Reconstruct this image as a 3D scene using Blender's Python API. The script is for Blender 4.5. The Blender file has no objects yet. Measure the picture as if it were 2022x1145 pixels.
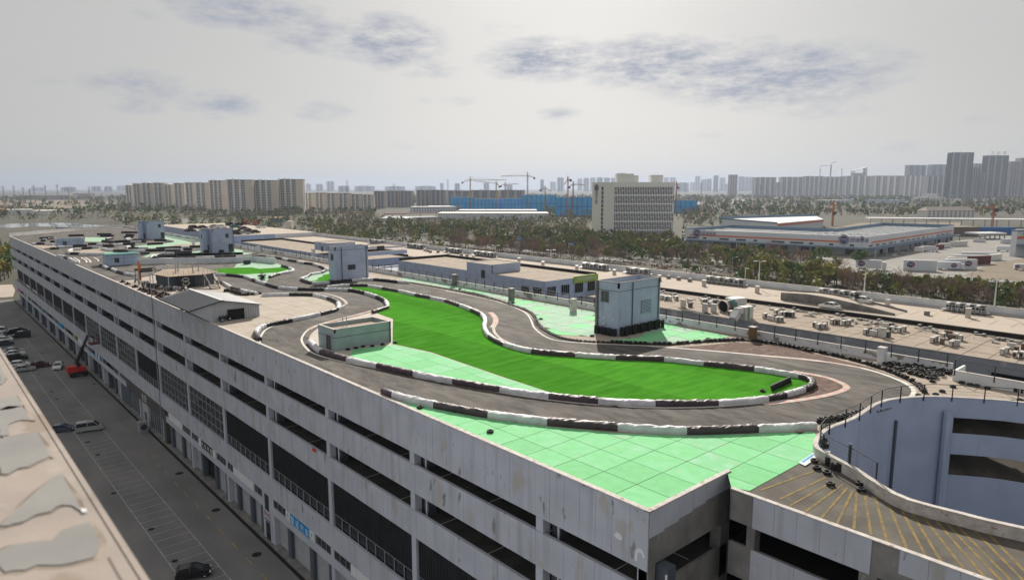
import bpy, bmesh, math, random
from mathutils import Vector, Matrix, noise as mnoise
random.seed(11)
RND = random.Random(5)
scn = bpy.context.scene
COL = scn.collection
R = math.radians
# ------------------------------------------------------------------ camera, sky, sun, exposure
PW, PH, FL, CX, CY, HOR = 2022, 1145, 1348.0, 1011.0, 572.5, 371.0
CAMZ = 24.0                       # z = 0 is the race roof; the ground lies at GZ
GZ = -33.0
pitch = math.atan((CY - HOR) / FL)
yaw = math.atan(1214.0 / math.hypot(FL, CY - HOR))
FWD = Vector((math.sin(yaw) * math.cos(pitch), math.cos(yaw) * math.cos(pitch), -math.sin(pitch)))
RGT = Vector((math.cos(yaw), -math.sin(yaw), 0))
UPV = RGT.cross(FWD)
cam = bpy.data.objects.new('camera', bpy.data.cameras.new('camera'))
COL.objects.link(cam)
cam.data.sensor_width = 36; cam.data.lens = 36 * FL / PW
cam.data.clip_start = 0.5; cam.data.clip_end = 60000
mw = Matrix((RGT, UPV, -FWD)).transposed().to_4x4(); mw.translation = (0, 0, CAMZ)
cam.matrix_world = mw
cam.data.dof.use_dof = True; cam.data.dof.focus_distance = 115; cam.data.dof.aperture_fstop = 0.36
scn.camera = cam

def ray(px, py):
    return FWD + RGT * ((px - CX) / FL) - UPV * ((py - CY) / FL)
def G(px, py, z=0.0):             # the place on a level surface at height z that the photograph shows at this pixel
    d = ray(px, py); t = (z - CAMZ) / d.z
    return Vector((d.x * t, d.y * t, z))
def proj(x, y, z=-33.0):
    v = Vector((x, y, z - CAMZ)); d = v.dot(FWD)
    return (CX + FL * v.dot(RGT) / d, CY - FL * v.dot(UPV) / d) if d > 1 else (-9999, 0)
def HT(base, px, py):             # height of a thing standing at base whose top the photograph shows here
    d = ray(px, py); t = math.hypot(base[0], base[1]) / math.hypot(d.x, d.y)
    return CAMZ + d.z * t - base[2]
def GX(px, py, X):
    d = ray(px, py); t = X / d.x
    return Vector((X, d.y * t, CAMZ + d.z * t))

SUN_AZ = yaw + R(5.0); SUN_EL = R(31)
world = bpy.data.worlds.new('World'); scn.world = world; world.use_nodes = True
nt = world.node_tree; nt.nodes.clear()
def nd(t, typ, **kw):
    n = t.nodes.new(typ)
    for k, v in kw.items():
        if k.startswith('i_'):
            n.inputs[int(k[2:])].default_value = v
        else: setattr(n, k, v)
    return n
def math_(t, op, a, b=None, c=None, clamp=False):
    n = t.nodes.new('ShaderNodeMath'); n.operation = op; n.use_clamp = clamp
    for i, v in enumerate((a, b, c)):
        if v is None: continue
        if isinstance(v, (int, float)): n.inputs[i].default_value = v
        else: t.links.new(v, n.inputs[i])
    return n.outputs[0]
def mixc(t, f, a, b):
    n = t.nodes.new('ShaderNodeMix'); n.data_type = 'RGBA'
    for s, v in ((n.inputs[0], f), (n.inputs[6], a), (n.inputs[7], b)):
        if isinstance(v, (int, float)): s.default_value = v
        elif isinstance(v, (tuple, list)): s.default_value = tuple(v) + ((1,) if len(v) == 3 else ())
        else: t.links.new(v, s)
    return n.outputs[2]
sky = nd(nt, 'ShaderNodeTexSky', sky_type='NISHITA', sun_disc=False, sun_elevation=SUN_EL, sun_rotation=SUN_AZ,
         altitude=30, air_density=1.0, dust_density=2.2, ozone_density=1.2)
tc = nd(nt, 'ShaderNodeTexCoord')
sep = nd(nt, 'ShaderNodeSeparateXYZ'); nt.links.new(tc.outputs['Generated'], sep.inputs[0])
sx, sy, sz = sep.outputs
az = math_(nt, 'ARCTAN2', sx, sy)
el = math_(nt, 'ARCSINE', sz)
mp = nd(nt, 'ShaderNodeCombineXYZ')
nt.links.new(math_(nt, 'MULTIPLY', az, 9.0), mp.inputs[0]); nt.links.new(math_(nt, 'MULTIPLY', el, 26.0), mp.inputs[1])
nz = nd(nt, 'ShaderNodeTexNoise', i_2=2.3, i_3=8.0, i_4=0.66); nt.links.new(mp.outputs[0], nz.inputs[0])
nz2 = nd(nt, 'ShaderNodeTexNoise', i_2=0.5, i_3=3.0); nt.links.new(mp.outputs[0], nz2.inputs[0])
CLOUDS = [(480, 20, 130, 26, .9), (600, 62, 80, 34, .7), (760, 82, 105, 36, .95), (845, 138, 60, 16, .5), (1070, 118, 105, 30, 1.0),
          (1290, 125, 140, 36, 1.0), (1530, 150, 230, 42, 1.0), (1450, 100, 110, 22, .5), (270, 168, 95, 20, .75), (272, 203, 55, 15, .65), (432, 207, 72, 19, .85),
          (635, 220, 55, 14, .6), (1100, 226, 45, 12, .5), (905, 202, 42, 9, .35), (310, 30, 60, 12, .3), (105, 270, 40, 8, .3), (1430, 265, 60, 9, .35),
          (830, 200, 24, 8, .35), (100, 162, 45, 10, .3), (800, 290, 40, 12, .25), (1640, 215, 120, 20, .4), (1010, 60, 80, 16, .25), (1790, 290, 70, 10, .3), (1920, 235, 80, 12, .3), (430, 272, 80, 9, .25)]
cl = None
for (px, py, w, h, s) in CLOUDS:
    d = ray(px, py).normalized(); a0 = math.atan2(d.x, d.y); e0 = math.asin(d.z)
    d2 = ray(px + w, py).normalized(); wa = abs(math.atan2(d2.x, d2.y) - a0) * 1.45; ha = h / FL * 1.7
    da = math_(nt, 'DIVIDE', math_(nt, 'SUBTRACT', az, a0), wa); de = math_(nt, 'DIVIDE', math_(nt, 'SUBTRACT', el, e0), ha)
    q = math_(nt, 'ADD', math_(nt, 'MULTIPLY', da, da), math_(nt, 'MULTIPLY', de, de))
    m = math_(nt, 'MULTIPLY', math_(nt, 'SUBTRACT', 1.0, q, clamp=True), s)
    cl = m if cl is None else math_(nt, 'MAXIMUM', cl, m)
cn = math_(nt, 'MULTIPLY', math_(nt, 'SUBTRACT', nz.outputs[0], 0.30), 2.3, clamp=True)
cm = math_(nt, 'MULTIPLY', cl, math_(nt, 'ADD', cn, 0.05))
cm = math_(nt, 'MULTIPLY', math_(nt, 'SUBTRACT', cm, 0.10), 1.75, clamp=True)
hs = nd(nt, 'ShaderNodeHueSaturation'); hs.inputs['Saturation'].default_value = .38; hs.inputs['Value'].default_value = .48; nt.links.new(sky.outputs[0], hs.inputs['Color'])
hz = mixc(nt, 0.72, hs.outputs[0], (3.8, 3.70, 3.50))
strk = math_(nt, 'MULTIPLY', math_(nt, 'SUBTRACT', nz2.outputs[0], 0.45), 0.25, clamp=True)
hz = mixc(nt, strk, hz, (3.2, 3.35, 3.6))
col = mixc(nt, math_(nt, 'MULTIPLY', cm, 0.9), hz, (2.35, 2.55, 3.15))
bg = nd(nt, 'ShaderNodeBackground', i_1=0.10); nt.links.new(col, bg.inputs[0])
ow = nd(nt, 'ShaderNodeOutputWorld'); nt.links.new(bg.outputs[0], ow.inputs[0])
sun = bpy.data.lights.new('sun', 'SUN'); sun.energy = 4.2; sun.angle = R(0.5); sun.color = (1.0, 0.93, 0.82)
so = bpy.data.objects.new('sun', sun); COL.objects.link(so); so.location = (0, 0, 400)
sd = Vector((math.sin(SUN_AZ) * math.cos(SUN_EL), math.cos(SUN_AZ) * math.cos(SUN_EL), math.sin(SUN_EL)))
so.rotation_euler = sd.to_track_quat('Z', 'Y').to_euler()
scn.view_settings.view_transform = 'Standard'; scn.view_settings.look = 'None'
scn.view_settings.exposure = 0.55; scn.view_settings.gamma = 1.0; scn.view_settings.use_curve_mapping = False
scn.render.engine = 'CYCLES'
cy = scn.cycles
cy.max_bounces = 5; cy.diffuse_bounces = 3; cy.glossy_bounces = 2; cy.transmission_bounces = 3; cy.transparent_max_bounces = 8; cy.volume_bounces = 0
cy.use_denoising = True; cy.caustics_reflective = False; cy.caustics_refractive = False
try: cy.denoiser = 'OPENIMAGEDENOISE'
except Exception: pass

# ------------------------------------------------------------------ materials
MAT = {}
def mat(name, c, c2=None, scale=1.0, rough=0.85, detail=5.0, lo=0.35, hi=0.65, bump=0.0, bscale=20.0, stretch=(1, 1, 1), spots=(), metal=0.0, spec=0.3, emit=None, bdist=0.03):
    m = bpy.data.materials.new(name); m.use_nodes = True; t = m.node_tree
    b = t.nodes['Principled BSDF']; b.inputs['Roughness'].default_value = rough; b.inputs['Metallic'].default_value = metal
    b.inputs['Specular IOR Level'].default_value = spec
    MAT[name] = m
    if c2 is None and not spots and not bump:
        b.inputs['Base Color'].default_value = tuple(c) + (1,); 
        if emit: b.inputs['Emission Color'].default_value = tuple(c) + (1,); b.inputs['Emission Strength'].default_value = emit
        return m
    geo = nd(t, 'ShaderNodeNewGeometry')
    def noise_at(sc, st, det=5.0, off=0.0):
        mpn = nd(t, 'ShaderNodeMapping'); mpn.inputs['Scale'].default_value = st; mpn.inputs['Location'].default_value = (off, off * .7, off * .3)
        t.links.new(geo.outputs['Position'], mpn.inputs[0])
        n = nd(t, 'ShaderNodeTexNoise'); n.inputs['Scale'].default_value = sc; n.inputs['Detail'].default_value = det
        t.links.new(mpn.outputs[0], n.inputs[0]); return n.outputs[0]
    def ramp(v, a, bb):
        n = nd(t, 'ShaderNodeMapRange'); n.inputs[1].default_value = a; n.inputs[2].default_value = bb; t.links.new(v, n.inputs[0]); return n.outputs[0]
    cur = c
    if c2 is not None: cur = mixc(t, ramp(noise_at(scale, stretch, detail), lo, hi), c, c2)
    for i, (sc_, ssc, th, sst, amt) in enumerate(spots):
        f = ramp(noise_at(ssc, sst, 6.0, 13.7 * (i + 1)), th, th + 0.05 if amt > 0 else th + 0.25)
        cur = mixc(t, math_(t, 'MULTIPLY', f, abs(amt)), cur, sc_)
    if isinstance(cur, (tuple, list)): b.inputs['Base Color'].default_value = tuple(cur) + (1,)
    else: t.links.new(cur, b.inputs['Base Color'])
    if bump:
        bn = nd(t, 'ShaderNodeBump'); bn.inputs['Strength'].default_value = bump; bn.inputs['Distance'].default_value = bdist
        t.links.new(noise_at(bscale, (1, 1, 1), 4.0), bn.inputs['Height']); t.links.new(bn.outputs[0], b.inputs['Normal'])
    return m
V = (1, 1, .18)
mat('grey_paint', (0.474, 0.501, 0.569), (0.417, 0.439, 0.499), .35, .8, spots=[((.40, .37, .31), .42, .615, (1, 1, .5), .6), ((.14, .13, .115), .9, .645, (1, 1, .4), .7), ((.56, .56, .56), .35, .63, (1, 1, .6), .5), ((.27, .28, .30), 1.1, .52, (1, 1, .06), -.7)], bump=.15, bscale=6)
mat('grey_paint_clean', (0.474, 0.501, 0.569), (0.428, 0.455, 0.510), .3, .8, spots=[((.2, .2, .21), 1.1, .62, (1, 1, .07), -.4)])
mat('bare_concrete', (0.254, 0.249, 0.238), (0.166, 0.163, 0.161), .5, .9, spots=[((.3, .29, .27), 1.2, .62, (1, 1, .5), .6), ((.07, .07, .068), 1.5, .64, V, -.6)], bump=.3, bscale=5)
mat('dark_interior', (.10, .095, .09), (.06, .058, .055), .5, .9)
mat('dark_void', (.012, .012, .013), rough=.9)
mat('coping_white', (.62, .58, .55), (.46, .42, .40), 1.5, .85, spots=[((.28, .17, .13), 2.0, .62, (1, 1, 1), .7)])
mat('hut_blue', (0.452, 0.577, 0.754), (0.392, 0.497, 0.650), .5, .75, spots=[((.17, .18, .18), .9, .60, V, -.6), ((.40, .42, .42), 1.1, .69, (1, 1, .5), .5)])
mat('tower_grey', (0.467, 0.553, 0.726), (0.407, 0.481, 0.632), .5, .75, spots=[((.16, .165, .17), .9, .60, V, -.6), ((.42, .43, .44), .9, .69, (1, 1, .5), .5), ((.2, .18, .16), 1.8, .70, (1, 1, .5), .7)])
mat('green_teal', (0.347, 0.436, 0.445), (0.284, 0.356, 0.374), .6, .75, spots=[((.3, .36, .35), .9, .62, (1, 1, .4), -.6)])
mat('white_wall', (0.775, 0.787, 0.800), (0.625, 0.637, 0.675), .5, .8, spots=[((.24, .22, .19), .45, .56, (1, 1, 1.6), .9), ((.2, .2, .2), 1.2, .62, V, -.6)])
mat('white_wall_clean', (0.750, 0.787, 0.800), (0.625, 0.656, 0.712), .3, .8, spots=[((.3, .3, .3), 1.2, .64, V, -.6)])
mat('grey_peel', (0.325, 0.345, 0.384), (0.273, 0.286, 0.319), .5, .8, spots=[((.50, .51, .54), .35, .58, (1, 1, .35), .85), ((.33, .33, .33), .8, .60, (1, 1, .3), .5)])
mat('asphalt', (.115, .104, .096), (.050, .046, .043), .42, .92, stretch=(1.6, .55, 1), spots=[((.17, .155, .142), .2, .5, (1.2, .45, 1), -.9), ((.030, .028, .026), .8, .54, (1.8, .4, 1), -.9), ((.19, .175, .16), 1.5, .55, (1.8, .5, 1), -.7)], bump=.35, bscale=9)
mat('concrete_deck', (.40, .335, .275), (.33, .28, .235), .25, .92, spots=[((.24, .20, .17), .6, .58, (1, 1, 1), -.7), ((.16, .13, .11), 1.1, .68, (1, 1, 1), .6), ((.47, .41, .35), .35, .62, (1, 1, 1), .4)], bump=.2, bscale=8)
mat('concrete_slab', (.46, .40, .345), (.40, .35, .30), .35, .92, spots=[((.30, .26, .22), .7, .60, (1, 1, 1), -.7), ((.52, .47, .42), .4, .66, (1, 1, 1), .4)], bump=.2, bscale=8)
mat('roof_slab_tan', (.36, .295, .235), (.29, .24, .195), .5, .92, spots=[((.20, .165, .14), .8, .58, (1, 1, 1), -.8), ((.43, .37, .31), .6, .64, (1, 1, 1), .5), ((.1, .085, .075), 1.4, .72, (1, 1, 1), .6)], bump=.25, bscale=6)
mat('mint', (0.181, 0.556, 0.235), (0.210, 0.592, 0.281), .9, .85, spots=[((.27, .60, .36), .5, .5, (1, 1, 1), -.8), ((.34, .52, .33), .9, .60, (1, 1, 1), .35), ((.15, .42, .2), .7, .58, (1.5, .6, 1), -.5)], bump=.1, bscale=8)
mat('mint_pale', (0.227, 0.581, 0.304), (0.202, 0.541, 0.267), .7, .85, spots=[((.34, .60, .42), .7, .5, (1, 1, 1), -.8), ((.36, .46, .33), .8, .60, (1, 1, 1), .45)], bump=.1, bscale=8)
mat('mint_deep', (0.160, 0.510, 0.207), (0.189, 0.551, 0.248), 1.1, .85, spots=[((.27, .55, .32), 1.2, .6, (1, 1, 1), -.6), ((.15, .36, .2), .7, .62, (1, 1, 1), -.5)], bump=.1, bscale=8)
mat('mint_worn', (.25, .47, .32), (.34, .50, .38), .6, .85, spots=[((.34, .30, .24), .5, .60, (1, 1, 1), .7), ((.42, .44, .36), .8, .62, (1, 1, 1), .5)], bump=.15, bscale=8)
mat('joint_dark', (.075, .075, .06), (.05, .05, .04), 1.2, .95)
mat('turf', (0.055, 0.215, 0.021), (0.078, 0.285, 0.030), .45, .95, spec=0.0, stretch=(.5, 1.8, 1), spots=[((.12, .30, .055), .25, .55, (.5, 1.5, 1), -.6), ((.02, .12, .010), 1.5, .62, (1, 1, 1), -.5)], bump=.6, bscale=14)
mat('turf_dark', (0.048, 0.189, 0.018), (0.069, 0.251, 0.026), .45, .95, spec=0.0, stretch=(.5, 1.8, 1), spots=[((.12, .30, .055), .25, .55, (.5, 1.5, 1), -.6), ((.02, .12, .010), 1.5, .62, (1, 1, 1), -.5)], bump=.6, bscale=14)
mat('turf_light', (0.059, 0.232, 0.023), (0.084, 0.308, 0.032), .45, .95, spec=0.0, stretch=(.5, 1.8, 1), spots=[((.12, .30, .055), .25, .55, (.5, 1.5, 1), -.6), ((.02, .12, .010), 1.5, .62, (1, 1, 1), -.5)], bump=.6, bscale=14)
mat('gravel_brown', (.16, .10, .08), (.09, .058, .05), 1.2, .95, spots=[((.22, .15, .125), .8, .58, (1, 1, 1), .6)], bump=.8, bscale=7, bdist=.08)
mat('kerb_cream', (.55, .50, .44), (.44, .39, .34), 1.0, .85)
mat('kerb_red', (0.605, 0.375, 0.317), (0.506, 0.290, 0.264), 1.0, .85)
mat('line_white', (.72, .70, .66), (.55, .52, .48), 1.2, .85)
mat('line_yellow', (0.240, 0.168, 0.056), (0.160, 0.124, 0.060), 1.6, .9, lo=.45, hi=.55)
mat('tarp_white', (.66, .67, .70), (.52, .53, .57), .9, .6, spots=[((.30, .29, .30), 1.2, .66, (1, 1, 1), -.7)], bump=.5, bscale=3, bdist=.08)
mat('tarp_black', (.018, .015, .019), (.030, .024, .031), 1.0, .5, bump=.5, bscale=3, bdist=.08)
mat('tarp_sheen_purple', (.060, .042, .055), (.085, .06, .075), 1.0, .5, bump=.5, bscale=3, bdist=.08)  # purple sheen of sun and sky put into the black tarp's colour
mat('rubber', (.016, .016, .017), (.028, .027, .027), 3.0, .65)
mat('iron_dark', (.03, .032, .035), rough=.6)
mat('steel_grey', (.32, .34, .36), rough=.5, metal=.3)
mat('steel_pale', (.55, .56, .57), rough=.5)
mat('white_metal', (.70, .71, .72), rough=.45)
mat('ac_white', (.62, .61, .58), (.52, .51, .49), 2.0, .6, spots=[((.3, .26, .2), 2.5, .66, (1, 1, .5), -.5)])
mat('ac_dark', (.05, .055, .06), rough=.7)
mat('ac_brown', (.16, .12, .10), rough=.7)
mat('teal_metal', (.06, .22, .21), rough=.5)
mat('mesh_black', (.016, .018, .022), (.024, .026, .03), .6, .6)
mat('glass_dark', (.018, .024, .030), rough=.12, spec=.6)
mat('glass_blue', (.05, .07, .085), rough=.15, spec=.6)
mat('frame_grey', (.28, .29, .31), rough=.6)
mat('pier_blue', (.085, .10, .125), rough=.7)
mat('shutter', (.42, .44, .46), (.37, .39, .41), .6, .6)
mat('shutter_dark', (.06, .063, .068), rough=.6)
mat('brown_clad', (.085, .078, .078), rough=.6)
mat('sign_white', (0.684, 0.703, 0.722), rough=.6)
mat('sign_blue', (.012, .27, .60), rough=.5)
mat('sign_black', (.02, .02, .022), rough=.6)
mat('sign_green', (.30, .44, .08), rough=.6)
mat('red', (.55, .04, .03), rough=.5)
mat('orange', (.70, .16, .03), rough=.55)
mat('stripe_orange', (.62, .17, .07), rough=.6)
mat('letter_white', (.8, .8, .8), rough=.5)
mat('letter_purple', (.06, .045, .15), rough=.6)
mat('logo_magenta', (.36, .05, .17), rough=.6)
mat('paving', (0.228, 0.221, 0.218), (0.179, 0.175, 0.174), .22, .95, stretch=(1, .35, 1), spots=[((.15, .135, .12), .3, .6, (1, .6, 1), -.6), ((.035, .033, .033), .12, .70, (1, .7, 1), -.8)], bump=.3, bscale=5)
mat('park_line', (0.468, 0.468, 0.468), (0.288, 0.288, 0.288), 1.5, .95)
mat('yellow_dash', (0.540, 0.378, 0.108), (0.288, 0.234, 0.126), 1.5, .95)
mat('manhole', (.015, .015, .016), rough=.8)
mat('tar_grey', (.30, .295, .285), (.24, .235, .23), .35, .95, spots=[((.36, .35, .34), .9, .6, (1, 1, 1), -.5)], bump=.2, bscale=7)
mat('tar_sand', (0.385, 0.333, 0.301), (0.316, 0.275, 0.252), .5, .95, spots=[((.36, .32, .28), .5, .50, (1, .6, 1), -.9), ((.26, .20, .15), .9, .60, (1, .5, 1), .6), ((.50, .46, .42), 1.6, .58, (1, 1, 1), -.6)], bump=.2, bscale=7)
mat('car_black', (.012, .012, .014), rough=.22, spec=.6)
mat('car_white', (0.756, 0.766, 0.777), rough=.25, spec=.5)
mat('car_silver', (.42, .43, .44), rough=.28, metal=.4)
mat('car_red', (.075, .012, .014), rough=.25, spec=.6)
mat('car_blue', (.06, .075, .12), rough=.25, spec=.6)
mat('car_glass', (.02, .024, .028), rough=.08, spec=.8)
mat('lamp_red', (.35, .01, .01), rough=.3)
mat('lamp_clear', (.75, .75, .72), rough=.2)
mat('chrome', (.5, .5, .5), rough=.25, metal=1.0)
mat('cloth_dark', (.03, .03, .035), rough=.9)
mat('skin', (.42, .27, .2), rough=.6)
mat('cover_blue', (.22, .24, .33), (.32, .34, .42), 1.5, .7)
mat('roof_tile_blue', (.085, .095, .125), (.11, .12, .15), 1.0, .45)
mat('roof_pale', (.29, .30, .33), (.24, .25, .28), .6, .5)
mat('shed_wall', (.43, .45, .48), (.39, .41, .44), .6, .6)
mat('wood_deck', (.42, .33, .25), (.35, .27, .2), .8, .85)
mat('ground_far', (.082, .072, .052), (.062, .064, .042), .012, .98, spots=[((.13, .115, .09), .006, .60, (1, 1, 1), -.6), ((.06, .068, .042), .02, .55, (1, 1, 1), -.7)])
mat('road_grey', (0.203, 0.195, 0.187), (0.164, 0.156, 0.152), .05, .95, spots=[((.32, .30, .28), .03, .6, (1, 1, 1), -.6)])
mat('yard_grey', (.29, .275, .26), (.24, .225, .21), .04, .95, spots=[((.25, .19, .13), .02, .62, (1, 1, 1), -.7)])
mat('dirt', (.25, .20, .15), (.18, .15, .115), .06, .98)
mat('grass_green', (.10, .15, .045), (.13, .15, .06), .1, .98)
mat('water', (.25, .27, .30), rough=.06, spec=.9)
mat('leaf_dark', (0.079, 0.134, 0.044), (0.134, 0.185, 0.058), .35, .9)
mat('leaf_mid', (0.174, 0.206, 0.056), (0.249, 0.223, 0.059), .35, .9)
mat('leaf_gold', (0.369, 0.302, 0.059), (0.269, 0.263, 0.064), .35, .9)
mat('twig_brown', (0.255, 0.186, 0.140), (0.188, 0.144, 0.114), .4, .95)
mat('twig_red', (0.310, 0.195, 0.136), (0.244, 0.169, 0.120), .4, .95)
mat('bark', (.075, .06, .05), rough=.95)
mat('hedge', (.07, .075, .035), (.105, .075, .05), .3, .95)
mat('apt_cream', (0.746, 0.668, 0.574), (0.671, 0.601, 0.519), .05, .85)
mat('apt_grey', (0.599, 0.590, 0.573), rough=.85)
mat('apt_white', (0.799, 0.782, 0.758), rough=.85)
mat('apt_taupe', (0.416, 0.358, 0.325), rough=.85)
mat('apt_brown', (.18, .13, .11), rough=.85)
mat('tower_dark', (0.056, 0.056, 0.073), rough=.8)
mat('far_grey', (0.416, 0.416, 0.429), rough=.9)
mat('pane_far', (.075, .085, .11), rough=.35)
mat('net_blue', (0.060, 0.451, 0.800), (0.043, 0.356, 0.800), .08, .8, spots=[((.02, .10, .27), .06, .62, (1, 1, .1), -.6)])
mat('net_deep', (0.039, 0.156, 0.429), rough=.8)
mat('crane_yellow', (.48, .30, .06), rough=.6)
mat('crane_orange', (.50, .18, .06), rough=.6)
mat('office_stone', (0.800, 0.800, 0.792), (0.800, 0.795, 0.727), .3, .85)
mat('office_frame', (0.800, 0.800, 0.800), rough=.85)
mat('wh_white', (0.667, 0.690, 0.736), (0.609, 0.632, 0.678), .05, .7)
mat('wh_roof', (.42, .43, .45), (.36, .37, .39), .08, .6)
mat('wh_blue', (0.149, 0.218, 0.310), rough=.7)
mat('roof_blue', (.08, .22, .48), rough=.6)
mat('brick_red', (.27, .10, .06), rough=.85)
mat('container_red', (.15, .035, .03), (.11, .03, .026), .4, .7)
mat('road_sign_blue', (.02, .12, .50), rough=.5)
mat('pipe_dark', (.15, .15, .15), (.28, .28, .28), .8, .7)
mat('smoke_grey', (.40, .42, .47), rough=1.0)
mat('wood_brown', (.18, .11, .06), rough=.8)
mat('leaf_pot', (.02, .028, .022), rough=.8)

# ------------------------------------------------------------------ building blocks
FR = {}                                              # local frame of every thing and part
def props(o, label=None, cat=None, group=None, kind=None):
    if label: o['label'] = label
    if cat: o['category'] = cat
    if group: o['group'] = group
    if kind: o['kind'] = kind
    return o
def thing(name, label, cat, loc=(0, 0, 0), rz=0.0, group=None):
    o = bpy.data.objects.new(name, None); COL.objects.link(o); o.empty_display_size = .3
    o.location = loc; o.rotation_euler = (0, 0, rz)
    FR[o.name] = (Matrix.Translation(loc) @ Matrix.Rotation(rz, 4, 'Z')).inverted()
    return props(o, label, cat, group)
class MB:
    def __init__(s): s.v = []; s.f = []
    def add(s, vs, fs):
        n = len(s.v); s.v += [tuple(p) for p in vs]; s.f += [tuple(i + n for i in f) for f in fs]; return s
    def box(s, x0, x1, y0, y1, z0, z1):
        if x0 > x1: x0, x1 = x1, x0
        if y0 > y1: y0, y1 = y1, y0
        return s.add([(x0, y0, z0), (x1, y0, z0), (x1, y1, z0), (x0, y1, z0), (x0, y0, z1), (x1, y0, z1), (x1, y1, z1), (x0, y1, z1)],
                     [(0, 3, 2, 1), (4, 5, 6, 7), (0, 1, 5, 4), (1, 2, 6, 5), (2, 3, 7, 6), (3, 0, 4, 7)])
    def obox(s, c, ax, ay, az_):                     # box from a centre and three half axes
        c, ax, ay, az_ = Vector(c), Vector(ax), Vector(ay), Vector(az_)
        vs = [c + ax * i + ay * j + az_ * k for k in (-1, 1) for i, j in ((-1, -1), (1, -1), (1, 1), (-1, 1))]
        return s.add(vs, [(0, 3, 2, 1), (4, 5, 6, 7), (0, 1, 5, 4), (1, 2, 6, 5), (2, 3, 7, 6), (3, 0, 4, 7)])
    def bar(s, p, q, w, h=None):                     # square bar between two points
        p, q = Vector(p), Vector(q); d = q - p; L = d.length
        if L < 1e-6: return s
        d /= L; u = Vector((0, 0, 1)) if abs(d.z) < .95 else Vector((1, 0, 0))
        a = d.cross(u).normalized(); b = a.cross(d)
        return s.obox((p + q) / 2, d * L / 2, a * w / 2, b * (h or w) / 2)
    def tube(s, pts, r, n=6, caps=True):
        pts = [Vector(p) for p in pts]; rs = r if isinstance(r, (list, tuple)) else [r] * len(pts); rings = []
        for i, p in enumerate(pts):
            d = (pts[min(i + 1, len(pts) - 1)] - pts[max(i - 1, 0)]).normalized()
            u = Vector((0, 0, 1)) if abs(d.z) < .9 else Vector((1, 0, 0))
            a = d.cross(u).normalized(); b = a.cross(d)
            rings.append([p + (a * math.cos(2 * math.pi * k / n) + b * math.sin(2 * math.pi * k / n)) * rs[i] for k in range(n)])
        fs = [(i * n + k, i * n + (k + 1) % n, (i + 1) * n + (k + 1) % n, (i + 1) * n + k) for i in range(len(pts) - 1) for k in range(n)]
        if caps: fs += [tuple(range(n))[::-1], tuple((len(pts) - 1) * n + k for k in range(n))]
        return s.add([v for r_ in rings for v in r_], fs)
    def poly(s, pts, z=None):
        pts = [(p[0], p[1], p[2] if z is None else z) for p in pts]
        return s.add(pts, [tuple(range(len(pts)))])
    def prism(s, pts, z0, z1, bottom=False):
        n = len(pts); a = sum(pts[i][0] * pts[(i + 1) % n][1] - pts[(i + 1) % n][0] * pts[i][1] for i in range(n))
        if a < 0: pts = pts[::-1]
        vs = [(p[0], p[1], z0) for p in pts] + [(p[0], p[1], z1) for p in pts]
        fs = [(i, (i + 1) % n, n + (i + 1) % n, n + i) for i in range(n)] + [tuple(range(n, 2 * n))]
        if bottom: fs.append(tuple(range(n))[::-1])
        return s.add(vs, fs)
    def lathe(s, prof, n=12, c=(0, 0, 0)):
        vs = [(c[0] + r * math.cos(2 * math.pi * k / n), c[1] + r * math.sin(2 * math.pi * k / n), c[2] + z) for r, z in prof for k in range(n)]
        fs = [(i * n + k, i * n + (k + 1) % n, (i + 1) * n + (k + 1) % n, (i + 1) * n + k) for i in range(len(prof) - 1) for k in range(n)]
        return s.add(vs, fs)
    def mesh(s, name, m):
        me = bpy.data.meshes.new(name); me.from_pydata(s.v, [], s.f); me.materials.append(MAT[m]); me.update(); return me
    def build(s, name, m, parent=None, label=None, world=True, smooth=False, kind=None):
        vs = s.v
        if parent is not None and world:
            M = FR[parent.name]; s.v = [tuple(M @ Vector(p)) for p in vs]
        me = s.mesh(name, m); s.v = vs
        if smooth:
            for p in me.polygons: p.use_smooth = True
        return link(name, me, parent, label, kind)
def link(name, me, parent=None, label=None, kind=None):
    o = bpy.data.objects.new(name, me); COL.objects.link(o)
    if parent is not None:
        o.parent = parent; FR[o.name] = FR[parent.name]
    else: FR[o.name] = Matrix.Identity(4)
    return props(o, label, kind=kind)
KIDS = {}
def copy_tree(root, loc, rz=0.0, label=None, group=None, scale=None, name=None):
    if root.name not in KIDS:
        KIDS[root.name] = [(c, list(c.children)) for c in root.children]
    r = root.copy(); COL.objects.link(r); r.location = loc; r.rotation_euler = (0, 0, rz)
    if scale is not None: r.scale = (scale,) * 3 if isinstance(scale, (int, float)) else scale
    if label: r['label'] = label
    if group: r['group'] = group
    FR[r.name] = (Matrix.Translation(loc) @ Matrix.Rotation(rz, 4, 'Z')).inverted()
    for c, sub in KIDS[root.name]:
        k = c.copy(); COL.objects.link(k); k.parent = r
        for g in sub:
            q = g.copy(); COL.objects.link(q); q.parent = k
    return r
def struct(name, mb, m, parent=None):
    return mb.build(name, m, parent, kind='structure' if parent is None else None)
def smooth_line(pts, step=.8, closed=False):         # Catmull-Rom through the points, resampled evenly
    P_ = [Vector(p) for p in pts]; n = len(P_); out = []
    rng = range(n if closed else n - 1)
    for i in rng:
        p0 = P_[(i - 1) % n] if closed or i > 0 else P_[0] * 2 - P_[1]
        p1, p2 = P_[i], P_[(i + 1) % n]
        p3 = P_[(i + 2) % n] if closed or i + 2 < n else P_[-1] * 2 - P_[-2]
        k = max(2, int((p2 - p1).length / step))
        for j in range(k):
            t = j / k
            out.append(.5 * ((2 * p1) + (p2 - p0) * t + (2 * p0 - 5 * p1 + 4 * p2 - p3) * t * t + (3 * p1 - p0 - 3 * p2 + p3) * t ** 3))
    if not closed: out.append(P_[-1])
    return out
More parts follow.
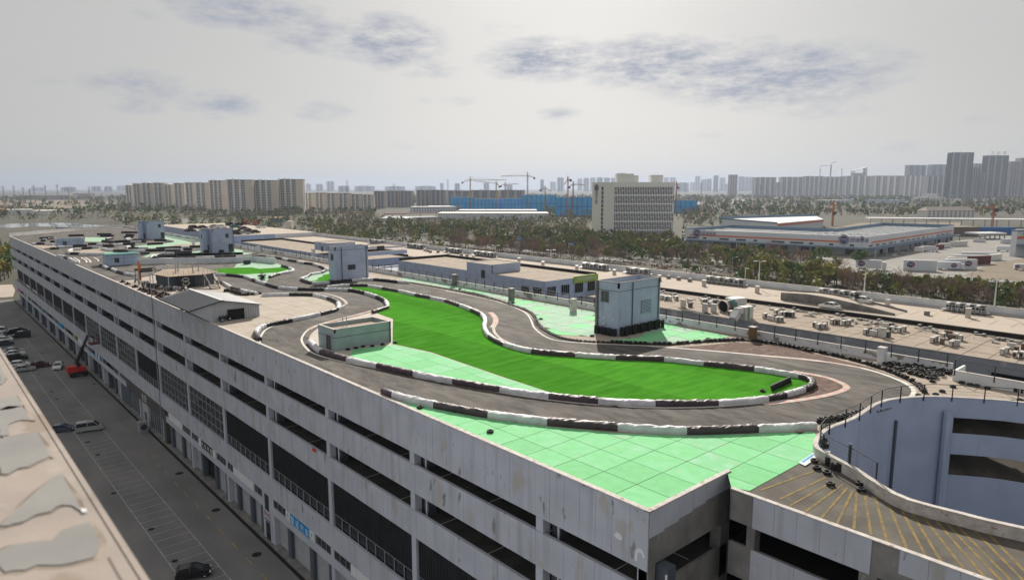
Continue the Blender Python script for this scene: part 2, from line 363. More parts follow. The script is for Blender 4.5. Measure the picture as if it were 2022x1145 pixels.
def clip_cell(poly, x0, x1, y0, y1):                 # part of a polygon inside a rectangle
    for ax, lim, sg in ((0, x0, 1), (0, x1, -1), (1, y0, 1), (1, y1, -1)):
        out = []
        for i in range(len(poly)):
            a, b = poly[i], poly[(i + 1) % len(poly)]; da, db = (a[ax] - lim) * sg, (b[ax] - lim) * sg
            if da >= 0: out.append(a)
            if (da >= 0) != (db >= 0):
                t = da / (da - db); out.append((a[0] + (b[0] - a[0]) * t, a[1] + (b[1] - a[1]) * t))
        poly = out
        if len(poly) < 3: return []
    return poly
def area(p): return abs(sum(p[i][0] * p[(i + 1) % len(p)][1] - p[(i + 1) % len(p)][0] * p[i][1] for i in range(len(p)))) / 2
def strip(mb, line, w, z, off=0.0):                  # flat band along a line
    n = len(line); L = []; Rr = []
    for i in range(n):
        d = line[min(i + 1, n - 1)] - line[max(i - 1, 0)]; d.z = 0; d.normalize(); nn = Vector((-d.y, d.x, 0))
        L.append(line[i] + nn * (off + w / 2)); Rr.append(line[i] + nn * (off - w / 2))
    for i in range(n - 1):
        mb.add([(L[i].x, L[i].y, z), (Rr[i].x, Rr[i].y, z), (Rr[i + 1].x, Rr[i + 1].y, z), (L[i + 1].x, L[i + 1].y, z)], [(0, 1, 2, 3)])
    return mb
def text_mesh(s, o, right, up, w, h, out=.01):       # lettering set on a surface: origin at its lower left corner
    cu = bpy.data.curves.new('lettering', 'FONT'); cu.body = s; cu.resolution_u = 2
    ob = bpy.data.objects.new('lettering', cu); COL.objects.link(ob)
    dg = bpy.context.evaluated_depsgraph_get(); me = bpy.data.meshes.new_from_object(ob.evaluated_get(dg))
    bpy.data.objects.remove(ob)
    vs = [v.co.copy() for v in me.vertices]; fs = [tuple(p.vertices) for p in me.polygons]
    if not vs: return MB()
    x0 = min(v.x for v in vs); x1 = max(v.x for v in vs); y0 = min(v.y for v in vs); y1 = max(v.y for v in vs)
    right, up = Vector(right).normalized(), Vector(up).normalized(); nn = right.cross(up); o = Vector(o)
    sc_ = w / max(x1 - x0, 1e-6); sh = h / max(y1 - y0, 1e-6) if h else sc_
    return MB().add([o + right * ((v.x - x0) * sc_) + up * ((v.y - y0) * sh) + nn * out for v in vs], fs)
def disc(mb, c, u, v, r, n=20, r2=None, out=0.0):
    c, u, v = Vector(c), Vector(u).normalized(), Vector(v).normalized(); nn = u.cross(v) * out
    pts = [c + nn + u * (r * math.cos(2 * math.pi * k / n)) + v * (r * math.sin(2 * math.pi * k / n)) for k in range(n)]
    if r2 is None: return mb.add(pts, [tuple(range(n))])
    pts2 = [c + nn + u * (r2 * math.cos(2 * math.pi * k / n)) + v * (r2 * math.sin(2 * math.pi * k / n)) for k in range(n)]
    return mb.add(pts + pts2, [(k, (k + 1) % n, n + (k + 1) % n, n + k) for k in range(n)])
# ------------------------------------------------------------------ ground and haze
gmb = MB()
N = 64
rings = [0, 300, 800, 2000, 6000, 25000]
gmb.lathe([(max(r, .01), 0) for r in rings][::-1], N, (0, 0, GZ))
struct('ground', gmb, 'ground_far')
struct('courtyard_paving', MB().poly([(-30, -60, 0), (39.0, -60, 0), (39.0, 432, 0), (-30, 432, 0)], GZ + .03), 'paving')
hzm = bpy.data.materials.new('haze'); hzm.use_nodes = True; t_ = hzm.node_tree; t_.nodes.remove(t_.nodes['Principled BSDF'])
pv = t_.nodes.new('ShaderNodeVolumePrincipled'); pv.inputs['Density'].default_value = 0.000068; pv.inputs['Color'].default_value = (.47, .55, .70, 1); pv.inputs['Anisotropy'].default_value = .35
t_.links.new(pv.outputs[0], t_.nodes['Material Output'].inputs['Volume'])
MAT['haze'] = hzm
hb = MB().box(-26000, 26000, -26000, 26000, GZ - 1.2, 330).build('haze', 'haze', kind='stuff')

# ------------------------------------------------------------------ the long parking building
XF = 39.6; Y0, Y1 = 29.05, 425.0; XR = 101.2
YB = [40.9 + 20.36 * k for k in range(19)]
bld = thing('parking_building', 'long grey parking building with the race track on its roof and paint peeling off', 'building', (XF, Y0, GZ))
BANDS = [(-4.8, .06, 'a'), (-9.5, -6.2, 'b'), (-14.8, -11.6, 'c'), (-24.65, -21.35, 'd')]
PWID = 1.75
pm = {}
far = MB(); npan = 0
for bi, (z0, z1, _) in enumerate(BANDS):
    y = Y0
    pm[bi] = MB().box(0, .10, .012, PWID - .012, z0 - GZ, z1 - GZ).mesh('cladding_panel', 'grey_paint')
    while y < Y1 - .1:
        if (y - Y0) / PWID < 74.5:
            o = link('cladding_panel', pm[bi], bld); o.location = (-.02 + RND.uniform(-.008, .008), y - Y0, 0); npan += 1
        else: far.box(XF - .02, XF + .08, y + .012, min(y + PWID, Y1) - .012, z0, z1)
        y += PWID
o = far.build('cladding_panel', 'grey_paint', bld, kind='stuff')
b = MB()
for z0, z1, _ in BANDS: b.box(XF + .09, XF + .35, Y0 + .1, Y1, z0 + .004, z1 - .01)
b.box(XF + .02, XF + .3, Y0 + .1, Y1, -27.45, -26.15)
b.build('spandrel_wall', 'grey_paint_clean', bld)
MB().box(XF - .12, XF + .36, Y0 - .12, Y1, .062, .14).build('parapet_coping', 'coping_white', bld)
sl = MB()
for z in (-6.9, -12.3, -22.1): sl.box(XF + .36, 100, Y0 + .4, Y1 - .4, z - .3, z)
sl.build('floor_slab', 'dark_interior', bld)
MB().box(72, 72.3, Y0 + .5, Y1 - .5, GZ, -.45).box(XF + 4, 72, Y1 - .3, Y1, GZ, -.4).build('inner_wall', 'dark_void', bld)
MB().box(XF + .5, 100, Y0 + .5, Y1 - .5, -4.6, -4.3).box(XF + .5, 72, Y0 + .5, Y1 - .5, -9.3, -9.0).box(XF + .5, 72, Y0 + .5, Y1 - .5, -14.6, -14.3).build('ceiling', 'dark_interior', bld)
lanes = MB()
for z in (-6.9, -12.3):
    lanes.box(XF + 7.0, XF + 7.12, Y0 + 1, Y1 - 1, z + .004, z + .012)
    y = Y0 + 4
    while y < 300:
        lanes.box(XF + 1.0, XF + 7.0, y, y + .12, z + .004, z + .012); y += 8.1
lanes.build('bay_line', 'line_white', bld)
cb, ip, dp = MB(), MB(), MB()
for y in [Y0 + .55] + YB:
    MB().box(XF + .1, XF + 1.0, y - .45, y + .45, GZ, -4.81).build('column', 'grey_paint_clean', bld)
    MB().box(XF + 1.2, XF + 2.2, y - 1.6, y - .5, GZ, -4.62).build('inner_pillar', 'pier_blue', bld)
    MB().tube([(XF + .75, y - 1.75, -21.2), (XF + .75, y - 1.75, -4.8)], .09, 6).build('downpipe', 'white_metal', bld)
for y in (163.6,):
    MB().tube([(XF - .16, y, GZ + .2), (XF - .16, y, 5.2)], .09, 6).build('rain_pipe', 'frame_grey', bld)
# level two: black louvred screens over a window strip, or full gridded glazing
grid_bays = {4, 5, 7, 8, 9}
pane_s = {}
def pane(parent, y0, y1, z0, z1, x=XF + .42, m='glass_dark'):
    key = (round(y1 - y0, 2), round(z1 - z0, 2), m)
    if key not in pane_s: pane_s[key] = MB().box(0, .04, 0, y1 - y0, 0, z1 - z0).mesh('pane', m)
    o = link('pane', pane_s[key], parent); o.location = (x - XF, y0 - Y0, z0 - GZ); return o
edges = [Y0 + .55] + YB
for k in range(len(edges) - 1):
    ya, yb = edges[k] + .45, edges[k + 1] - .45
    if (k - 1) in grid_bays:
        fr = MB(); ny = 8; zs = [-21.33, -19.9, -18.2, -16.5, -14.82]
        for z in zs: fr.box(XF + .34, XF + .42, ya, yb, z - .045, z + .045)
        ys = [ya + (yb - ya) * i / ny for i in range(ny + 1)]
        for y in ys: fr.box(XF + .32, XF + .43, y - .045, y + .045, -21.34, -14.81)
        f = fr.build('window_frame', 'frame_grey', bld)
        for i in range(ny):
            for j in range(4): pane(f, ys[i] + .04, ys[i + 1] - .04, zs[j] + .04, zs[j + 1] - .04)
    else:
        lv = MB().box(XF + .42, XF + .46, ya, yb, -19.6, -14.81); y = ya + .12
        while y < yb - .2: lv.box(XF + .34, XF + .42, y, y + .16, -19.6, -14.815); y += .42
        lv.build('louvre_screen', 'mesh_black', bld)
        fr = MB().box(XF + .36, XF + .43, ya, yb, -19.68, -19.6); ny = max(3, int((yb - ya) / 2.15)); ys = [ya + (yb - ya) * i / ny for i in range(ny + 1)]
        for y in ys: fr.box(XF + .34, XF + .43, y - .05, y + .05, -21.34, -19.68)
        f = fr.build('window_frame', 'frame_grey', bld)
        for i in range(ny): pane(f, ys[i] + .05, ys[i + 1] - .05, -21.34, -19.69, XF + .5)
# ground floor
MB().box(XF + 1.6, XF + 1.8, Y0, Y1, GZ, -24.5).build('shopfront_wall', 'grey_paint_clean', bld)
MB().box(XF - .35, XF + 1.7, Y0, Y1, GZ, GZ + .35).build('pavement_step', 'bare_concrete', bld)
MB().box(XF - .95, XF - .4, Y0, Y1, GZ + .04, GZ + .07).build('drain_channel', 'manhole', bld)
UP = (0, 0, 1); RT = (0, -1, 0)
def sh_mesh(w, h):
    m = MB().box(.3, .34, 0, w, 0, h); z = .06
    while z < h - .1: m.box(.24, .3, 0, w, z, z + .13); z += .26
    return m
def winrow(y0, y1, n, lab=None):
    fr = MB().box(XF + .12, XF + .2, y0, y1, -24.74, -24.66).box(XF + .12, XF + .2, y0, y1, -26.14, -26.06)
    ys = [y0 + (y1 - y0) * i / n for i in range(n + 1)]
    for y in ys: fr.box(XF + .11, XF + .21, y - .04, y + .04, -26.14, -24.66)
    f = fr.build('shop_window', 'frame_grey', bld)
    for i in range(n): pane(f, ys[i] + .04, ys[i + 1] - .04, -26.06, -24.74, XF + .16)
for k in range(len(edges) - 1):
    ya, yb = edges[k], edges[k + 1]
    if k - 1 in (6, 7): continue
    niche = (k == 4)
    L = yb - ya
    s0 = 3.9 if niche else 0.0
    if niche:
        pass
    pts = [s0 + .55] + [s0 + (L - s0) * f for f in (.325, .70)] + [L]
    for p in pts[:3]:
        MB().box(XF + .3, XF + 1.2, ya + p, ya + p + 1.15, GZ + .35, -27.46).build('pier', 'pier_blue', bld)
    for i in range(3):
        a, c = ya + pts[i] + 1.15, ya + pts[i + 1]
        if k == 5 and i == 1:
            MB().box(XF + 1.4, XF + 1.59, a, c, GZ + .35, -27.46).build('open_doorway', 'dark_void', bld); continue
        m = sh_mesh(c - a, 5.1); m.v = [(x + XF + .6, y + a, z + GZ + .37) for x, y, z in m.v]
        m.build('roller_shutter', 'shutter' if k < 9 else ('shutter' if i != 1 else 'glass_blue'), bld)
    winrow(ya + s0 + .5, ya + s0 + (L - s0) * .235, 3 if not niche else 2)
    winrow(ya + s0 + (L - s0) * .735, yb - .5, 3)
# signs over the shops
def sign_panels(ya, yb, mats, n, txt=None, tm=None, th=.72, name='sign_panel'):
    w = (yb - ya) / n
    for i in range(n):                               # i = 0 is the right-hand one seen from the courtyard
        y = ya + w * i
        p = MB().box(XF - .10, XF + .13, y + .04, y + w - .04, -26.12, -24.70).build(name, mats[i % len(mats)], bld)
        if txt and txt[n - 1 - i] != ' ':
            text_mesh(txt[n - 1 - i], (XF - .10, y + w - w * .16, -25.98), RT, UP, w * .68, 1.1).build('lettering', tm[i % len(tm)], p)
        yield p, y, w
for p, y, w in list(sign_panels(86.7, 96.5, ['sign_white', 'sign_blue', 'sign_blue', 'sign_blue', 'sign_blue', 'sign_white'], 6, ' 雷诺汽车 ', ['letter_white']))[::5]:
    c = Vector((XF - .115, y + w / 2, -25.2))
    MB().add([c + Vector((0, dy, dz)) for dy, dz in ((0, .34), (.2, 0), (0, -.34), (-.2, 0))] + [c + Vector((0, dy, dz)) for dy, dz in ((0, .16), (.09, 0), (0, -.16), (-.09, 0))],
             [(0, 1, 5, 4), (1, 2, 6, 5), (2, 3, 7, 6), (3, 0, 4, 7)]).build('emblem', 'pier_blue', p)
    text_mesh('RENAULT', (XF - .10, y + w * .85, -25.95), RT, UP, w * .7, .2).build('lettering', 'pier_blue', p)
list(sign_panels(109.2, 118.6, ['sign_white'], 6))
list(sign_panels(127.6, 137.4, ['sign_white', 'sign_black', 'sign_black', 'sign_black', 'sign_black', 'sign_white'], 6, ' 汽车贸易 ', ['letter_white']))
list(sign_panels(148.0, 157.6, ['sign_white'], 7))
list(sign_panels(66.4, 76.2, ['sign_white'], 6))
list(sign_panels(225.0, 234.0, ['sign_blue', 'sign_white'], 5)); list(sign_panels(252, 259, ['sign_white'], 5)); list(sign_panels(264, 267, ['sign_green'], 1))
list(sign_panels(288, 296, ['sign_blue'], 3)); list(sign_panels(330, 338, ['teal_metal'], 3)); list(sign_panels(372, 384, ['tarp_sheen_purple', 'sign_white'], 3)); list(sign_panels(398, 410, ['logo_magenta'], 2))
# door niche with a tall window and red lettering
MB().box(XF + .05, XF + .33, 102.4, 105.9, GZ + .35, -24.66).build('door_bay', 'grey_paint_clean', bld)
MB().box(XF + .0, XF + .05, 103.3, 104.9, -27.6, -24.9).build('stair_window', 'glass_dark', bld)
d_ = MB().box(XF + .0, XF + .05, 103.2, 104.9, GZ + .36, -29.6).build('door', 'glass_dark', bld)
text_mesh('鲁大鱼', (XF + .02, 105.4, -28.8), RT, UP, 2.6, .9).build('door_lettering', 'red', bld)
MB().box(XF - .02, XF + .04, 102.9, 105.4, -29.35, -29.2).build('door_awning', 'letter_purple', bld)
# brown clad showroom
ya, yb = YB[6] + .5, YB[8] - .5
MB().box(XF - .08, XF + .3, ya - 3.2, yb - 8, -27.4, -24.66).build('showroom_fascia', 'brown_clad', bld)
MB().box(XF - .08, XF + .3, ya - 3.2, ya - 1.4, GZ + .35, -27.4).build('showroom_pier', 'brown_clad', bld)
for i, (a, c) in enumerate([(ya - 1, ya + 11), (ya + 17, yb - 10)]):
    fr = MB().box(XF + .3, XF + .36, a, c, GZ + .36, GZ + .6); ys = [a + (c - a) * j / 7 for j in range(8)]
    for y in ys: fr.box(XF + .25, XF + .37, y - .12, y + .12, GZ + .36, -27.41)
    f = fr.build('showroom_window', 'frame_grey', bld)
    for j in range(7): pane(f, ys[j] + .12, ys[j + 1] - .12, GZ + .6, -27.42, XF + .34, 'glass_blue')
MB().box(XF - .06, XF + .3, ya + 11.2, ya + 16.8, GZ + .36, -27.42).build('entrance_portal', 'shutter', bld)
MB().box(XF - .1, XF - .05, ya + 13.0, ya + 15.0, GZ + .36, -29.6).build('entrance_door', 'glass_blue', bld)
text_mesh('长安', (XF - .09, ya + 16.6, -27.0), RT, UP, 4.4, 1.9).build('showroom_lettering', 'letter_white', bld)
MB().box(XF + .3, XF + 1.2, yb - 9, yb, GZ + .36, -24.7).build('recess_wall', 'pier_blue', bld)
# end wall and the set-back wall by the ramp
XW, XV, YV = 50.9, 47.9, 27.2
for z0, z1 in ((-4.45, .06), (-9.3, -6.45), (-14.6, -11.4), (-24.6, -21.3)): MB().box(XF + .1, XW, Y0 - .02, Y0 + .25, z0, z1).build('end_wall', 'bare_concrete', bld)
for i in range(6):
    MB().box(XF + .08 + i * 1.88, XF + .08 + i * 1.88 + 1.86, Y0 - .07, Y0 - .02, -1.45 + .26 * (i - 4) * (i < 4) * .6, .06).build('end_panel', 'grey_paint_clean', bld)
MB().box(XF - .12, XW - .02, Y0 - .12, Y0 + .3, .064, .142).build('end_coping', 'coping_white', bld)
MB().box(XF + .1, XF + 1.0, Y0 - .02, Y0 + .9, GZ, -4.46).box(XW - 1.1, XW + .3, Y0 - .02, Y0 + 1.0, GZ, -4.46).build('corner_column', 'bare_concrete', bld)
for zi, (z0, z1) in enumerate(((-2.62, .0), (-7.3, -4.45), (-12.2, -9.4))):
    MB().box(XV + .06, XV + .34, -8, YV, z0, z1).build('ramp_side_wall', 'bare_concrete', bld)
    if zi == 2: continue
    for i in range(18):
        y = YV - 2.0 - i * 1.77
        if (zi == 0 and i == 5): continue
        MB().box(XV - .02, XV + .06, y - 1.75, y, z0 + .02 + (.9 if zi == 0 and i in (6, 7) else 0), z1).build('ramp_side_panel', 'grey_paint', bld)
MB().add([(XV, YV, -12.2), (XW, Y0 - .1, -12.2), (XW, Y0 - .1, -.01), (XV, YV, -.01)], [(0, 1, 2, 3)]).build('corner_wall', 'bare_concrete', bld)
MB().box(XV - .08, XV + .34, -8, YV, .002, .07).build('ramp_coping', 'coping_white', bld)
MB().box(XV + .1, XV + 1.0, YV - 2.2, YV - 1.5, GZ, -2.63).box(XV + .1, XV + 1.1, YV - 11.3, YV - 10.1, GZ, -2.63).build('ramp_column', 'bare_concrete', bld)
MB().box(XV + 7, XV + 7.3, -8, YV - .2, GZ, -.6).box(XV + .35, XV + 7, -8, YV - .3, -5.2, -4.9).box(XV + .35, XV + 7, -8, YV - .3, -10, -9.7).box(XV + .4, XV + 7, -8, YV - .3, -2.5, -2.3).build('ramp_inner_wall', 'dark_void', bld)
# paint patches on the corner
def blot(y, z, w, h, m, n=11):
    pts = [(XF - .03, y + w * math.cos(2 * math.pi * k / n) * RND.uniform(.6, 1), z + h * math.sin(2 * math.pi * k / n) * RND.uniform(.6, 1)) for k in range(n)]
    return MB().add(pts, [tuple(range(n))[::-1]])
blot(31.9, -3.0, .5, .35, 0).build('paint_patch', 'sign_white', bld)
ar = [(math.pi * k / 10) for k in range(11)]
MB().add([(XF - .034, 29.75 - r * math.cos(t) * .75, -3.75 + r * math.sin(t)) for r in (.62, .30) for t in ar], [(k, k + 1, 12 + k, 11 + k) for k in range(10)]).build('paint_patch', 'sign_white', bld)
MB().box(XF - .04, XF - .03, 29.98, 30.24, -4.3, -3.76).build('paint_patch', 'sign_white', bld)
# ------------------------------------------------------------------ race roof: deck, track, islands
def zz(ox, oy, s, pts): return [(ox + p[0] / s, oy + p[1] / s) + tuple(p[2:]) for p in pts]
zA = lambda *p: zz(470, 600, 4.977, p); zB = lambda *p: zz(820, 640, 4.977, p); zC = lambda *p: zz(1180, 660, 4.977, p)
zD = lambda *p: zz(1500, 640, 4.977, p); z3 = lambda *p: zz(280, 420, 4.977, p); z4 = lambda *p: zz(580, 430, 4.977, p)
z5 = lambda *p: zz(880, 460, 4.977, p); z6 = lambda *p: zz(1200, 500, 4.977, p); zF = lambda *p: zz(60, 440, 7.952, p)
zT = lambda *p: zz(260, 430, 9.087, p); zP = lambda *p: zz(280, 500, 7.952, p); zQ = lambda *p: zz(610, 450, 9.087, p)
zR = lambda *p: zz(1740, 660, 7.067, p); z8 = lambda *p: zz(1560, 740, 2.827, p); z9 = lambda *p: zz(1560, 740, 6.657, p)
def GP(pts, z=0.0): return [G(p[0], p[1], z) for p in pts]
def xy(vs): return [(v[0], v[1]) for v in vs]
RIM = [Vector((x, y, 0)) for x, y in [(59.0, 24.4), (60.3, 25.9), (64.9, 26.9), (70, 26.5), (77, 26.8), (80.3, 26.1), (82.7, 24.8), (84.4, 23.6), (87.2, 20), (89.2, 16.3), (91, 8), (88, 0), (78, -5), (66, -5), (58.5, 3), (55.6, 9.6), (54.9, 13), (54.5, 16.2), (55.4, 18.4), (57.3, 21.1)]]
RIMS = smooth_line(RIM, 1.2, True)
RC = Vector((72, 11, 0)); RO = [p + (p - RC).normalized() * .30 for p in RIMS]
deck = [(39.98, Y0 + .3), (51.1, 29.3), (58.75, 24.55)] + xy([p for p in RO if (p.y > 25.0 and p.x < 80) or (p.x >= 80 and p.y > 14.0)]) + [(101.0, 14.0), (101.0, 471.5), (90, 470), (75, 462), (60, 447), (39.98, 425)]
deck_o = struct('roof_deck', MB().prism(deck, -.42, 0.0), 'concrete_deck')
# smooth race asphalt
A_MAIN = [(757, 772), (800, 785), (860, 800), (965, 818), (1083, 834), (1220, 846), (1355, 851), (1495, 847), (1608, 840), (1700, 823), (1760, 806), (1796, 791), (1807, 773), (1791, 757), (1746, 738), (1690, 723), (1600, 709), (1500, 700), (1400, 691), (1330, 686), (1250, 682), (1180, 679), (1130, 673), (1085, 660), (1062, 645), (1048, 625), (1020, 607), (960, 590), (890, 575), (808, 560), (745, 552), (700, 551), (655, 540), (626, 524), (587, 517), (543, 509), (500, 506), (466, 507), (440, 512), (400, 520), (330, 524)]
am = smooth_line(GP(A_MAIN), 3.0)
am = xy(am) + [(40.1, G(330, 524).y), (40.1, G(757, 772).y)]
struct('race_track', MB().poly([(x, y, 0) for x, y in am], .010), 'asphalt')
farpoly = [(40.1, G(330, 524).y + .02), (G(330, 524).x, G(330, 524).y + .02), (62, 245), (80, 232), (99, 218), (99, 466), (90, 467), (75, 458), (60, 443), (40.1, 424)]
struct('race_track', MB().poly([(x, y, 0) for x, y in farpoly], .008), 'asphalt')

def slabs(name, poly, x0, y0, dx, dy, z, th, m, parent, gap=.03, jit=.004, minA=.4):
    xs = [p[0] for p in poly]; ys = [p[1] for p in poly]; n = 0
    i0, i1 = math.floor((min(xs) - x0) / dx), math.ceil((max(xs) - x0) / dx); j0, j1 = math.floor((min(ys) - y0) / dy), math.ceil((max(ys) - y0) / dy)
    for i in range(i0, i1):
        for j in range(j0, j1):
            c = clip_cell(poly, x0 + i * dx + gap, x0 + (i + 1) * dx - gap, y0 + j * dy + gap, y0 + (j + 1) * dy - gap)
            if len(c) < 3 or area(c) < minA: continue
            MB().prism(c, z, z + th + RND.uniform(-jit, jit)).build(name, m if isinstance(m, str) else RND.choice(m), parent); n += 1
    return n
def island(name, px, m, z, closed_smooth=True, step=2.5):
    w = GP(px)
    if closed_smooth: w = smooth_line(w, step, True)
    return struct(name, MB().poly(w, z), m), xy(w)

# mint painted slabs along the near edge
MINT1 = [(40.0, 29.36), (50.88, 29.36)] + xy(GP([(1444, 962), (1480, 969), (1560, 925), (1590, 908), (1622, 891), (1618, 870), (1606, 852), (1495, 856), (1355, 860), (1220, 855), (1083, 842), (966, 828), (862, 808), (775, 789)])) + [(40.0, G(775, 789).y + .8)]
mb_o = struct('painted_deck', MB().poly([(x, y, 0) for x, y in MINT1], .012), 'joint_dark')
slabs('painted_slab', MINT1, 39.25, 29.22, 3.55, 3.5, .013, .016, ['mint', 'mint', 'mint_pale', 'mint_deep'], mb_o)
# turf island
TURF = [(690, 566), (728, 567), (756, 572), (789, 577), (821, 585), (852, 591), (880, 597), (910, 606), (932, 614), (952, 625), (958, 636), (957, 648), (968, 667), (997, 682), (1051, 696), (1136, 703), (1216, 708), (1311, 712), (1390, 720), (1490, 731), (1578, 745), (1600, 752), (1590, 765), (1550, 778), (1514, 786), (1417, 794), (1293, 795), (1182, 790), (1085, 781), (989, 768), (896, 752), (819, 737), (746, 721), (687, 708), (635, 693), (612, 676), (614, 660), (640, 642), (690, 628), (736, 616), (763, 605), (766, 598), (750, 588), (722, 579), (700, 573)]
tw = smooth_line(GP(TURF), 2.5, True)
cream_o = struct('island_kerb', MB().poly(tw, .016), 'kerb_cream')
TP = xy(smooth_line([G(*p) for p in [(690, 567), (728, 568), (789, 579), (852, 593), (910, 608), (950, 626), (955, 648), (968, 670), (1051, 698), (1136, 705), (1216, 710), (1311, 714), (1390, 722), (1490, 733), (1575, 747), (1596, 753), (1588, 764), (1550, 776), (1514, 784), (1417, 793), (1293, 794), (1182, 788), (1110, 782)]], 2.5) + GP([(1100, 779), (990, 743), (850, 695), (775, 679), (776, 630), (740, 617), (764, 606), (766, 598), (745, 586), (715, 577)]))
turf_o = struct('artificial_turf', MB().poly([(x, y, 0) for x, y in TP], .026), 'turf')
slabs('turf_roll', TP, 41.3, -500, 4.0, 2000, .027, .012, ['turf', 'turf_dark', 'turf_light'], turf_o, .012, .003, .5)
MINT2 = xy(GP([(778, 681), (850, 697), (990, 745), (1095, 779), (1075, 777), (989, 764), (896, 748), (819, 733), (746, 717), (700, 707), (690, 700), (700, 690)]))
m2 = struct('painted_deck', MB().poly([(x, y, 0) for x, y in MINT2], .034), 'joint_dark')
slabs('painted_slab', MINT2, 39.25, 29.22, 3.55, 3.5, .035, .012, ['mint', 'mint_pale', 'mint_deep'], m2, .022)
# gravel inside and outside the hairpin
island('gravel_patch', zD((250, 735), (420, 680), (540, 620), (545, 570), (500, 505), (640, 530), (760, 570), (805, 605), (770, 645), (600, 700), (400, 745)), 'gravel_brown', .040, True, 1.5)
island('gravel_patch', [(1330, 686), (1390, 682), (1450, 676), (1500, 677), (1560, 686), (1640, 706), (1720, 726), (1790, 752), (1760, 743), (1700, 725), (1600, 709.5), (1500, 700.5), (1400, 692)], 'gravel_brown', .020, False)
# paddock
PAD = GP([(500, 672), (506, 657), (523, 644), (575, 632), (631, 620), (666, 609), (668, 598), (648, 588), (620, 582), (571, 581), (517, 582), (476, 573), (457, 567), (441, 559), (430, 555), (426, 546), (400, 541), (330, 541), (282, 548), (262, 553)])
pw = xy(smooth_line(PAD, 2.0)); pw = [(40.0, pw[0][1] + .3)] + [p for p in pw if p[0] > 40.0] + [(40.0, pw[-1][1])]
pk = struct('paddock', MB().poly([(x, y, 0) for x, y in pw], .016), 'joint_dark')
slabs('concrete_slab', pw, 40.0, 100.3, 4.6, 6.3, .017, .016, 'concrete_slab', pk, .03, .003, .8)
# small turf island beside the pavilion
SI = [(420, 545), (421, 541), (440, 534), (462, 528), (468, 521), (500, 517), (541, 519), (558, 524), (572, 529), (580, 534), (570, 539), (551, 543), (532, 549), (525, 557), (507, 553), (483, 545), (447, 541)]
island('painted_deck', SI, 'mint_worn', .018, False)
island('artificial_turf', z3((690, 570), (700, 555), (930, 540), (1080, 538), (1160, 552), (1400, 535), (1455, 552), (1350, 585), (1040, 605), (830, 604), (700, 598)), 'turf', .030, False)
# patch beside the tall stair block
island('painted_deck', [(595, 552), (606, 546), (614, 541), (633, 538), (645, 532), (652, 536), (652, 558), (618, 558)], 'mint_worn', .018, False)
island('artificial_turf', z3((1660, 672), (1740, 655), (1720, 645), (1780, 625), (1775, 612), (1845, 600), (1845, 678)), 'turf', .030, False)
# worn green strip between the track and the fence
ST = z4((790, 530), (1150, 585), (1990, 740), (1990, 795), (1800, 755), (1500, 690), (1300, 655), (1160, 632), (1000, 610), (760, 590))
island('painted_deck', z4((1010, 598), (1100, 590), (1300, 615), (1990, 745), (1990, 790), (1650, 720), (1300, 650), (1140, 628)), 'mint_worn', .018, False)
MINT3 = xy(GP(z5((0, 505), (300, 560), (560, 615), (640, 640), (1000, 690), (1470, 775), (1470, 1020), (1100, 1000), (1000, 960), (920, 870), (860, 800), (760, 735), (640, 690), (560, 650), (300, 585), (0, 535))))
m3 = struct('painted_deck', MB().poly([(x, y, 0) for x, y in MINT3], .018), 'joint_dark')
slabs('painted_slab', MINT3, 39.25, 29.22, 3.55, 3.5, .019, .012, ['mint_worn', 'mint_worn', 'mint'], m3, .03, .004, 1.0)
MINT4 = xy(GP(z6((490, 675), (620, 700), (960, 770), (1190, 815), (1150, 830), (850, 860), (560, 885), (150, 860), (0, 850), (300, 830))))
m4 = struct('painted_deck', MB().poly([(x, y, 0) for x, y in MINT4], .018), 'joint_dark')
slabs('painted_slab', MINT4, 39.25, 29.22, 3.55, 3.5, .019, .012, ['mint', 'mint_worn'], m4, .03, .004, 1.0)
# islands at the far end
for pts, m in [(zF((640, 435), (800, 425), (1130, 405), (1180, 450), (1180, 470), (900, 490), (700, 490), (600, 470)), 'concrete_deck'),
               (zF((1180, 455), (1700, 462), (1700, 478), (1240, 490), (1150, 492)), 'mint_worn'),
               (zF((40, 352), (390, 350), (390, 385), (320, 405), (200, 408)), 'concrete_deck'),
               (zF((860, 228), (1200, 232), (1180, 262), (1120, 300), (860, 296)), 'mint_worn'),
               (zT((590, 340), (780, 380), (900, 400), (1080, 445), (1235, 440), (1235, 515), (880, 530), (430, 545), (120, 555), (0, 545), (-60, 540), (100, 505), (290, 482), (560, 468), (760, 432), (700, 408), (590, 382)), 'mint_worn'),
               (zT((880, 470), (1235, 460), (1235, 512), (900, 525), (500, 540), (640, 510)), 'concrete_deck'),
               (zT((380, 735), (430, 695), (560, 655), (1080, 612), (1240, 595), (1835, 560), (1999, 585), (1999, 660), (1450, 700), (1140, 728), (750, 745), (500, 748)), 'mint_worn'),
               (z3((0, 435), (100, 400), (560, 395), (900, 388), (1100, 395), (1000, 415), (600, 440), (200, 455)), 'mint_worn')]:
    island('island_deck', pts, m, .020 if m == 'mint_worn' else .024, False)
island('island_deck', [(300, 460), (324, 462), (400, 474), (396, 478), (324, 466)], 'mint_worn', .020, False)
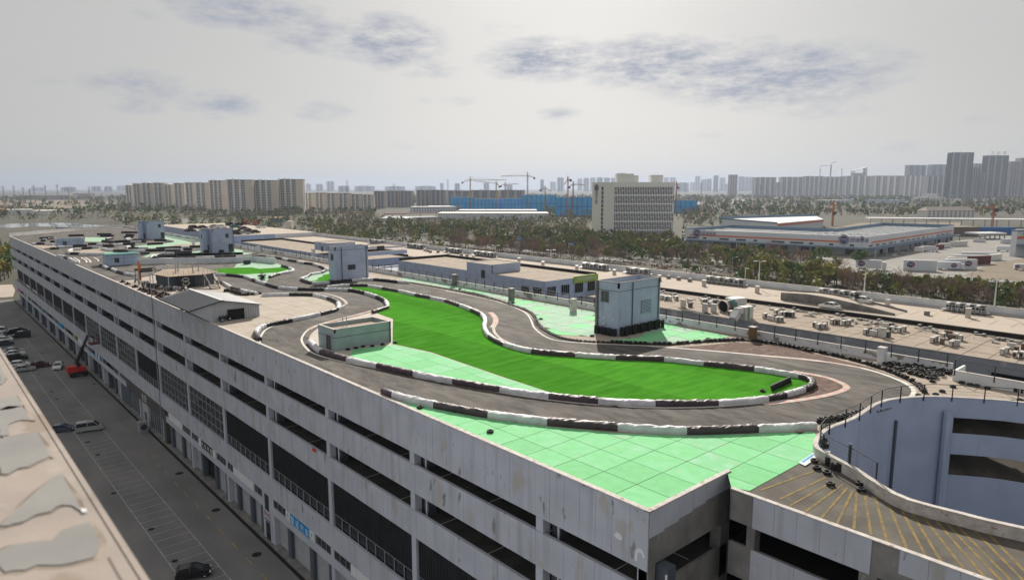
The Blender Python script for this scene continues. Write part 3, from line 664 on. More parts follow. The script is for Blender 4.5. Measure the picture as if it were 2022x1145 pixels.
# painted edge lines and kerbs
def edge_line(px, w, m='line_white', off=0.0, z=.032, name='edge_line'):
    return struct(name, strip(MB(), smooth_line(GP(px), 1.0), w, z, off), m)
edge_line(zA((210, 395), (225, 320), (280, 250), (420, 190), (600, 140), (800, 100), (950, 60), (1065, 0)), .35)
edge_line(z4((520, 850), (505, 820), (440, 780), (330, 750), (190, 735)), .6, 'kerb_cream')
edge_line(zA((790, 210), (690, 255), (640, 310), (625, 355), (650, 410), (720, 475), (850, 525), (1080, 580), (1400, 640), (1735, 710), (1990, 770)), .34)
edge_line(zB((0, 520), (380, 590), (850, 675), (1320, 745), (1800, 795), (1990, 805)), .34)
edge_line(zC((0, 690), (300, 712), (560, 722), (850, 722), (1150, 712), (1500, 685), (1800, 655), (1990, 635)), .40)
edge_line(z5((480, 860), (470, 930), (490, 990), (560, 1050), (660, 1100)), .5, 'kerb_cream')
edge_line(z5((0, 570), (300, 625), (560, 690), (720, 750), (800, 800), (840, 860), (870, 930), (950, 1000), (1060, 1050), (1250, 1075), (1500, 1090), (1990, 1110)), .34)
edge_line([(1280, 683), (1330, 687), (1400, 692.5), (1500, 701.5), (1600, 710.5), (1690, 724.5), (1746, 739.5), (1791, 758.5), (1805, 773), (1795, 789)], .55)
def kerb(px, w, n, mats=('kerb_red', 'kerb_cream')):
    l = smooth_line(GP(px), .4); k = len(l) // n
    for j, m in enumerate(mats):
        mb = MB()
        for i in range(j, n, 2): strip(mb, l[i * k:(i + 1) * k + 1], w, .046)
        mb.build('kerb', m, kind='structure')
kerb(zD((330, 462), (480, 490), (640, 520), (760, 560), (840, 600), (855, 625), (820, 650), (700, 690), (500, 730), (250, 765), (0, 790)), .8, 26)
kerb(zA((700, 250), (800, 205), (1000, 150), (1200, 100), (1320, 68)), .8, 12)
kerb(z5((440, 780), (485, 830), (490, 880), (460, 930)), 1.0, 6)
edge_line([(1500, 703), (1560, 708.5), (1640, 716.5), (1700, 727)], .25, 'kerb_red', 0, .036, 'kerb')
gl = MB()                                            # starting grid boxes
for x in (770, 885, 945): strip(gl, smooth_line(GP(zF((x, 625), (x - 10, 590), (x - 60, 560), (x - 90, 545))), 1), .45, .03)
strip(gl, GP(zF((760, 628), (880, 618))), .4, .03); strip(gl, GP(zF((885, 618), (945, 610))), .4, .031); strip(gl, GP(zF((970, 608), (1075, 605), (1060, 575), (1000, 545))), .4, .03)
gl.build('grid_box', 'line_white', kind='structure')

# ------------------------------------------------------------------ wrapped tyre barriers
def barrier_section(line, w=.84, h=.74, z0=0.0):
    mb = MB(); n = len(line); prof = [(-.5, 0), (-.53, .45), (-.44, .88), (-.2, 1.0), (.2, 1.0), (.44, .88), (.53, .45), (.5, 0)]
    for i, p in enumerate(line):
        d = line[min(i + 1, n - 1)] - line[max(i - 1, 0)]; d.z = 0; d.normalize(); nn = Vector((-d.y, d.x, 0))
        for a, b_ in prof:
            q = Vector((p.x, p.y, 0)) + nn * (a * w); q.z = z0 + b_ * h
            k = (1 + .12 * mnoise.noise(q * 1.3) + .10 * mnoise.noise(q * 3.7)) * (.93 if i in (0, n - 1) else 1)
            mb.v.append((p.x + nn.x * a * w * k, p.y + nn.y * a * w * k, z0 + b_ * h * k))
    m = len(prof)
    mb.f = [(i * m + j, i * m + j + 1, (i + 1) * m + j + 1, (i + 1) * m + j) for i in range(n - 1) for j in range(m - 1)] + [tuple(range(m)), tuple((n - 1) * m + j for j in range(m))[::-1]]
    return mb
NM = {'W': ('white_section', 'tarp_white'), 'B': ('black_section', 'tarp_black'), 'K': ('black_section', 'tarp_sheen_purple')}
def barrier(label, pts, w=.78, h=.68, group='wrapped tyre barriers along the kart track'):
    # pts: (colour, x, y) - the colour starts at that point; None goes on with the one before
    W_ = [G(p[1], p[2], .3) for p in pts]; c0 = W_[0]
    W_ = [Vector((max(p.x, 40.6), p.y, p.z)) for p in W_]; t = thing('tyre_barrier', label, 'barrier', (c0.x, c0.y, 0), 0, group)
    segs = []; cur = None
    fine = smooth_line(W_, .33); idx = [min(range(len(fine)), key=lambda i: (fine[i] - q).length) for q in W_]
    starts = [(i, p[0]) for i, p in zip(idx, pts) if p[0]]
    for j, (i, c) in enumerate(starts):
        e = starts[j + 1][0] if j + 1 < len(starts) else idx[-1]
        l = fine[i:e + 1]
        if len(l) < 2: continue
        nm, m = NM[c]
        o = barrier_section(l, w * RND.uniform(.95, 1.05), h * RND.uniform(.95, 1.05)).build(nm, m, t)
    return t
barrier('low barrier of wrapped tyres between the track and the near mint slabs', [('K', 742, 774), ('W', 767, 782), ('K', 859, 799), ('W', 965.7, 818), ('K', 1081.8, 832), ('W', 1220, 843), ('K', 1355, 850), ('W', 1495.5, 846), (None, 1550, 844), (None, 1610, 840)], .78, .74)
barrier('long black and white barrier round the near side of the big turf island', [('W', 611.7, 674), ('K', 634.8, 693.4), ('W', 687, 708.5), ('K', 746, 721.6), ('W', 818.6, 737.6), ('K', 896, 752.5), ('W', 988.8, 768.6), ('K', 1084.8, 781.6), ('W', 1181.7, 790.7), ('K', 1293.5, 795.6), ('W', 1417, 794.6), ('B', 1514.5, 786.6), ('W', 1549.7, 778.5), ('B', 1586.4, 768.6), (None, 1605, 759), ('K', 1598, 748), (None, 1580, 742.5)])
barrier('black and white barrier along the fence side of the big turf island', [('W', 1577.8, 742), ('K', 1490.4, 728.3), ('W', 1390, 717.3), ('K', 1311.6, 709.2), ('W', 1215.8, 705.2), ('K', 1136.5, 700.3), ('W', 1051, 693.2), ('K', 996.8, 679.2), ('W', 967.7, 664.1), (None, 956.6, 648), ('W', 957.7, 633), ('K', 951.7, 621.9), ('W', 931.6, 611.8), ('K', 909.5, 603.2), ('W', 879.4, 593.8), ('K', 852.3, 588.1), ('W', 821, 582.1), ('K', 789, 574.7), ('W', 755.8, 569), ('B', 727.7, 564.2), ('W', 690.5, 563.6), ('W', 668, 565), (None, 646.3, 566.6)])
barrier('black and white barrier between the lower bend and the upper straight', [('W', 424.7, 542), ('B', 447.8, 542.6), ('W', 483, 546.6), ('K', 499, 551.6), ('W', 507, 555), ('B', 526, 560.6), ('W', 551, 567.7), ('B', 589.4, 570.7), ('W', 641.7, 571.7), ('B', 688.5, 572.7), ('W', 721.7, 578.7), ('B', 743.8, 585.7), ('W', 760.8, 594.8), ('K', 765, 605), (None, 757, 609), (None, 736.7, 615.9)])
barrier('short barrier between the pavilion stairs and the track', [('K', 430, 555), ('W', 440.7, 558.6), ('K', 456.8, 567.7), ('W', 475.9, 573), (None, 507, 580)])
barrier('curved black and white barrier round the pale paddock beside the metal shed', [('W', 517, 583), ('B', 571.4, 581.7), ('W', 619.6, 582.7), ('B', 647.7, 588.8), ('W', 666.8, 597.8), ('K', 665.8, 609.9), ('W', 630.6, 620), ('B', 575.4, 632), ('W', 523, 643), ('K', 505.6, 656.5), (None, 500.5, 671)])
barrier('bent barrier round the tip of the small turf island', [('B', 557, 524.5), ('W', 571.4, 529), ('W', 578, 535), ('K', 551, 541), (None, 532, 547)])
barrier('barrier along the fence side of the upper bend between two grey stair towers', [('B', 498, 505.4), ('W', 527, 506.5), ('B', 543.2, 508.4), ('W', 558.3, 511), ('B', 569.3, 513.4), ('W', 587.4, 516.5), ('B', 601.5, 519.5), ('W', 619.6, 521.7), ('B', 631.6, 525.5), ('W', 641.7, 530.5), (None, 648.7, 533.5)])
barrier('hooked barrier round the small green patch beside the middle stair tower', [('K', 641, 535), ('W', 632.6, 538.5), ('K', 613.5, 541.6), ('W', 605.5, 546.6), ('K', 595.5, 551.6), ('W', 617.6, 558.6), ('B', 650, 557.5), ('W', 694.7, 553.5), ('B', 738, 552), ('W', 787, 556.5), (None, 808, 558)])
barrier('barrier on the inside of the bend beside the low blue hut with a window', zF_ := [(c,) + zF((x, y))[0] for c, x, y in [('B', 1100, 662), ('W', 1150, 680), ('B', 1220, 715), ('W', 1280, 725), ('B', 1370, 762), ('W', 1480, 795), (None, 1640, 822)]])
FB = [(150, 245, 355, 232, 'B'), (170, 285, 230, 285, 'B'), (195, 270, 260, 268, 'W'), (270, 258, 360, 245, 'B'), (320, 300, 380, 300, 'B'), (30, 340, 95, 335, 'W'), (95, 335, 230, 335, 'B'), (240, 340, 380, 345, 'W'), (320, 412, 435, 402, 'B'), (435, 390, 660, 378, 'W'), (670, 370, 890, 362, 'B'), (915, 335, 1050, 335, 'B'), (1050, 345, 1130, 350, 'W'), (600, 208, 840, 200, 'B'), (1050, 185, 1270, 182, 'B'), (1100, 210, 1310, 208, 'B'), (1430, 155, 1690, 155, 'B'), (1190, 262, 1290, 248, 'B'), (1500, 195, 1630, 195, 'B'), (1470, 230, 1620, 225, 'B'), (1490, 268, 1560, 250, 'W'), (1620, 275, 1790, 275, 'B'), (1130, 290, 1330, 310, 'B'), (1330, 300, 1570, 295, 'B'), (1570, 305, 1750, 300, 'W'), (1750, 300, 1820, 298, 'B'), (1150, 365, 1300, 370, 'B'), (1250, 350, 1360, 335, 'B'), (1300, 358, 1440, 345, 'W'), (1450, 340, 1640, 330, 'B'), (810, 410, 960, 400, 'B'), (960, 395, 1090, 392, 'W'), (590, 455, 650, 430, 'W'), (650, 428, 800, 420, 'W'), (590, 470, 640, 485, 'W'), (640, 486, 770, 490, 'B'), (770, 500, 1130, 503, 'W'), (1130, 410, 1200, 430, 'W'), (1200, 435, 1310, 440, 'W'), (1310, 445, 1520, 452, 'B'), (1520, 443, 1800, 445, 'W'), (1800, 440, 1988, 438, 'B'), (1500, 395, 1560, 380, 'W'), (1560, 370, 1630, 370, 'B'), (1545, 405, 1690, 408, 'B'), (1690, 405, 1840, 410, 'W'), (1840, 340, 1988, 332, 'B'), (1740, 490, 1860, 480, 'B'), (1880, 560, 1940, 530, 'W'), (1940, 545, 1988, 555, 'B'), (540, 550, 600, 570, 'B'), (430, 525, 540, 545, 'W'), (605, 572, 740, 640, 'W'), (1765, 620, 1988, 625, 'B')]
FB = [zF((a, b_))[0] + zF((c, d))[0] + (e,) for a, b_, c, d, e in FB]
FB += [zT((a, b_))[0] + zT((c, d))[0] + (e,) for a, b_, c, d, e in [(40, 408, 230, 405, 'B'), (415, 408, 635, 408, 'B'), (640, 410, 740, 430, 'W'), (285, 480, 560, 465, 'B'), (440, 555, 890, 535, 'B'), (1040, 525, 1240, 520, 'B'), (890, 545, 1040, 540, 'W'), (245, 595, 595, 585, 'B'), (605, 605, 880, 595, 'B'), (600, 580, 900, 578, 'W'), (930, 570, 1090, 567, 'B'), (765, 635, 1080, 620, 'B'), (560, 652, 765, 645, 'W'), (430, 690, 560, 665, 'B'), (370, 735, 500, 745, 'B'), (320, 735, 430, 690, 'W'), (500, 755, 750, 750, 'W'), (750, 745, 1145, 730, 'B'), (1145, 722, 1480, 715, 'W'), (1480, 705, 1870, 690, 'B'), (165, 650, 305, 640, 'B'), (180, 435, 260, 433, 'B')]]
for x1, y1, x2, y2, c in FB:
    a, b_ = G(x1, y1, .3), G(x2, y2, .3)
    n = max(2, int((b_ - a).length / 2.0))
    o = barrier_section([a.lerp(b_, i / n) for i in range(n + 1)], .95, 1.0).build('tyre_barrier', NM[c][1])
    cx_, cy_ = (a.x + b_.x) / 2, (a.y + b_.y) / 2
    wh_ = min(((46, 244, 'beside the low hut near the orange flag'), (50, 290, 'on the bends between the two low huts'), (50, 330, 'round the farthest low hut'), (52, 385, 'near the closed end of the roof'), (88, 268, 'round the foot of the notched tower with the emblem'), (70, 262, 'on the green strip before the notched tower'), (68, 315, 'on the winding middle of the far track'), (88, 330, 'on the green between the two notched towers'), (88, 358, 'round the foot of the farthest tower'), (80, 410, 'behind the farthest tower')), key=lambda q: (q[0] - cx_) ** 2 + ((q[1] - cy_) * .6) ** 2)[2]
    props(o, ('black' if c == 'B' else 'white') + ' wrapped barrier length ' + wh_, 'barrier', 'barrier lengths on the far track')

# ------------------------------------------------------------------ tyres
TY = MB().lathe([(.18, .03), (.23, 0), (.30, 0), (.335, .05), (.335, .19), (.30, .24), (.23, .24), (.18, .21), (.18, .03)], 14)
TYM = TY.mesh('tyre', 'rubber')
for p in TYM.polygons: p.use_smooth = True
NT = [0]; extra = MB()
def tyre(p, z=0.0, label='', group='', tilt=0.0, sc=1.0, rz=None, stuff=False):
    if stuff or NT[0] >= 296:
        M = Matrix.Translation((p[0], p[1], z)) @ Matrix.Rotation(tilt, 4, 'X') @ Matrix.Scale(sc, 4)
        l = MB().lathe([(.18, .12), (.22, 0), (.335, .04), (.335, .20), (.22, .24), (.18, .12)], 9)
        extra.add([M @ Vector(v) for v in l.v], l.f); return
    NT[0] += 1
    o = link('tyre', TYM); o.location = (p[0], p[1], z); o.rotation_euler = (tilt, 0, RND.uniform(0, 6.28) if rz is None else rz); o.scale = (sc,) * 3
    props(o, label, 'tyre', group)
# loose ones first
LATE = []; NT[0] = 40
for x, y, lab in [(829, 806, 'single black tyre lying on mint slabs close to the torn end of the white wrapping'), (900, 813, 'black tyre half tucked under the near barrier on the mint slabs'), (968, 854, 'lone black tyre lying flat in the middle of the near mint slabs')]:
    tyre(G(x, y), .03, lab, '', 0, 1.05)
for x, y, k in [(1640, 958, 'nearest the yellow stripes'), (1613, 926, 'left of a pair beside the blue board'), (1633, 935, 'right of a pair beside the blue board'), (1698, 957, 'further one of two beside the ramp wall'), (1700, 969, 'nearer one of two beside the ramp wall'), (1608, 912, 'against the fallen blue and white board')]:
    LATE.append((x, y, 0, 'loose black tyre on the stained ramp, ' + k, 'loose tyres on the ramp', 1))
for a, (x, y), n in [(0, (1628, 862), 4), (1, (1632, 853), 3), (2, (1620, 905), 3), (3, (1628, 908), 3), (4, (1637, 918), 3), (5, (1648, 926), 2), (6, (1660, 930), 3), (7, (1629, 884), 2), (8, (1626, 876), 2)]:
    LATE.append((x, y, 0, 'black tyre stacked against the ramp parapet at the corner of the mint slabs', 'tyres stacked by the ramp parapet', n))
def tyre_row(px, label, group, step=.66, layers=1, sc=1.0, lay=0, side=0.0, stuff=False):
    l = smooth_line(GP(px), .1); acc = 0.0; last = l[0]
    for i in range(1, len(l)):
        acc += (l[i] - l[i - 1]).length
        if acc >= step:
            acc = 0.0
            for k in range(layers):
                if k and RND.random() < .25: continue
                tyre((l[i].x + RND.uniform(-.06, .06), l[i].y + RND.uniform(-.06, .06)), .24 * sc * k, label, group, RND.uniform(-.12, .12) if not k else RND.uniform(-.2, .2), sc, stuff=stuff)
R1b = z6((0, 880), (300, 895), (600, 900), (800, 885), (1000, 870), (1200, 862), (1310, 857), (1500, 877), (1700, 905), (1850, 935), (1990, 970))
tyre_row(zD((390, 238), (600, 285), (850, 340), (1050, 395), (1250, 460), (1400, 520), (1500, 570), (1570, 620), (1620, 680)), 'black tyre in the stacked row curving along the outer edge of the hairpin', 'tyres in the outer row round the hairpin', .62, 2)
for x, y in zip(range(9), range(9)): pass
prow = GP(zD((540, 975), (700, 950), (860, 925), (1000, 880), (1150, 830), (1270, 790)))
for l, st in ((prow, 0),):
    f = smooth_line(l, .1); acc = 0
    for i in range(1, len(f)):
        acc += (f[i] - f[i - 1]).length
        if acc > .7: acc = 0; tyre((f[i].x, f[i].y), 0.26, '', '', .1, 1.05, stuff=True); tyre((f[i].x, f[i].y), 0.02, 'black tyre in the line between the track exit and the ramp fence', 'tyres lined up beside the ramp fence', .1, 1.05); 
prow2 = smooth_line(GP(zD((720, 1010), (830, 985), (960, 930), (1100, 870), (1230, 815))), .1); acc = 0
for i in range(1, len(prow2)):
    acc += (prow2[i] - prow2[i - 1]).length
    if acc > .8: acc = 0; tyre((prow2[i].x, prow2[i].y), 0.02 + RND.choice((0, .24)), 'black tyre in the line between the track exit and the ramp fence', 'tyres lined up beside the ramp fence', .1, 1.05)
PILE = xy(GP(zR((-20, 415), (300, 420), (560, 450), (760, 480), (920, 520), (830, 610), (700, 640), (560, 600), (400, 560), (230, 500), (60, 450))))
def inside(p, poly):
    c = False
    for i in range(len(poly)):
        a, b_ = poly[i], poly[i - 1]
        if (a[1] > p[1]) != (b_[1] > p[1]) and p[0] < (b_[0] - a[0]) * (p[1] - a[1]) / (b_[1] - a[1]) + a[0]: c = not c
    return c
xs = [p[0] for p in PILE]; ys = [p[1] for p in PILE]; placed = []
for _ in range(4000):
    p = (RND.uniform(min(xs), max(xs)), RND.uniform(min(ys), max(ys)))
    if not inside(p, PILE) or any((p[0] - q[0]) ** 2 + (p[1] - q[1]) ** 2 < .52 for q in placed): continue
    placed.append(p); tyre(p, RND.choice((0, 0, .22)), 'black tyre lying in the loose heap under the white fence wall', 'tyres heaped beside the fence wall', RND.uniform(-.25, .25))
    if len(placed) > 64: break
for _ in range(110):
    p = (RND.uniform(min(xs), max(xs)), RND.uniform(min(ys), max(ys)))
    if inside(p, PILE): tyre(p, RND.uniform(.0, .3), '', '', RND.uniform(-.5, .5), 1.0, stuff=True)
for a in zR((1190, 640), (1280, 665), (1370, 690), (1470, 715), (1570, 735), (1680, 755), (1780, 775), (1880, 800), (1970, 815)):
    q = G(*a)
    for k in range(2): tyre((q.x, q.y), .24 * k, 'black tyre stacked along the low white wall at the right frame edge', 'tyres along the right wall')
for a in zR((1080, 640), (1075, 600), (1000, 545), (1090, 545), (900, 545), (940, 560)):
    q = G(*a)
    for k in range(2): tyre((q.x, q.y), .24 * k, 'black tyre stacked beside the step in the white fence wall', 'tyres at the wall step')
for a in zR((710, 665), (1125, 685), (1240, 715), (1335, 730), (1480, 760), (1000, 740), (850, 805), (760, 850), (1720, 950), (1840, 950), (1940, 930), (1950, 965), (520, 865)):
    q = G(*a); tyre((q.x, q.y), .02, 'loose black tyre on the bare tan deck behind the ramp drum', 'loose tyres behind the drum', RND.uniform(-.1, .1), 1.05)
q0 = GP(zC((1700, 560), (1760, 530), (1810, 510), (1860, 485), (1890, 500)))
for i, q in enumerate([q0[0].lerp(q0[3], k / 9) for k in range(11)]): 
    tyre((q.x, q.y), .38, 'black tyre standing on edge in the slumped stack on the turf tip', 'tyres slumped on the turf', 1.25, 1.1, .6)
q = G(*zC((1620, 565))[0]); tyre((q.x, q.y), .04, 'lone black tyre lying on the turf tip', '', .2)
for px in zA((1080, 455), (1160, 440), (1230, 425), (1320, 420), (1420, 405), (1545, 385)):
    q = G(*px); tyre((q.x, q.y), .04, 'black tyre lying along the foot of the low teal hut', 'tyres beside the teal hut')
tyre_row(R1b, 'black tyre in the long row beside the outer edge of the track', 'tyres in the long outer row', .64, 1, 1.05)
tyre_row(z5((0, 550), (300, 600), (500, 660), (640, 710), (760, 750), (840, 790), (880, 840), (900, 890), (950, 940), (1030, 990), (1130, 1030), (1250, 1055), (1400, 1070), (1600, 1082)), '', '', .64, 1, 1.05, stuff=True)
tyre_row(z4((1140, 640), (1300, 667), (1500, 702), (1650, 732), (1800, 767), (1990, 812)), '', '', .66, 1, 1.05, stuff=True)
tyre_row(R1b, '', '', .7, 2, 1.0, stuff=True)
tyre_row(zP((1270, 605), (1390, 610), (1560, 660), (1700, 660), (1880, 640)), '', '', .6, 3, 1.0, stuff=True)
tyre_row(zP((1450, 615), (1600, 610), (1750, 640)), '', '', .6, 2, 1.0, stuff=True)
for a in z5((935, 850), (665, 690), (140, 555), (1440, 1015)) + z6((985, 848)):
    q = G(*a); tyre((q.x, q.y), 0, '', '', 0, 1.2, stuff=True)
# ------------------------------------------------------------------ stair towers and huts
def ring(x0, x1, y0, y1, h, th=.28, notch=None):
    out = [(x0, y0), (x1, y0), (x1, y1), (x0, y1)] if not notch else [(x0, y0 + notch[1]), (x0 + notch[0] * .55, y0 + notch[1]), (x0 + notch[0] * .55, y0 + notch[1] + .9), (x0 + notch[0], y0 + notch[1] + .9), (x0 + notch[0], y0), (x1, y0), (x1, y1), (x0, y1)]
    return out
def opening(parent, name, face, a, b_, z0, z1, x=None, y=None, m='glass_dark', bars=1):
    f = MB()
    if face == 'x':
        f.box(x - .10, x + .02, a, b_, z0, z0 + .07).box(x - .10, x + .02, a, b_, z1 - .07, z1)
        for i in range(bars + 2): c = a + (b_ - a - .07) * i / (bars + 1); f.box(x - .10, x + .02, c, c + .07, z0 + .07, z1 - .07)
        fr = f.build(name, 'frame_grey', parent); MB().box(x - .05, x - .01, a + .03, b_ - .03, z0 + .03, z1 - .03).build('pane', m, fr)
    else:
        f.box(a, b_, y - .10, y + .02, z0, z0 + .07).box(a, b_, y - .10, y + .02, z1 - .07, z1)
        for i in range(bars + 2): c = a + (b_ - a - .07) * i / (bars + 1); f.box(c, c + .07, y - .10, y + .02, z0 + .07, z1 - .07)
        fr = f.build(name, 'frame_grey', parent); MB().box(a + .03, b_ - .03, y - .05, y - .01, z0 + .03, z1 - .03).build('pane', m, fr)
    return fr
def hut(name, label, x0, x1, y0, y1, h, m, notch=None, cat='stair tower', seam=None, pipes=(), sunk=.9, group=None):
    t = thing(name, label, cat, ((x0 + x1) / 2, (y0 + y1) / 2, 0), 0, group)
    out = ring(x0, x1, y0, y1, h, .28, notch)
    MB().prism(out, 0, h - sunk).build('wall', m, t)
    cp = MB(); n = len(out)
    for i in range(n):
        a, b_ = Vector((*out[i], 0)), Vector((*out[(i + 1) % n], 0)); d = (b_ - a).normalized(); nn = Vector((-d.y, d.x, 0)) * .14
        cp.obox((a + b_) / 2 + nn + Vector((0, 0, h - sunk / 2)), (b_ - a) / 2 + d * .0, nn, (0, 0, sunk / 2))
    cp.build('parapet', m, t)
    cc = MB()
    for i in range(n):
        a, b_ = Vector((*out[i], 0)), Vector((*out[(i + 1) % n], 0)); d = (b_ - a).normalized(); nn = Vector((-d.y, d.x, 0)) * .14
        cc.obox((a + b_) / 2 + nn + Vector((0, 0, h + .03)), (b_ - a) / 2 + d * .05, nn * 1.35, (0, 0, .03 + .004 * i))
    cc.build('coping', 'coping_white' if h < 5 else 'bare_concrete', t)
    MB().poly([(x, y, 0) for x, y in [(x0 + .28, y0 + .28 + (notch[1] if notch else 0) * 1.6), (x1 - .28, y0 + .28 + (notch[1] if notch else 0) * 1.6), (x1 - .28, y1 - .28), (x0 + .28, y1 - .28)]], h - sunk + .02).build('roof', 'roof_slab_tan', t)
    if seam:
        s = MB()
        for z in seam:
            if notch: s.box(x0 + notch[0] + .02, x1 - .02, y0 - .025, y0 - .002, z, z + .07)
            else: s.box(x0 - .025, x1 + .02, y0 - .025, y0 - .002, z, z + .07).box(x0 - .025, x0 - .002, y0 - .002, y1, z, z + .07)
        s.build('joint_band', 'tower_dark', t)
    for px_, py_ in pipes: MB().tube([(px_, py_, .1), (px_, py_, h - .1)], .09, 6).build('drainpipe', 'pier_blue', t)
    return t
T1 = hut('stair_tower', 'tall grey-blue stair tower nearest the camera, tyre stacks round its foot', 85.7, 96.9, 70.2, 75.0, 8.72, 'tower_grey', pipes=((89.2, 70.05), (96.3, 70.05), (85.55, 74.5)), seam=(7.3,), group='stair towers on the race roof')
opening(T1, 'window', 'x', 72.2, 73.9, 5.3, 7.2, x=85.7, m='glass_blue')
MB().box(91.6, 94.4, 70.12, 70.18, 3.0, 5.2).build('louvre', 'tower_dark', T1); lv = MB(); z = 3.05
while z < 5.15: lv.box(91.62, 94.38, 70.06, 70.125, z, z + .14); z += .24
lv.build('louvre_blade', 'tower_grey', T1)
for y, z in ((73.0, 2.6), (73.0, 1.7), (71.0, 2.7)): MB().lathe([(.02, -.12), (.18, -.1), (.2, 0), (.12, .14), (.02, .18)], 8, (85.5, y, z)).build('floodlight', 'white_metal', T1)
MB().box(85.5, 85.69, 74.6, 75.0, .2, 8.5).build('edge_strip', 'bare_concrete', T1)
T2 = hut('stair_tower', 'grey-blue stair tower with a square louvre, beside the joined bends and green patch', 83.2, 92.9, 162.6, 166.2, 8.75, 'tower_grey', pipes=((85.0, 162.45), (92.3, 162.45)), seam=(7.9,), group='stair towers on the race roof')
opening(T2, 'window', 'x', 163.4, 164.9, 5.2, 7.0, x=83.2); MB().box(86.8, 89.0, 162.5, 162.58, 2.6, 3.9).build('louvre', 'tower_dark', T2)
T3 = hut('stair_tower', 'notched grey-blue stair tower with a small white emblem above its door', 83.1, 93.4, 263.6, 270, 8.75, 'tower_grey', (2.6, 2.6), pipes=((93.2, 263.4),), group='stair towers on the race roof')
T4 = hut('stair_tower', 'farthest notched grey-blue stair tower with two doors', 83.0, 93.0, 353.4, 359.8, 8.4, 'tower_grey', (2.6, 2.6), pipes=(), group='stair towers on the race roof')
for t, y in ((T3, 263.6), (T4, 353.4)):
    opening(t, 'window', 'y', 90.4, 91.6, 5.4, 7.0, y=y); opening(t, 'door', 'y', 91.3, 93.0, .1, 3.1, y=y); opening(t, 'door', 'y', 83.7, 85.3, .1, 2.9, y=y + 3.45); opening(t, 'window', 'x', y + 3.5, y + 4.6, 5, 6.8, x=83.1)
bl = MB().tube([(92.9 - 3.0 + .12 * i, 263.5, 4.3 + .35 * math.sin(i * 1.1)) for i in range(12)], .09, 4); bl.build('emblem', 'letter_white', T3)
text_mesh('MFS', (89.3, 263.5, 3.7), (1, 0, 0), UP, 2.6, .9).build('lettering', 'sign_white', T3)
for x, y in ((83.9, 266.0), (88.5, 263.2)): MB().lathe([(.9, 0), (1.0, .5), (.7, 1.0), (.05, 1.1)], 9, (x, y, 0)).build('bush', 'leaf_pot', T3)
H1 = hut('roof_hut', 'low teal-grey flat-topped hut standing on the mint slabs near the turf', 46.05, 55.75, 91.2, 96.4, 3.3, 'green_teal', cat='hut', seam=(2.0,), pipes=((55.5, 91.05),), sunk=.55, group='low huts on the race roof')
opening(H1, 'door', 'x', 92.2, 93.7, .05, 2.3, x=46.05, m='shutter_dark')
MB().tube([(47.9, 91.9, 2.8), (47.9, 91.9, 4.9), (48.5, 91.9, 4.9), (48.5, 91.9, 2.8)], .07, 5).build('roof_ladder', 'steel_grey', H1)
H2 = hut('roof_hut', 'low blue-grey hut with a single square window, beside the orange flag', 46.3, 55.2, 240.8, 246.5, 3.3, 'hut_blue', cat='hut', seam=(2.2,), sunk=.5, group='low huts on the race roof')
opening(H2, 'window', 'y', 48.4, 49.7, .9, 2.4, y=240.8); MB().box(46.0, 55.4, 240.5, 246.7, 3.36, 3.5).build('roof_cap', 'teal_metal', H2)
H3 = hut('roof_hut', 'farthest low blue-grey hut near the roof end, black barrier on its roof', 46.0, 55.4, 328.4, 333, 3.6, 'hut_blue', cat='hut', seam=(2.3,), sunk=.5, group='low huts on the race roof')
opening(H3, 'window', 'y', 48.0, 49.4, 1.0, 2.5, y=328.4)
# stacked tyres standing round the nearest tower
k = 0
for i in range(7):
    for j in range(5): tyre((85.2 - .25 * (i % 2), 70.4 + .68 * i), .25 * j, 'black tyre in the stacks against the left side of the nearest stair tower', 'tyre stacks round the nearest tower', stuff=True)
for i in range(17):
    for j in range(6): tyre((86.2 + .66 * i, 69.7 - .3 * (i % 3 == 1)), .25 * j, 'black tyre in the stacks against the front of the nearest stair tower', 'tyre stacks round the nearest tower', stuff=True)
ex = extra.build('tyre_stack', 'rubber', kind='stuff'); props(ex, 'black tyres in the farther rows and stacks along the kart track', 'tyres')
# ------------------------------------------------------------------ fence wall, pillars, far parapet
fw = thing('fence_wall', 'long low white wall with peeling paint and dark fence posts beside the race track', 'wall', (101, 27, 0))
MB().box(101.0, 101.3, 26.6, 471, 0, 1.2).build('wall', 'white_wall', fw); MB().box(100.93, 101.37, 26.6, 471, 1.2, 1.27).build('coping', 'coping_white', fw)
pmz = MB().box(-.05, .05, -.05, .05, 0, 1.75).box(-.08, .0, -.09, .09, .0, .14).mesh('post', 'iron_dark')
y = 27.2
while y < 330:
    o = link('post', pmz, fw); o.location = (-.08, y - 27, .75); y += 3.42
MB().box(100.90, 100.95, 26.8, 330, 2.42, 2.47).build('rail', 'iron_dark', fw); MB().box(100.90, 100.95, 26.8, 330, 1.86, 1.885).build('rail', 'iron_dark', fw); MB().box(100.90, 100.95, 26.8, 330, 1.36, 1.385).build('rail', 'iron_dark', fw)
fw2 = thing('fence_wall', 'lower white wall length with a dark rail at the right frame edge', 'wall', (96.2, 8, 0))
MB().box(96.9, 97.2, 6, 25.4, 0, 1.3).build('wall', 'white_wall_clean', fw2); MB().box(97.2, 101.0, 25.1, 25.4, 0, 1.3).build('return_wall', 'white_wall_clean', fw2); MB().box(96.85, 97.25, 6, 25.42, 1.3, 1.36).build('coping', 'coping_white', fw2)
for y in (25.2, 21, 16.8, 12.6, 8.4): MB().box(96.8, 96.9, y - .05, y + .05, .7, 2.7).build('post', 'iron_dark', fw2)
MB().box(96.82, 96.88, 6, 25.25, 2.66, 2.7).bar((96.85, 25.2, 2.68), (101, 25.4, 2.6), .05).build('rail', 'iron_dark', fw2)
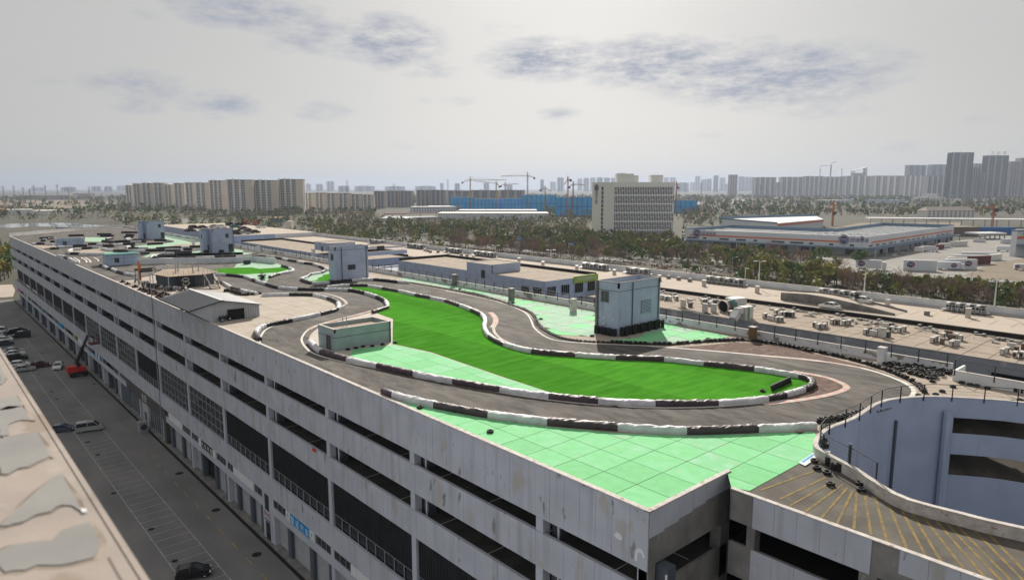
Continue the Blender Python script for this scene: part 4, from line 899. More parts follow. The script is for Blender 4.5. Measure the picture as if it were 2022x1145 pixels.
for i, (x, yt, h, m, lab) in enumerate([(895, 565, 2.9, 'bare_concrete', 'grey fence pillar next to the green strip, farthest of the near five'), (1007, 594, 2.7, 'bare_concrete', 'grey fence pillar between the track and the flat-roofed block'), (1129, 616, 2.6, 'coping_white', 'white fence pillar left of the nearest stair tower'), (1483, 672, 2.2, 'wood_brown', 'brown-faced fence pillar right of the nearest stair tower'), (1738, 718, 2.3, 'white_wall_clean', 'white fence pillar beside the tyre heap'), (617, 506, 2.6, 'white_wall_clean', 'white fence pillar behind the middle stair tower'), (508, 500, 2.6, 'white_wall_clean', 'white fence pillar left of the bend apex'), (380, 485, 2.6, 'white_wall_clean', 'white fence pillar left of the notched tower')]):
    q = G(x, yt); t = thing('fence_pillar', lab, 'pillar', (q.x, q.y, 0), 0, 'pillars along the fence wall')
    MB().box(q.x - .1, q.x + .95, q.y - .45, q.y + .45, 0, h - .1).build('shaft', m, t); MB().box(q.x - .16, q.x + 1.01, q.y - .51, q.y + .51, h - .1, h).build('cap', 'coping_white', t)
ep = [Vector((39.8, 425.2, 0)), Vector((60, 447.2, 0)), Vector((75, 462.2, 0)), Vector((90, 470.2, 0)), Vector((101, 471.7, 0))]
t = thing('end_parapet', 'low white parapet closing the far end of the race roof', 'wall', (75, 462, 0))
mbp, mbr = MB(), MB()
for a, b_ in zip(ep, ep[1:]): mbp.bar(a + Vector((0, 0, .7)), b_ + Vector((0, 0, .7)), .3, 1.4)
mbp.build('wall', 'white_wall_clean', t)
for a, b_ in zip(ep[1:], ep[2:]): mbr.bar(a + Vector((-1, -1, 3)), b_ + Vector((-1, -1, 3)), .08); mbr.bar(a + Vector((-1, -1, 1)), a + Vector((-1, -1, 3)), .1); mbr.bar((a + b_) / 2 + Vector((-1, -1, 1)), (a + b_) / 2 + Vector((-1, -1, 3)), .1)
mbr.build('rail', 'iron_dark', t)
# white retaining wall with railing under the upper bend
q = [G(*p) for p in [(234, 523), (276, 522), (320, 521), (380, 520), (420, 520), (461, 519), (500, 516.5), (545, 521)]]
t = thing('retaining_wall', 'white retaining wall with a thin railing under the upper bend behind the pavilion', 'wall', (q[2].x, q[2].y, 0))
m1, m2_ = MB(), MB()
for a, b_ in zip(q[1:], q[2:]):
    m1.bar(a + Vector((0, 0, .9)), b_ + Vector((0, 0, .9)), .3, 1.8)
    for f in (0, .5): c = a.lerp(b_, f); m2_.bar(c + Vector((0, 0, 1.8)), c + Vector((0, 0, 3.3)), .08)
    m2_.bar(a + Vector((0, 0, 3.3)), b_ + Vector((0, 0, 3.3)), .06); m2_.bar(a + Vector((0, 0, 2.5)), b_ + Vector((0, 0, 2.5)), .05)
m1.build('wall', 'white_wall_clean', t); m2_.build('railing', 'steel_grey', t)
# ------------------------------------------------------------------ spiral ramp drum and the striped ramp deck
mat('drum_blue', (.40, .45, .57), (.35, .40, .51), .3, .8, spots=[((.16, .17, .2), .5, .60, (1, 1, .12), -.6), ((.12, .12, .14), .35, .70, (1, 1, 2.5), -.6)])
mat('ramp_concrete', (.135, .122, .105), (.085, .078, .070), .35, .95, spots=[((.21, .185, .155), .5, .57, (1, 1, 1), -.7), ((.045, .042, .04), .4, .60, (1, 1, 1), -.8)], bump=.3, bscale=6)
def GR(px, py): return G(px, py, .0)
rd = struct('ramp_deck', MB().prism([(51.1, 29.28), (50.9, 29.0), (47.98, 27.22), (47.98, -7.5), (60, -7.5), (58.6, 2.9), (55.75, 9.6), (55.05, 13), (54.65, 16.2), (55.55, 18.35), (57.4, 21.0), (58.72, 24.52)], -.4, -.006), 'ramp_concrete')
tops = [(1607, 930), (1631, 942), (1645, 950), (1664, 956), (1674, 962), (1684, 968), (1692, 973), (1708, 978), (1728, 980), (1748, 980), (1769, 984), (1793, 1000), (1812, 1006), (1834, 1011), (1857, 1020), (1885, 1032), (1921, 1044), (1950, 1052)]
bots = [(1500, 968), (1540, 985), (1560, 998), (1590, 1010), (1622, 1022), (1653, 1034), (1686, 1044), (1720, 1056), (1752, 1070), (1791, 1083), (1827, 1096), (1860, 1110), (1903, 1122), (1946, 1140), (1985, 1155), (2010, 1160), (2040, 1165), (2060, 1165)]
yl = MB()
for a, b_ in zip(tops, bots):
    l = [GR(a[0] + (b_[0] - a[0]) * i / 8, a[1] + (b_[1] - a[1]) * i / 8) for i in range(9)]
    for i in range(8):
        d = (l[i + 1] - l[i]).normalized(); nn = Vector((-d.y, d.x, 0)) * .10
        yl.add([l[i] + nn + Vector((0, 0, .012)), l[i] - nn + Vector((0, 0, .012)), l[i + 1] - nn + Vector((0, 0, .012)), l[i + 1] + nn + Vector((0, 0, .012))], [(0, 1, 2, 3)])
yl.build('ramp_line', 'line_yellow', kind='structure')
NT[0] = 0
for x, y, z_, lb, gp, n_t in LATE:
    q = GR(x, y)
    for k in range(n_t): tyre((q.x, q.y), q.z + .02 + .24 * k, lb, gp, RND.uniform(-.08, .08), 1.05)
dr = thing('ramp_drum', 'round blue-grey open well of the spiral car ramp, two dark slots in its wall', 'spiral ramp', (72, 12, GZ))
n = len(RIMS); cen = Vector((72, 11, 0))
inn = [p + (cen - p).normalized() * .02 for p in RIMS]
def hz(x, y, px, py): return HT((x, y, 0), px, py)
sl1 = (hz(84, 23.3, 1858, 858), hz(84, 23.3, 1858, 827)); sl2 = (hz(84, 23.3, 1854, 941), hz(84, 23.3, 1856, 900))
wmb, pmb, cmb = MB(), MB(), MB()
lev = [GZ, sl2[0], sl2[1], sl1[0], sl1[1], -.42]
for i in range(n):
    a, b_ = RIMS[i], RIMS[(i + 1) % n]; mid = (a + b_) / 2
    slot = (mid.x > 82 and mid.y > -2 and proj(mid.x, mid.y, -4)[0] > 1858)
    for j in range(5):
        if slot and j in (1, 3): continue
        wmb.add([(a.x, a.y, lev[j]), (b_.x, b_.y, lev[j]), (b_.x, b_.y, lev[j + 1]), (a.x, a.y, lev[j + 1])], [(0, 1, 2, 3)])
    oa, ob = a + (a - cen).normalized() * .34, b_ + (b_ - cen).normalized() * .34
    pmb.add([(a.x, a.y, -.42), (b_.x, b_.y, -.42), (b_.x, b_.y, .9), (a.x, a.y, .9), (oa.x, oa.y, -1.3), (ob.x, ob.y, -1.3), (ob.x, ob.y, .9), (oa.x, oa.y, .9)], [(0, 1, 2, 3), (4, 7, 6, 5)])
    ia, ib = a - (a - cen).normalized() * .05, b_ - (b_ - cen).normalized() * .05; oa2, ob2 = a + (a - cen).normalized() * .40, b_ + (b_ - cen).normalized() * .40
    cmb.add([(ia.x, ia.y, .9), (ib.x, ib.y, .9), (ob2.x, ob2.y, .9), (oa2.x, oa2.y, .9), (ia.x, ia.y, .97), (ib.x, ib.y, .97), (ob2.x, ob2.y, .97), (oa2.x, oa2.y, .97)], [(4, 5, 6, 7), (0, 1, 5, 4), (3, 7, 6, 2)])
wmb.build('inner_wall', 'drum_blue', dr)
ip_, op_ = MB(), MB()
for i in range(n):                                   # the parapet shows a blue inside and a whitewashed outside
    a, b_ = RIMS[i], RIMS[(i + 1) % n]; oa, ob = a + (a - cen).normalized() * .34, b_ + (b_ - cen).normalized() * .34
    ip_.add([(a.x, a.y, -.42), (b_.x, b_.y, -.42), (b_.x, b_.y, .9), (a.x, a.y, .9)], [(0, 1, 2, 3)])
    op_.add([(oa.x, oa.y, -1.3), (ob.x, ob.y, -1.3), (ob.x, ob.y, .9), (oa.x, oa.y, .9)], [(0, 3, 2, 1)])
ip_.build('parapet_inside', 'drum_blue', dr); op_.build('parapet_outside', 'coping_white', dr); cmb.build('rim_coping', 'coping_white', dr)
floor_ = MB()
for z in (sl1[0] - .5, sl2[0] - .5):
    for i in range(n):
        a, b_ = RIMS[i], RIMS[(i + 1) % n]
        if (a.x > 82 and a.y > -4): oa, ob = a + (a - cen).normalized() * 8, b_ + (b_ - cen).normalized() * 8; floor_.add([(a.x, a.y, z), (b_.x, b_.y, z), (ob.x, ob.y, z + 2.2), (oa.x, oa.y, z + 2.2)], [(0, 3, 2, 1)])
floor_.build('ramp_turn', 'ramp_concrete', dr)
MB().poly([(p.x, p.y, 0) for p in RIMS], GZ + .06).build('well_floor', 'bare_concrete', dr)
for (px, y0_, y1_, r, m) in ((1763, 829, 985, .16, 'pier_blue'), (1675, 875, 960, .14, 'pier_blue'), (1849, 810, 1010, .5, 'drum_blue')):
    q = min(RIMS, key=lambda p: abs(ray(px, 900).x * p.y - ray(px, 900).y * p.x) + (0 if p.y > 21 else 100)); q2 = q + (cen - q).normalized() * r
    MB().tube([(q2.x, q2.y, GZ), (q2.x, q2.y, HT((q2.x, q2.y, 0), px, y0_))], r, 8).build('wall_pipe' if r < .3 else 'round_column', m, dr)
ff = thing('ramp_fence', 'dark mesh fence with a top rail round the rim of the ramp well', 'fence', (60.3, 25.9, .97))
rl = MB(); fpost = MB().box(-.05, .05, -.05, .05, -.5, 1.4).mesh('post', 'iron_dark')
arc = smooth_line([Vector((x, y, 0)) for x, y in [(56.2, 19.3), (57.4, 21.2), (59.0, 24.3), (60.3, 25.8), (64.9, 26.8), (70, 26.45), (77, 26.7), (80.3, 26.0), (82.7, 24.7), (84.4, 23.5), (87.2, 19.9), (89.2, 16.2), (91, 8)]], .3)
acc = 9
for i in range(len(arc) - 1):
    a, b_ = arc[i] + Vector((0, 0, 2.36)), arc[i + 1] + Vector((0, 0, 2.36)); rl.bar(a, b_, .06)
    for dz in (.35, .7, 1.05, 1.3): rl.bar(a - Vector((0, 0, dz)), b_ - Vector((0, 0, dz)), .016)
    acc += (b_ - a).length
    if acc > 3.0: acc = 0; o = link('post', fpost, ff); o.location = (arc[i].x - 60.3, arc[i].y - 25.9, 0)
rl.build('rail', 'iron_dark', ff)
def board(px, m, lab, th=.06):
    w = [GR(*p) for p in px]; z = max(p.z for p in w) + .04
    t = thing('fallen_banner', lab, 'banner', (w[0].x, w[0].y, z)); MB().prism(xy(w), z, z + th).build('sheet', m, t)
    a, b_, c, d = w; k = [a.lerp(b_, .12).lerp(d.lerp(c, .12), .1), a.lerp(b_, .88).lerp(d.lerp(c, .88), .1), a.lerp(b_, .88).lerp(d.lerp(c, .88), .45), a.lerp(b_, .12).lerp(d.lerp(c, .12), .45)]
    MB().poly(k, z + th + .004).build('blue_print', 'sign_blue', t); return t
board(z6((0, 0)) and [(1577, 915), (1606, 895), (1617, 903), (1590, 921)], 'sign_white', 'fallen blue and white banner lying where the mint slabs meet the striped ramp')
board([(1616, 897), (1632, 889), (1640, 893), (1626, 901)], 'sign_white', 'smaller crumpled blue and white banner beside the ramp parapet tyres')
# ------------------------------------------------------------------ things standing in the paddock
sh = thing('kart_shed', 'pale corrugated metal shed with a shiny blue-grey tiled roof and a dark doorway', 'shed', (44, 135, 0))
sy0, sy1 = 126.2, 144.0; xe0, xr, xe1 = 36.0, 41.9, 48.7
MB().add([(39.95, sy0, 0), (xe1, sy0, 0), (xe1, sy0, 2.35), (xr, sy0, 3.72), (36.1, sy0, 2.45)] + [(39.95, sy0 + .2, 0), (xe1, sy0 + .2, 0), (xe1, sy0 + .2, 2.35), (xr, sy0 + .2, 3.72), (36.1, sy0 + .2, 2.45)], [(0, 1, 2, 3, 4), (5, 9, 8, 7, 6), (0, 5, 6, 1)]).build('gable_wall', 'shed_wall', sh)
rb = MB(); x = 40.3
while x < xe1:
    zt = 2.35 + (3.72 - 2.35) * (xe1 - x) / (xe1 - xr) if x > xr else 3.3
    if not (42.6 < x < 45.9): rb.box(x, x + .08, sy0 - .03, sy0 - .002, 0, zt - .05)
    else: rb.box(x, x + .08, sy0 - .03, sy0 - .002, 2.1, zt - .05)
    x += .42
rb.build('cladding_rib', 'roof_pale', sh)
MB().box(xe1 - .2, xe1, sy0 + .21, sy1, 0, 2.33).box(40, xe1 - .2, sy1 - .2, sy1, 0, 2.3).build('side_wall', 'shed_wall', sh)
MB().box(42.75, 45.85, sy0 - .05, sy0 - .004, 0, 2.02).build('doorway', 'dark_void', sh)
MB().box(42.65, 42.75, sy0 - .07, sy0 - .003, 0, 2.1).box(45.85, 45.95, sy0 - .07, sy0 - .003, 0, 2.1).box(42.75, 45.85, sy0 - .07, sy0 - .003, 2.02, 2.12).build('door_frame', 'steel_grey', sh)
rt = MB(); NS, NL = 22, 34                           # stepped tile rows
s0 = Vector((xr, 0, 3.86)); s1 = Vector((xe0, 0, 2.55))
for i in range(NS):
    a, b_ = s0.lerp(s1, i / NS), s0.lerp(s1, (i + 1) / NS)
    for j in range(NL):
        y0_ = sy0 - .5 + (sy1 - sy0 + .9) * j / NL; w = (sy1 - sy0 + .9) / NL
        rt.add([(a.x, y0_, a.z + .02), (a.x, y0_ + w, a.z + .02), (b_.x, y0_ + w, b_.z + .10), (b_.x, y0_, b_.z + .10), (a.x, y0_ + w * .5, a.z + .07), (b_.x, y0_ + w * .5, b_.z + .16)], [(0, 4, 5, 3), (4, 1, 2, 5), (3, 5, 2)])
rt.build('roof_tile', 'roof_tile_blue', sh, kind='stuff')
MB().add([(xr, sy0 - .5, 3.86), (xr, sy1 + .4, 3.86), (xe0, sy1 + .4, 2.55), (xe0, sy0 - .5, 2.55), (xr, sy0 - .5, 3.74), (xr, sy1 + .4, 3.74), (xe0, sy1 + .4, 2.4), (xe0, sy0 - .5, 2.4)], [(0, 1, 2, 3), (4, 7, 6, 5), (0, 3, 7, 4), (2, 6, 7, 3)][1:]).build('roof_underside', 'iron_dark', sh)
rr = MB().add([(xr, sy0 - .5, 3.86), (xr, sy1 + .4, 3.86), (xe1 + .25, sy1 + .4, 2.42), (xe1 + .25, sy0 - .5, 2.42), (xr, sy0 - .5, 3.78), (xr, sy1 + .4, 3.78), (xe1 + .25, sy1 + .4, 2.32), (xe1 + .25, sy0 - .5, 2.32)], [(0, 3, 2, 1), (4, 5, 6, 7), (0, 4, 7, 3), (3, 7, 6, 2)])
for j in range(40):
    y = sy0 - .3 + j * .455; rr.add([(xr, y, 3.87), (xr, y + .1, 3.9), (xr, y + .2, 3.87), (xe1 + .25, y, 2.43), (xe1 + .25, y + .1, 2.46), (xe1 + .25, y + .2, 2.43)], [(0, 3, 4, 1), (1, 4, 5, 2)])
rr.build('roof_sheet', 'roof_pale', sh)
MB().obox((xr, (sy0 + sy1) / 2, 3.93), (.3, 0, 0), (0, (sy1 - sy0) / 2 + .5, 0), (0, 0, .05)).build('ridge_cap', 'white_metal', sh)
MB().bar((xe1 + .25, sy0 - .52, 2.36), (xr, sy0 - .52, 3.8), .09, .12).bar((xr, sy0 - .52, 3.8), (xe0, sy0 - .52, 2.5), .09, .12).build('barge_board', 'iron_dark', sh)
MB().bar((36.5, sy1, 2.35), (40, sy1, 1.2), .12).build('eave_bracket', 'iron_dark', sh)
WH = MB().lathe([(.12, -.07), (.24, -.1), (.3, -.07), (.3, .07), (.24, .1), (.12, .07)], 12).v
def wheel_mb(r=.33, w=.2, n=12): return MB().lathe([(r * .55, -w / 2), (r * .9, -w / 2), (r, -w * .3), (r, w * .3), (r * .9, w / 2), (r * .55, w / 2)], n)
def put(mb, M): return [tuple(M @ Vector(v)) for v in mb.v]
def wheel_part(parent, x, y, r, w, world=False):
    m = wheel_mb(r, w); m.v = put(m, Matrix.Translation((x, y, r)) @ Matrix.Rotation(math.pi / 2, 4, 'X'))
    o = m.build('wheel', 'rubber', parent, world=False, smooth=True)
    h_ = MB(); disc(h_, (x, y - w * .3, r), (1, 0, 0), (0, 0, 1), r * .6, 10); disc(h_, (x, y + w * .3, r), (1, 0, 0), (0, 0, 1), r * .6, 10); h_.build('rim', 'steel_pale', o, world=False)
    return o
def quad_bike(loc, rz, label):
    t = thing('quad_bike', label, 'quad bike', loc, rz)
    for x in (-.75, .75):
        for y in (-.5, .5): wheel_part(t, x, y, .36, .3)
    MB().box(-.9, .9, -.18, .18, .4, .62).build('frame', 'iron_dark', t, world=False)
    MB().add([(-.95, -.3, .62), (.1, -.25, .75), (.1, .25, .75), (-.95, .3, .62), (-.9, -.25, .95), (0, -.18, .98), (0, .18, .98), (-.9, .25, .95)], [(0, 1, 5, 4), (1, 2, 6, 5), (2, 3, 7, 6), (3, 0, 4, 7), (4, 5, 6, 7)]).build('seat', 'car_black', t, world=False)
    MB().add([(.3, -.6, .75), (1.1, -.6, .72), (1.1, .6, .72), (.3, .6, .75), (.3, -.3, .95), (1.0, -.3, .88), (1.0, .3, .88), (.3, .3, .95)], [(0, 1, 5, 4), (1, 2, 6, 5), (2, 3, 7, 6), (3, 0, 4, 7), (4, 5, 6, 7)]).build('fender', 'car_black', t, world=False)
    MB().tube([(.3, -.45, 1.2), (.4, 0, 1.1), (.3, .45, 1.2)], .03, 5).bar((.4, 0, 1.1), (.55, 0, .8), .06).build('handlebar', 'iron_dark', t, world=False)
    return t
q = G(443, 634); quad_bike((q.x, q.y, .03), .25, 'black quad bike parked in front of the shed doorway'); 
q = G(434, 626); bk = thing('bicycle', 'small dark bicycle leaning by the shed wall', 'bicycle', (q.x - .6, sy0 - .35, .03))
for x in (-.5, .5): m = MB().lathe([(.30, -.02), (.34, 0), (.30, .02)], 14); m.v = put(m, Matrix.Translation((x, 0, .34)) @ Matrix.Rotation(math.pi / 2, 4, 'X')); m.build('wheel', 'rubber', bk, world=False)
MB().tube([(-.5, 0, .34), (-.1, 0, .75), (.4, 0, .78), (.5, 0, .34)], .03, 5).tube([(-.1, 0, .75), (0, 0, .34), (.4, 0, .78)], .03, 5).tube([(.4, 0, .78), (.38, 0, .95)], .03, 5).build('frame', 'iron_dark', bk, world=False)
MB().box(-.2, .05, -.06, .06, .82, .88).build('saddle', 'rubber', bk, world=False); MB().tube([(.34, -.25, .98), (.38, 0, .95), (.34, .25, .98)], .02, 5).build('handlebar', 'iron_dark', bk, world=False)
# pavilion with a roof terrace
pv_ = thing('pavilion', 'raised timber-decked terrace over a dark kiosk with railings and a black banner', 'kiosk', (50, 183, 0))
PT = xy([Vector((44.9, 183.6, 0)), Vector((46.3, 175.6, 0)), Vector((54.2, 174.6, 0)), Vector((58.6, 177.2, 0)), Vector((58.4, 190.4, 0)), Vector((49.5, 192.2, 0))])
MB().prism(PT, 2.85, 3.02, True).build('terrace_deck', 'wood_deck', pv_)
MB().prism([(45.6, 183.4), (46.9, 176.4), (53.6, 175.4), (57.6, 178), (57.6, 189.6), (49.8, 191.2)], 0, 2.84).build('wall', 'pier_blue', pv_)
MB().box(49.9, 50, 176, 176.3, 0, 1).build('kiosk_counter', 'wood_brown', pv_)
rl = MB(); rp = MB()
for a, b_ in zip(PT, PT[1:] + PT[:1]):
    a, b_ = Vector((*a, 3.02)), Vector((*b_, 3.02)); L = (b_ - a).length; k = max(2, int(L / 1.1))
    for i in range(k): c = a.lerp(b_, i / k); rp.bar(c, c + Vector((0, 0, 1.25)), .05)
    for dz in (1.25, .8, .4): rl.bar(a + Vector((0, 0, dz)), b_ + Vector((0, 0, dz)), .045)
rl.build('rail', 'steel_pale', pv_); rp.build('baluster', 'steel_grey', pv_)
for i in range(13):
    y = 175.4 + i * 1.2; xs = 45.6 + (i > 5) * 0; MB().box(47 + .0, 57.5, y, y + .03, 3.022, 3.03).build('plank_joint', 'wood_brown', pv_) if y < 189 else None
for p in PT[:4] + [(50.2, 175.1)]: MB().tube([(p[0], p[1], 0), (p[0], p[1], 2.9)], .1, 6).build('post', 'steel_pale', pv_)
for x, y in ((49.5, 181), (52.8, 178.5), (51.5, 186), (55.5, 183)):
    MB().tube([(x, y, 3.02), (x, y, 5.4)], .12, 6).lathe([(.5, 3.3), (.5, 3.36), (.02, 3.36)], 8, (x, y, 0)).build('folded_parasol', 'steel_grey', pv_)
bn = thing('club_banner', 'black banner with a white ring and slanted letters hung on the terrace front', 'banner', (50, 175, 0))
b0, b1 = Vector((48.0, 175.30, 0)), Vector((52.0, 174.78, 0)); dv = (b1 - b0).normalized(); nv = Vector((dv.y, -dv.x, 0))
MB().obox((b0 + b1) / 2 + nv * .1 + Vector((0, 0, 1.5)), dv * 2.0, nv * .03, (0, 0, 1.4)).build('sheet', 'sign_black', bn)
cb_ = (b0 + b1) / 2 + nv * .145 + Vector((0, 0, 1.55)); m = MB()
for k in range(26):
    if k in (0, 1, 25, 12, 13, 14): continue
    a0, a1 = 2 * math.pi * k / 26, 2 * math.pi * (k + 1) / 26; w0 = .13
    m.add([cb_ + dv * (r * math.cos(a)) + Vector((0, 0, r * math.sin(a))) for a, r in ((a0, .95), (a1, .95), (a1, .95 - w0), (a0, .95 - w0))], [(0, 3, 2, 1)])
m.build('ring_emblem', 'letter_white', bn)
text_mesh('MFS', cb_ - dv * .62 + Vector((0, 0, -.28)), dv, (.25 * dv.x, .25 * dv.y, 1), 1.2, .62, .005).build('lettering', 'letter_white', bn)
text_mesh('MOTOR SPORT', cb_ - dv * .55 + Vector((0, 0, -.52)), dv, UP, 1.1, .14, .005).build('lettering', 'line_yellow', bn)
st = thing('stairway', 'steep dark metal stairs with pale handrails leading up to the terrace', 'stairs', (54.6, 168.2, 0))
top0, bot0 = Vector((54.9, 174.6, 3.0)), Vector((54.6, 168.0, 0))
for i in range(11):
    c = bot0.lerp(top0, (i + .5) / 11); MB().obox(c, (1.05, 0, 0), (0, .26, 0), (0, 0, .04)).build('tread', 'iron_dark', st)
for sx_ in (-1.1, 1.1):
    MB().bar(bot0 + Vector((sx_, 0, 0)), top0 + Vector((sx_, 0, 0)), .1, .28).build('stringer', 'iron_dark', st)
    MB().bar(bot0 + Vector((sx_, 0, 1.1)), top0 + Vector((sx_, 0, 1.1)), .07).build('handrail', 'steel_pale', st)
    m = MB()
    for i in range(5): c = bot0.lerp(top0, i / 4) + Vector((sx_, 0, 0)); m.bar(c, c + Vector((0, 0, 1.1)), .06)
    m.build('baluster', 'steel_pale', st)
# feather flag, motorbikes under covers, karts
q = G(275, 560); fl = thing('feather_flag', 'tall orange feather flag standing beside the parked motorbikes', 'flag', (q.x, q.y, 0))
MB().tube([(q.x, q.y, 0), (q.x, q.y, 6.2)], .05, 5).build('pole', 'steel_grey', fl)
MB().add([(q.x + .03, q.y - .02, .8), (q.x + .55, q.y - .25, 1.0), (q.x + .5, q.y - .2, 3.4), (q.x + .62, q.y - .22, 4.6), (q.x + .03, q.y - .02, 6.2)] + [(q.x + .03, q.y + .01, .8), (q.x + .55, q.y - .22, 1.0), (q.x + .5, q.y - .17, 3.4), (q.x + .62, q.y - .19, 4.6), (q.x + .03, q.y + .01, 6.2)], [(0, 1, 2, 3, 4), (9, 8, 7, 6, 5), (0, 5, 6, 1), (1, 6, 7, 2), (2, 7, 8, 3), (3, 8, 9, 4)]).build('sail', 'orange', fl)
def motorbike(loc, rz, label, cm, group):
    t = thing('motorbike', label, 'motorbike', loc, rz, group)
    wheel_part(t, -.72, 0, .31, .16); wheel_part(t, .72, 0, .31, .14)
    MB().add([(-.55, -.14, .45), (.45, -.16, .42), (.45, .16, .42), (-.55, .14, .45), (-.85, -.1, .85), (.35, -.15, .98), (.35, .15, .98), (-.85, .1, .85), (.75, -.16, .85), (.75, .16, .85)], [(0, 1, 5, 4), (2, 3, 7, 6), (4, 5, 6, 7), (0, 4, 7, 3), (1, 8, 5), (2, 6, 9), (5, 8, 9, 6), (1, 2, 9, 8)]).build('fairing', cm, t, world=False)
    MB().add([(-.95, -.12, .86), (-.1, -.14, .86), (-.1, .14, .86), (-.95, .12, .86), (-.95, -.1, .98), (-.1, -.12, .94), (-.1, .12, .94), (-.95, .1, .98)], [(0, 1, 5, 4), (1, 2, 6, 5), (2, 3, 7, 6), (3, 0, 4, 7), (4, 5, 6, 7)]).build('seat', 'rubber', t, world=False)
    MB().tube([(.42, -.36, 1.06), (.5, 0, 1.0), (.42, .36, 1.06)], .025, 5).bar((.5, 0, 1.0), (.72, 0, .35), .07).build('fork', 'steel_grey', t, world=False)
    return t
proto = {}
k = 0
BIKES = [(322 - 0, 0)]
spots = zP((30, 500), (75, 505), (110, 530), (140, 545), (60, 540), (190, 545), (225, 555), (260, 565), (300, 570), (390, 590), (430, 590), (470, 590), (510, 590), (550, 592), (600, 600), (650, 590), (690, 590)) + [(270, 558), (277, 562), (284, 566), (290, 563)]
for i, (px, py) in enumerate(spots):
    q = G(px, py); c = ('car_white', 'cover_blue', 'car_silver', 'car_red')[i % 4]
    lab = {'car_white': 'white motorbike', 'cover_blue': 'blue-grey motorbike', 'car_silver': 'silver motorbike', 'car_red': 'dark red motorbike'}[c] + ' parked in the crowded row below the terrace'
    if c not in proto: proto[c] = motorbike((q.x, q.y, .03), .9, lab, c, 'motorbikes below the terrace')
    else: copy_tree(proto[c], (q.x, q.y, .03), .9 + RND.uniform(-.3, .3), lab, 'motorbikes below the terrace')
def kart(loc, rz, label, cm):
    t = thing('go_kart', label, 'go-kart', loc, rz, 'go-karts beside the façade edge')
    for x in (-.6, .6):
        for y in (-.55, .55): wheel_part(t, x, y, .16, .2)
    MB().box(-.85, .95, -.42, .42, .1, .18).build('floor_pan', 'iron_dark', t, world=False)
    MB().add([(.5, -.5, .12), (1.1, -.45, .12), (1.1, .45, .12), (.5, .5, .12), (.5, -.3, .42), (.95, -.25, .28), (.95, .25, .28), (.5, .3, .42)], [(0, 1, 5, 4), (1, 2, 6, 5), (2, 3, 7, 6), (3, 0, 4, 7), (4, 5, 6, 7)]).build('nose', cm, t, world=False)
    for s in (-1, 1): MB().box(-.4, .4, s * .5, s * .68, .1, .32).build('side_pod', cm, t, world=False)
    MB().box(-.5, -.05, -.22, .22, .18, .26).obox((-.5, 0, .48), (.05, 0, .02), (0, .2, 0), (-.06, 0, .26)).build('seat', 'car_black', t, world=False)
    MB().tube([(.25, -.16, .5), (.32, 0, .46), (.25, .16, .5)], .025, 5).bar((.3, 0, .47), (.5, 0, .25), .04).build('steering_wheel', 'iron_dark', t, world=False)
    return t
kp = None
for i, (px, py) in enumerate(zP((40, 600), (75, 610), (110, 605), (150, 615), (140, 640), (200, 625), (230, 650), (270, 690), (300, 660), (290, 690), (330, 650), (390, 660), (300, 720), (250, 715)) + [(242, 558), (252, 562), (262, 568), (268, 574)]):
    q = G(px, py)
    if q.x < 40.7: q.x = 40.9
    if kp is None: kp = kart((q.x, q.y, .03), 1.2, 'red and black go-kart parked between the motorbikes and the façade edge', 'container_red')
    else: copy_tree(kp, (q.x, q.y, .03), 1.2 + RND.uniform(-.5, .5), 'red and black go-kart parked between the motorbikes and the façade edge')
tb = thing('roof_awning', 'thin black awning frame with a red trim left of the terrace', 'awning', (44, 192, 0))
for dy, z in ((0, 2.9), (5, 2.9)): MB().box(43.6, 48.6, 190 + dy, 190.5 + dy, z, z + .5).build('beam', 'iron_dark', tb)
for x in (43.7, 48.5):
    for y in (190.2, 195.2): MB().tube([(x, y, 0), (x, y, 2.9)], .08, 5).build('post', 'iron_dark', tb)
q = G(518, 555); bu = thing('potted_shrub', 'dark bushy shrub at the tip of the small turf island', 'shrub', (q.x, q.y, 0))
MB().tube([(q.x, q.y, 0), (q.x, q.y, .8)], .12, 6).build('stem', 'bark', bu)
m = MB()
for _ in range(240):
    c = Vector((RND.gauss(0, .4), RND.gauss(0, .4), abs(RND.gauss(1.1, .45)))); u = Vector((RND.uniform(-1, 1), RND.uniform(-1, 1), RND.uniform(-1, 1))).normalized() * .2; v = u.orthogonal().normalized() * .16
    c += q; m.add([c + u, c + v, c - u, c - v], [(0, 1, 2, 3)])
m.build('foliage', 'leaf_pot', bu)
cl_ = thing('metal_crate', 'dark open metal crate against the retaining wall above the small turf island', 'crate', (73, 215, 0))
q = G(489, 522); MB().box(q.x - 1, q.x + 1, q.y, q.y + .9, .1, 1.3).build('crate_body', 'ac_dark', cl_); MB().bar((q.x - 1.1, q.y - .05, 1.35), (q.x + 1.1, q.y - .05, 1.35), .1).build('crate_rim', 'steel_grey', cl_)
for i, px in enumerate(zP((1370, 80), )): pass
# ------------------------------------------------------------------ the neighbouring block with its roof machinery and parking deck
def GY(px, py, Y):
    d = ray(px, py); t = Y / d.y
    return Vector((d.x * t, Y, CAMZ + d.z * t))
zX = lambda *p: zz(1300, 540, 7.157, p); zW = lambda *p: zz(1580, 500, 4.405, p)
XA, XG, XP = 120.3, 141.0, 163.6; RZ, DZ = -1.5, -1.3
mat('tar_black', (.02, .019, .018), (.035, .033, .031), 1.0, .8)
mat('deck_pale', (.47, .40, .335), (.41, .35, .30), .12, .92, spots=[((.34, .29, .25), .25, .6, (1, 1, 1), -.6), ((.52, .46, .40), .15, .6, (1, 1, 1), -.6), ((.2, .17, .15), .9, .74, (1, 1, 1), .6)], bump=.2, bscale=6)
pb = thing('market_block', 'long neighbouring block with tan roof slabs, air conditioners and a pale parking deck', 'building', (140, 100, GZ))
MB().box(XA, XG, -60, 108, GZ, RZ - .03).build('wall', 'grey_peel', pb)
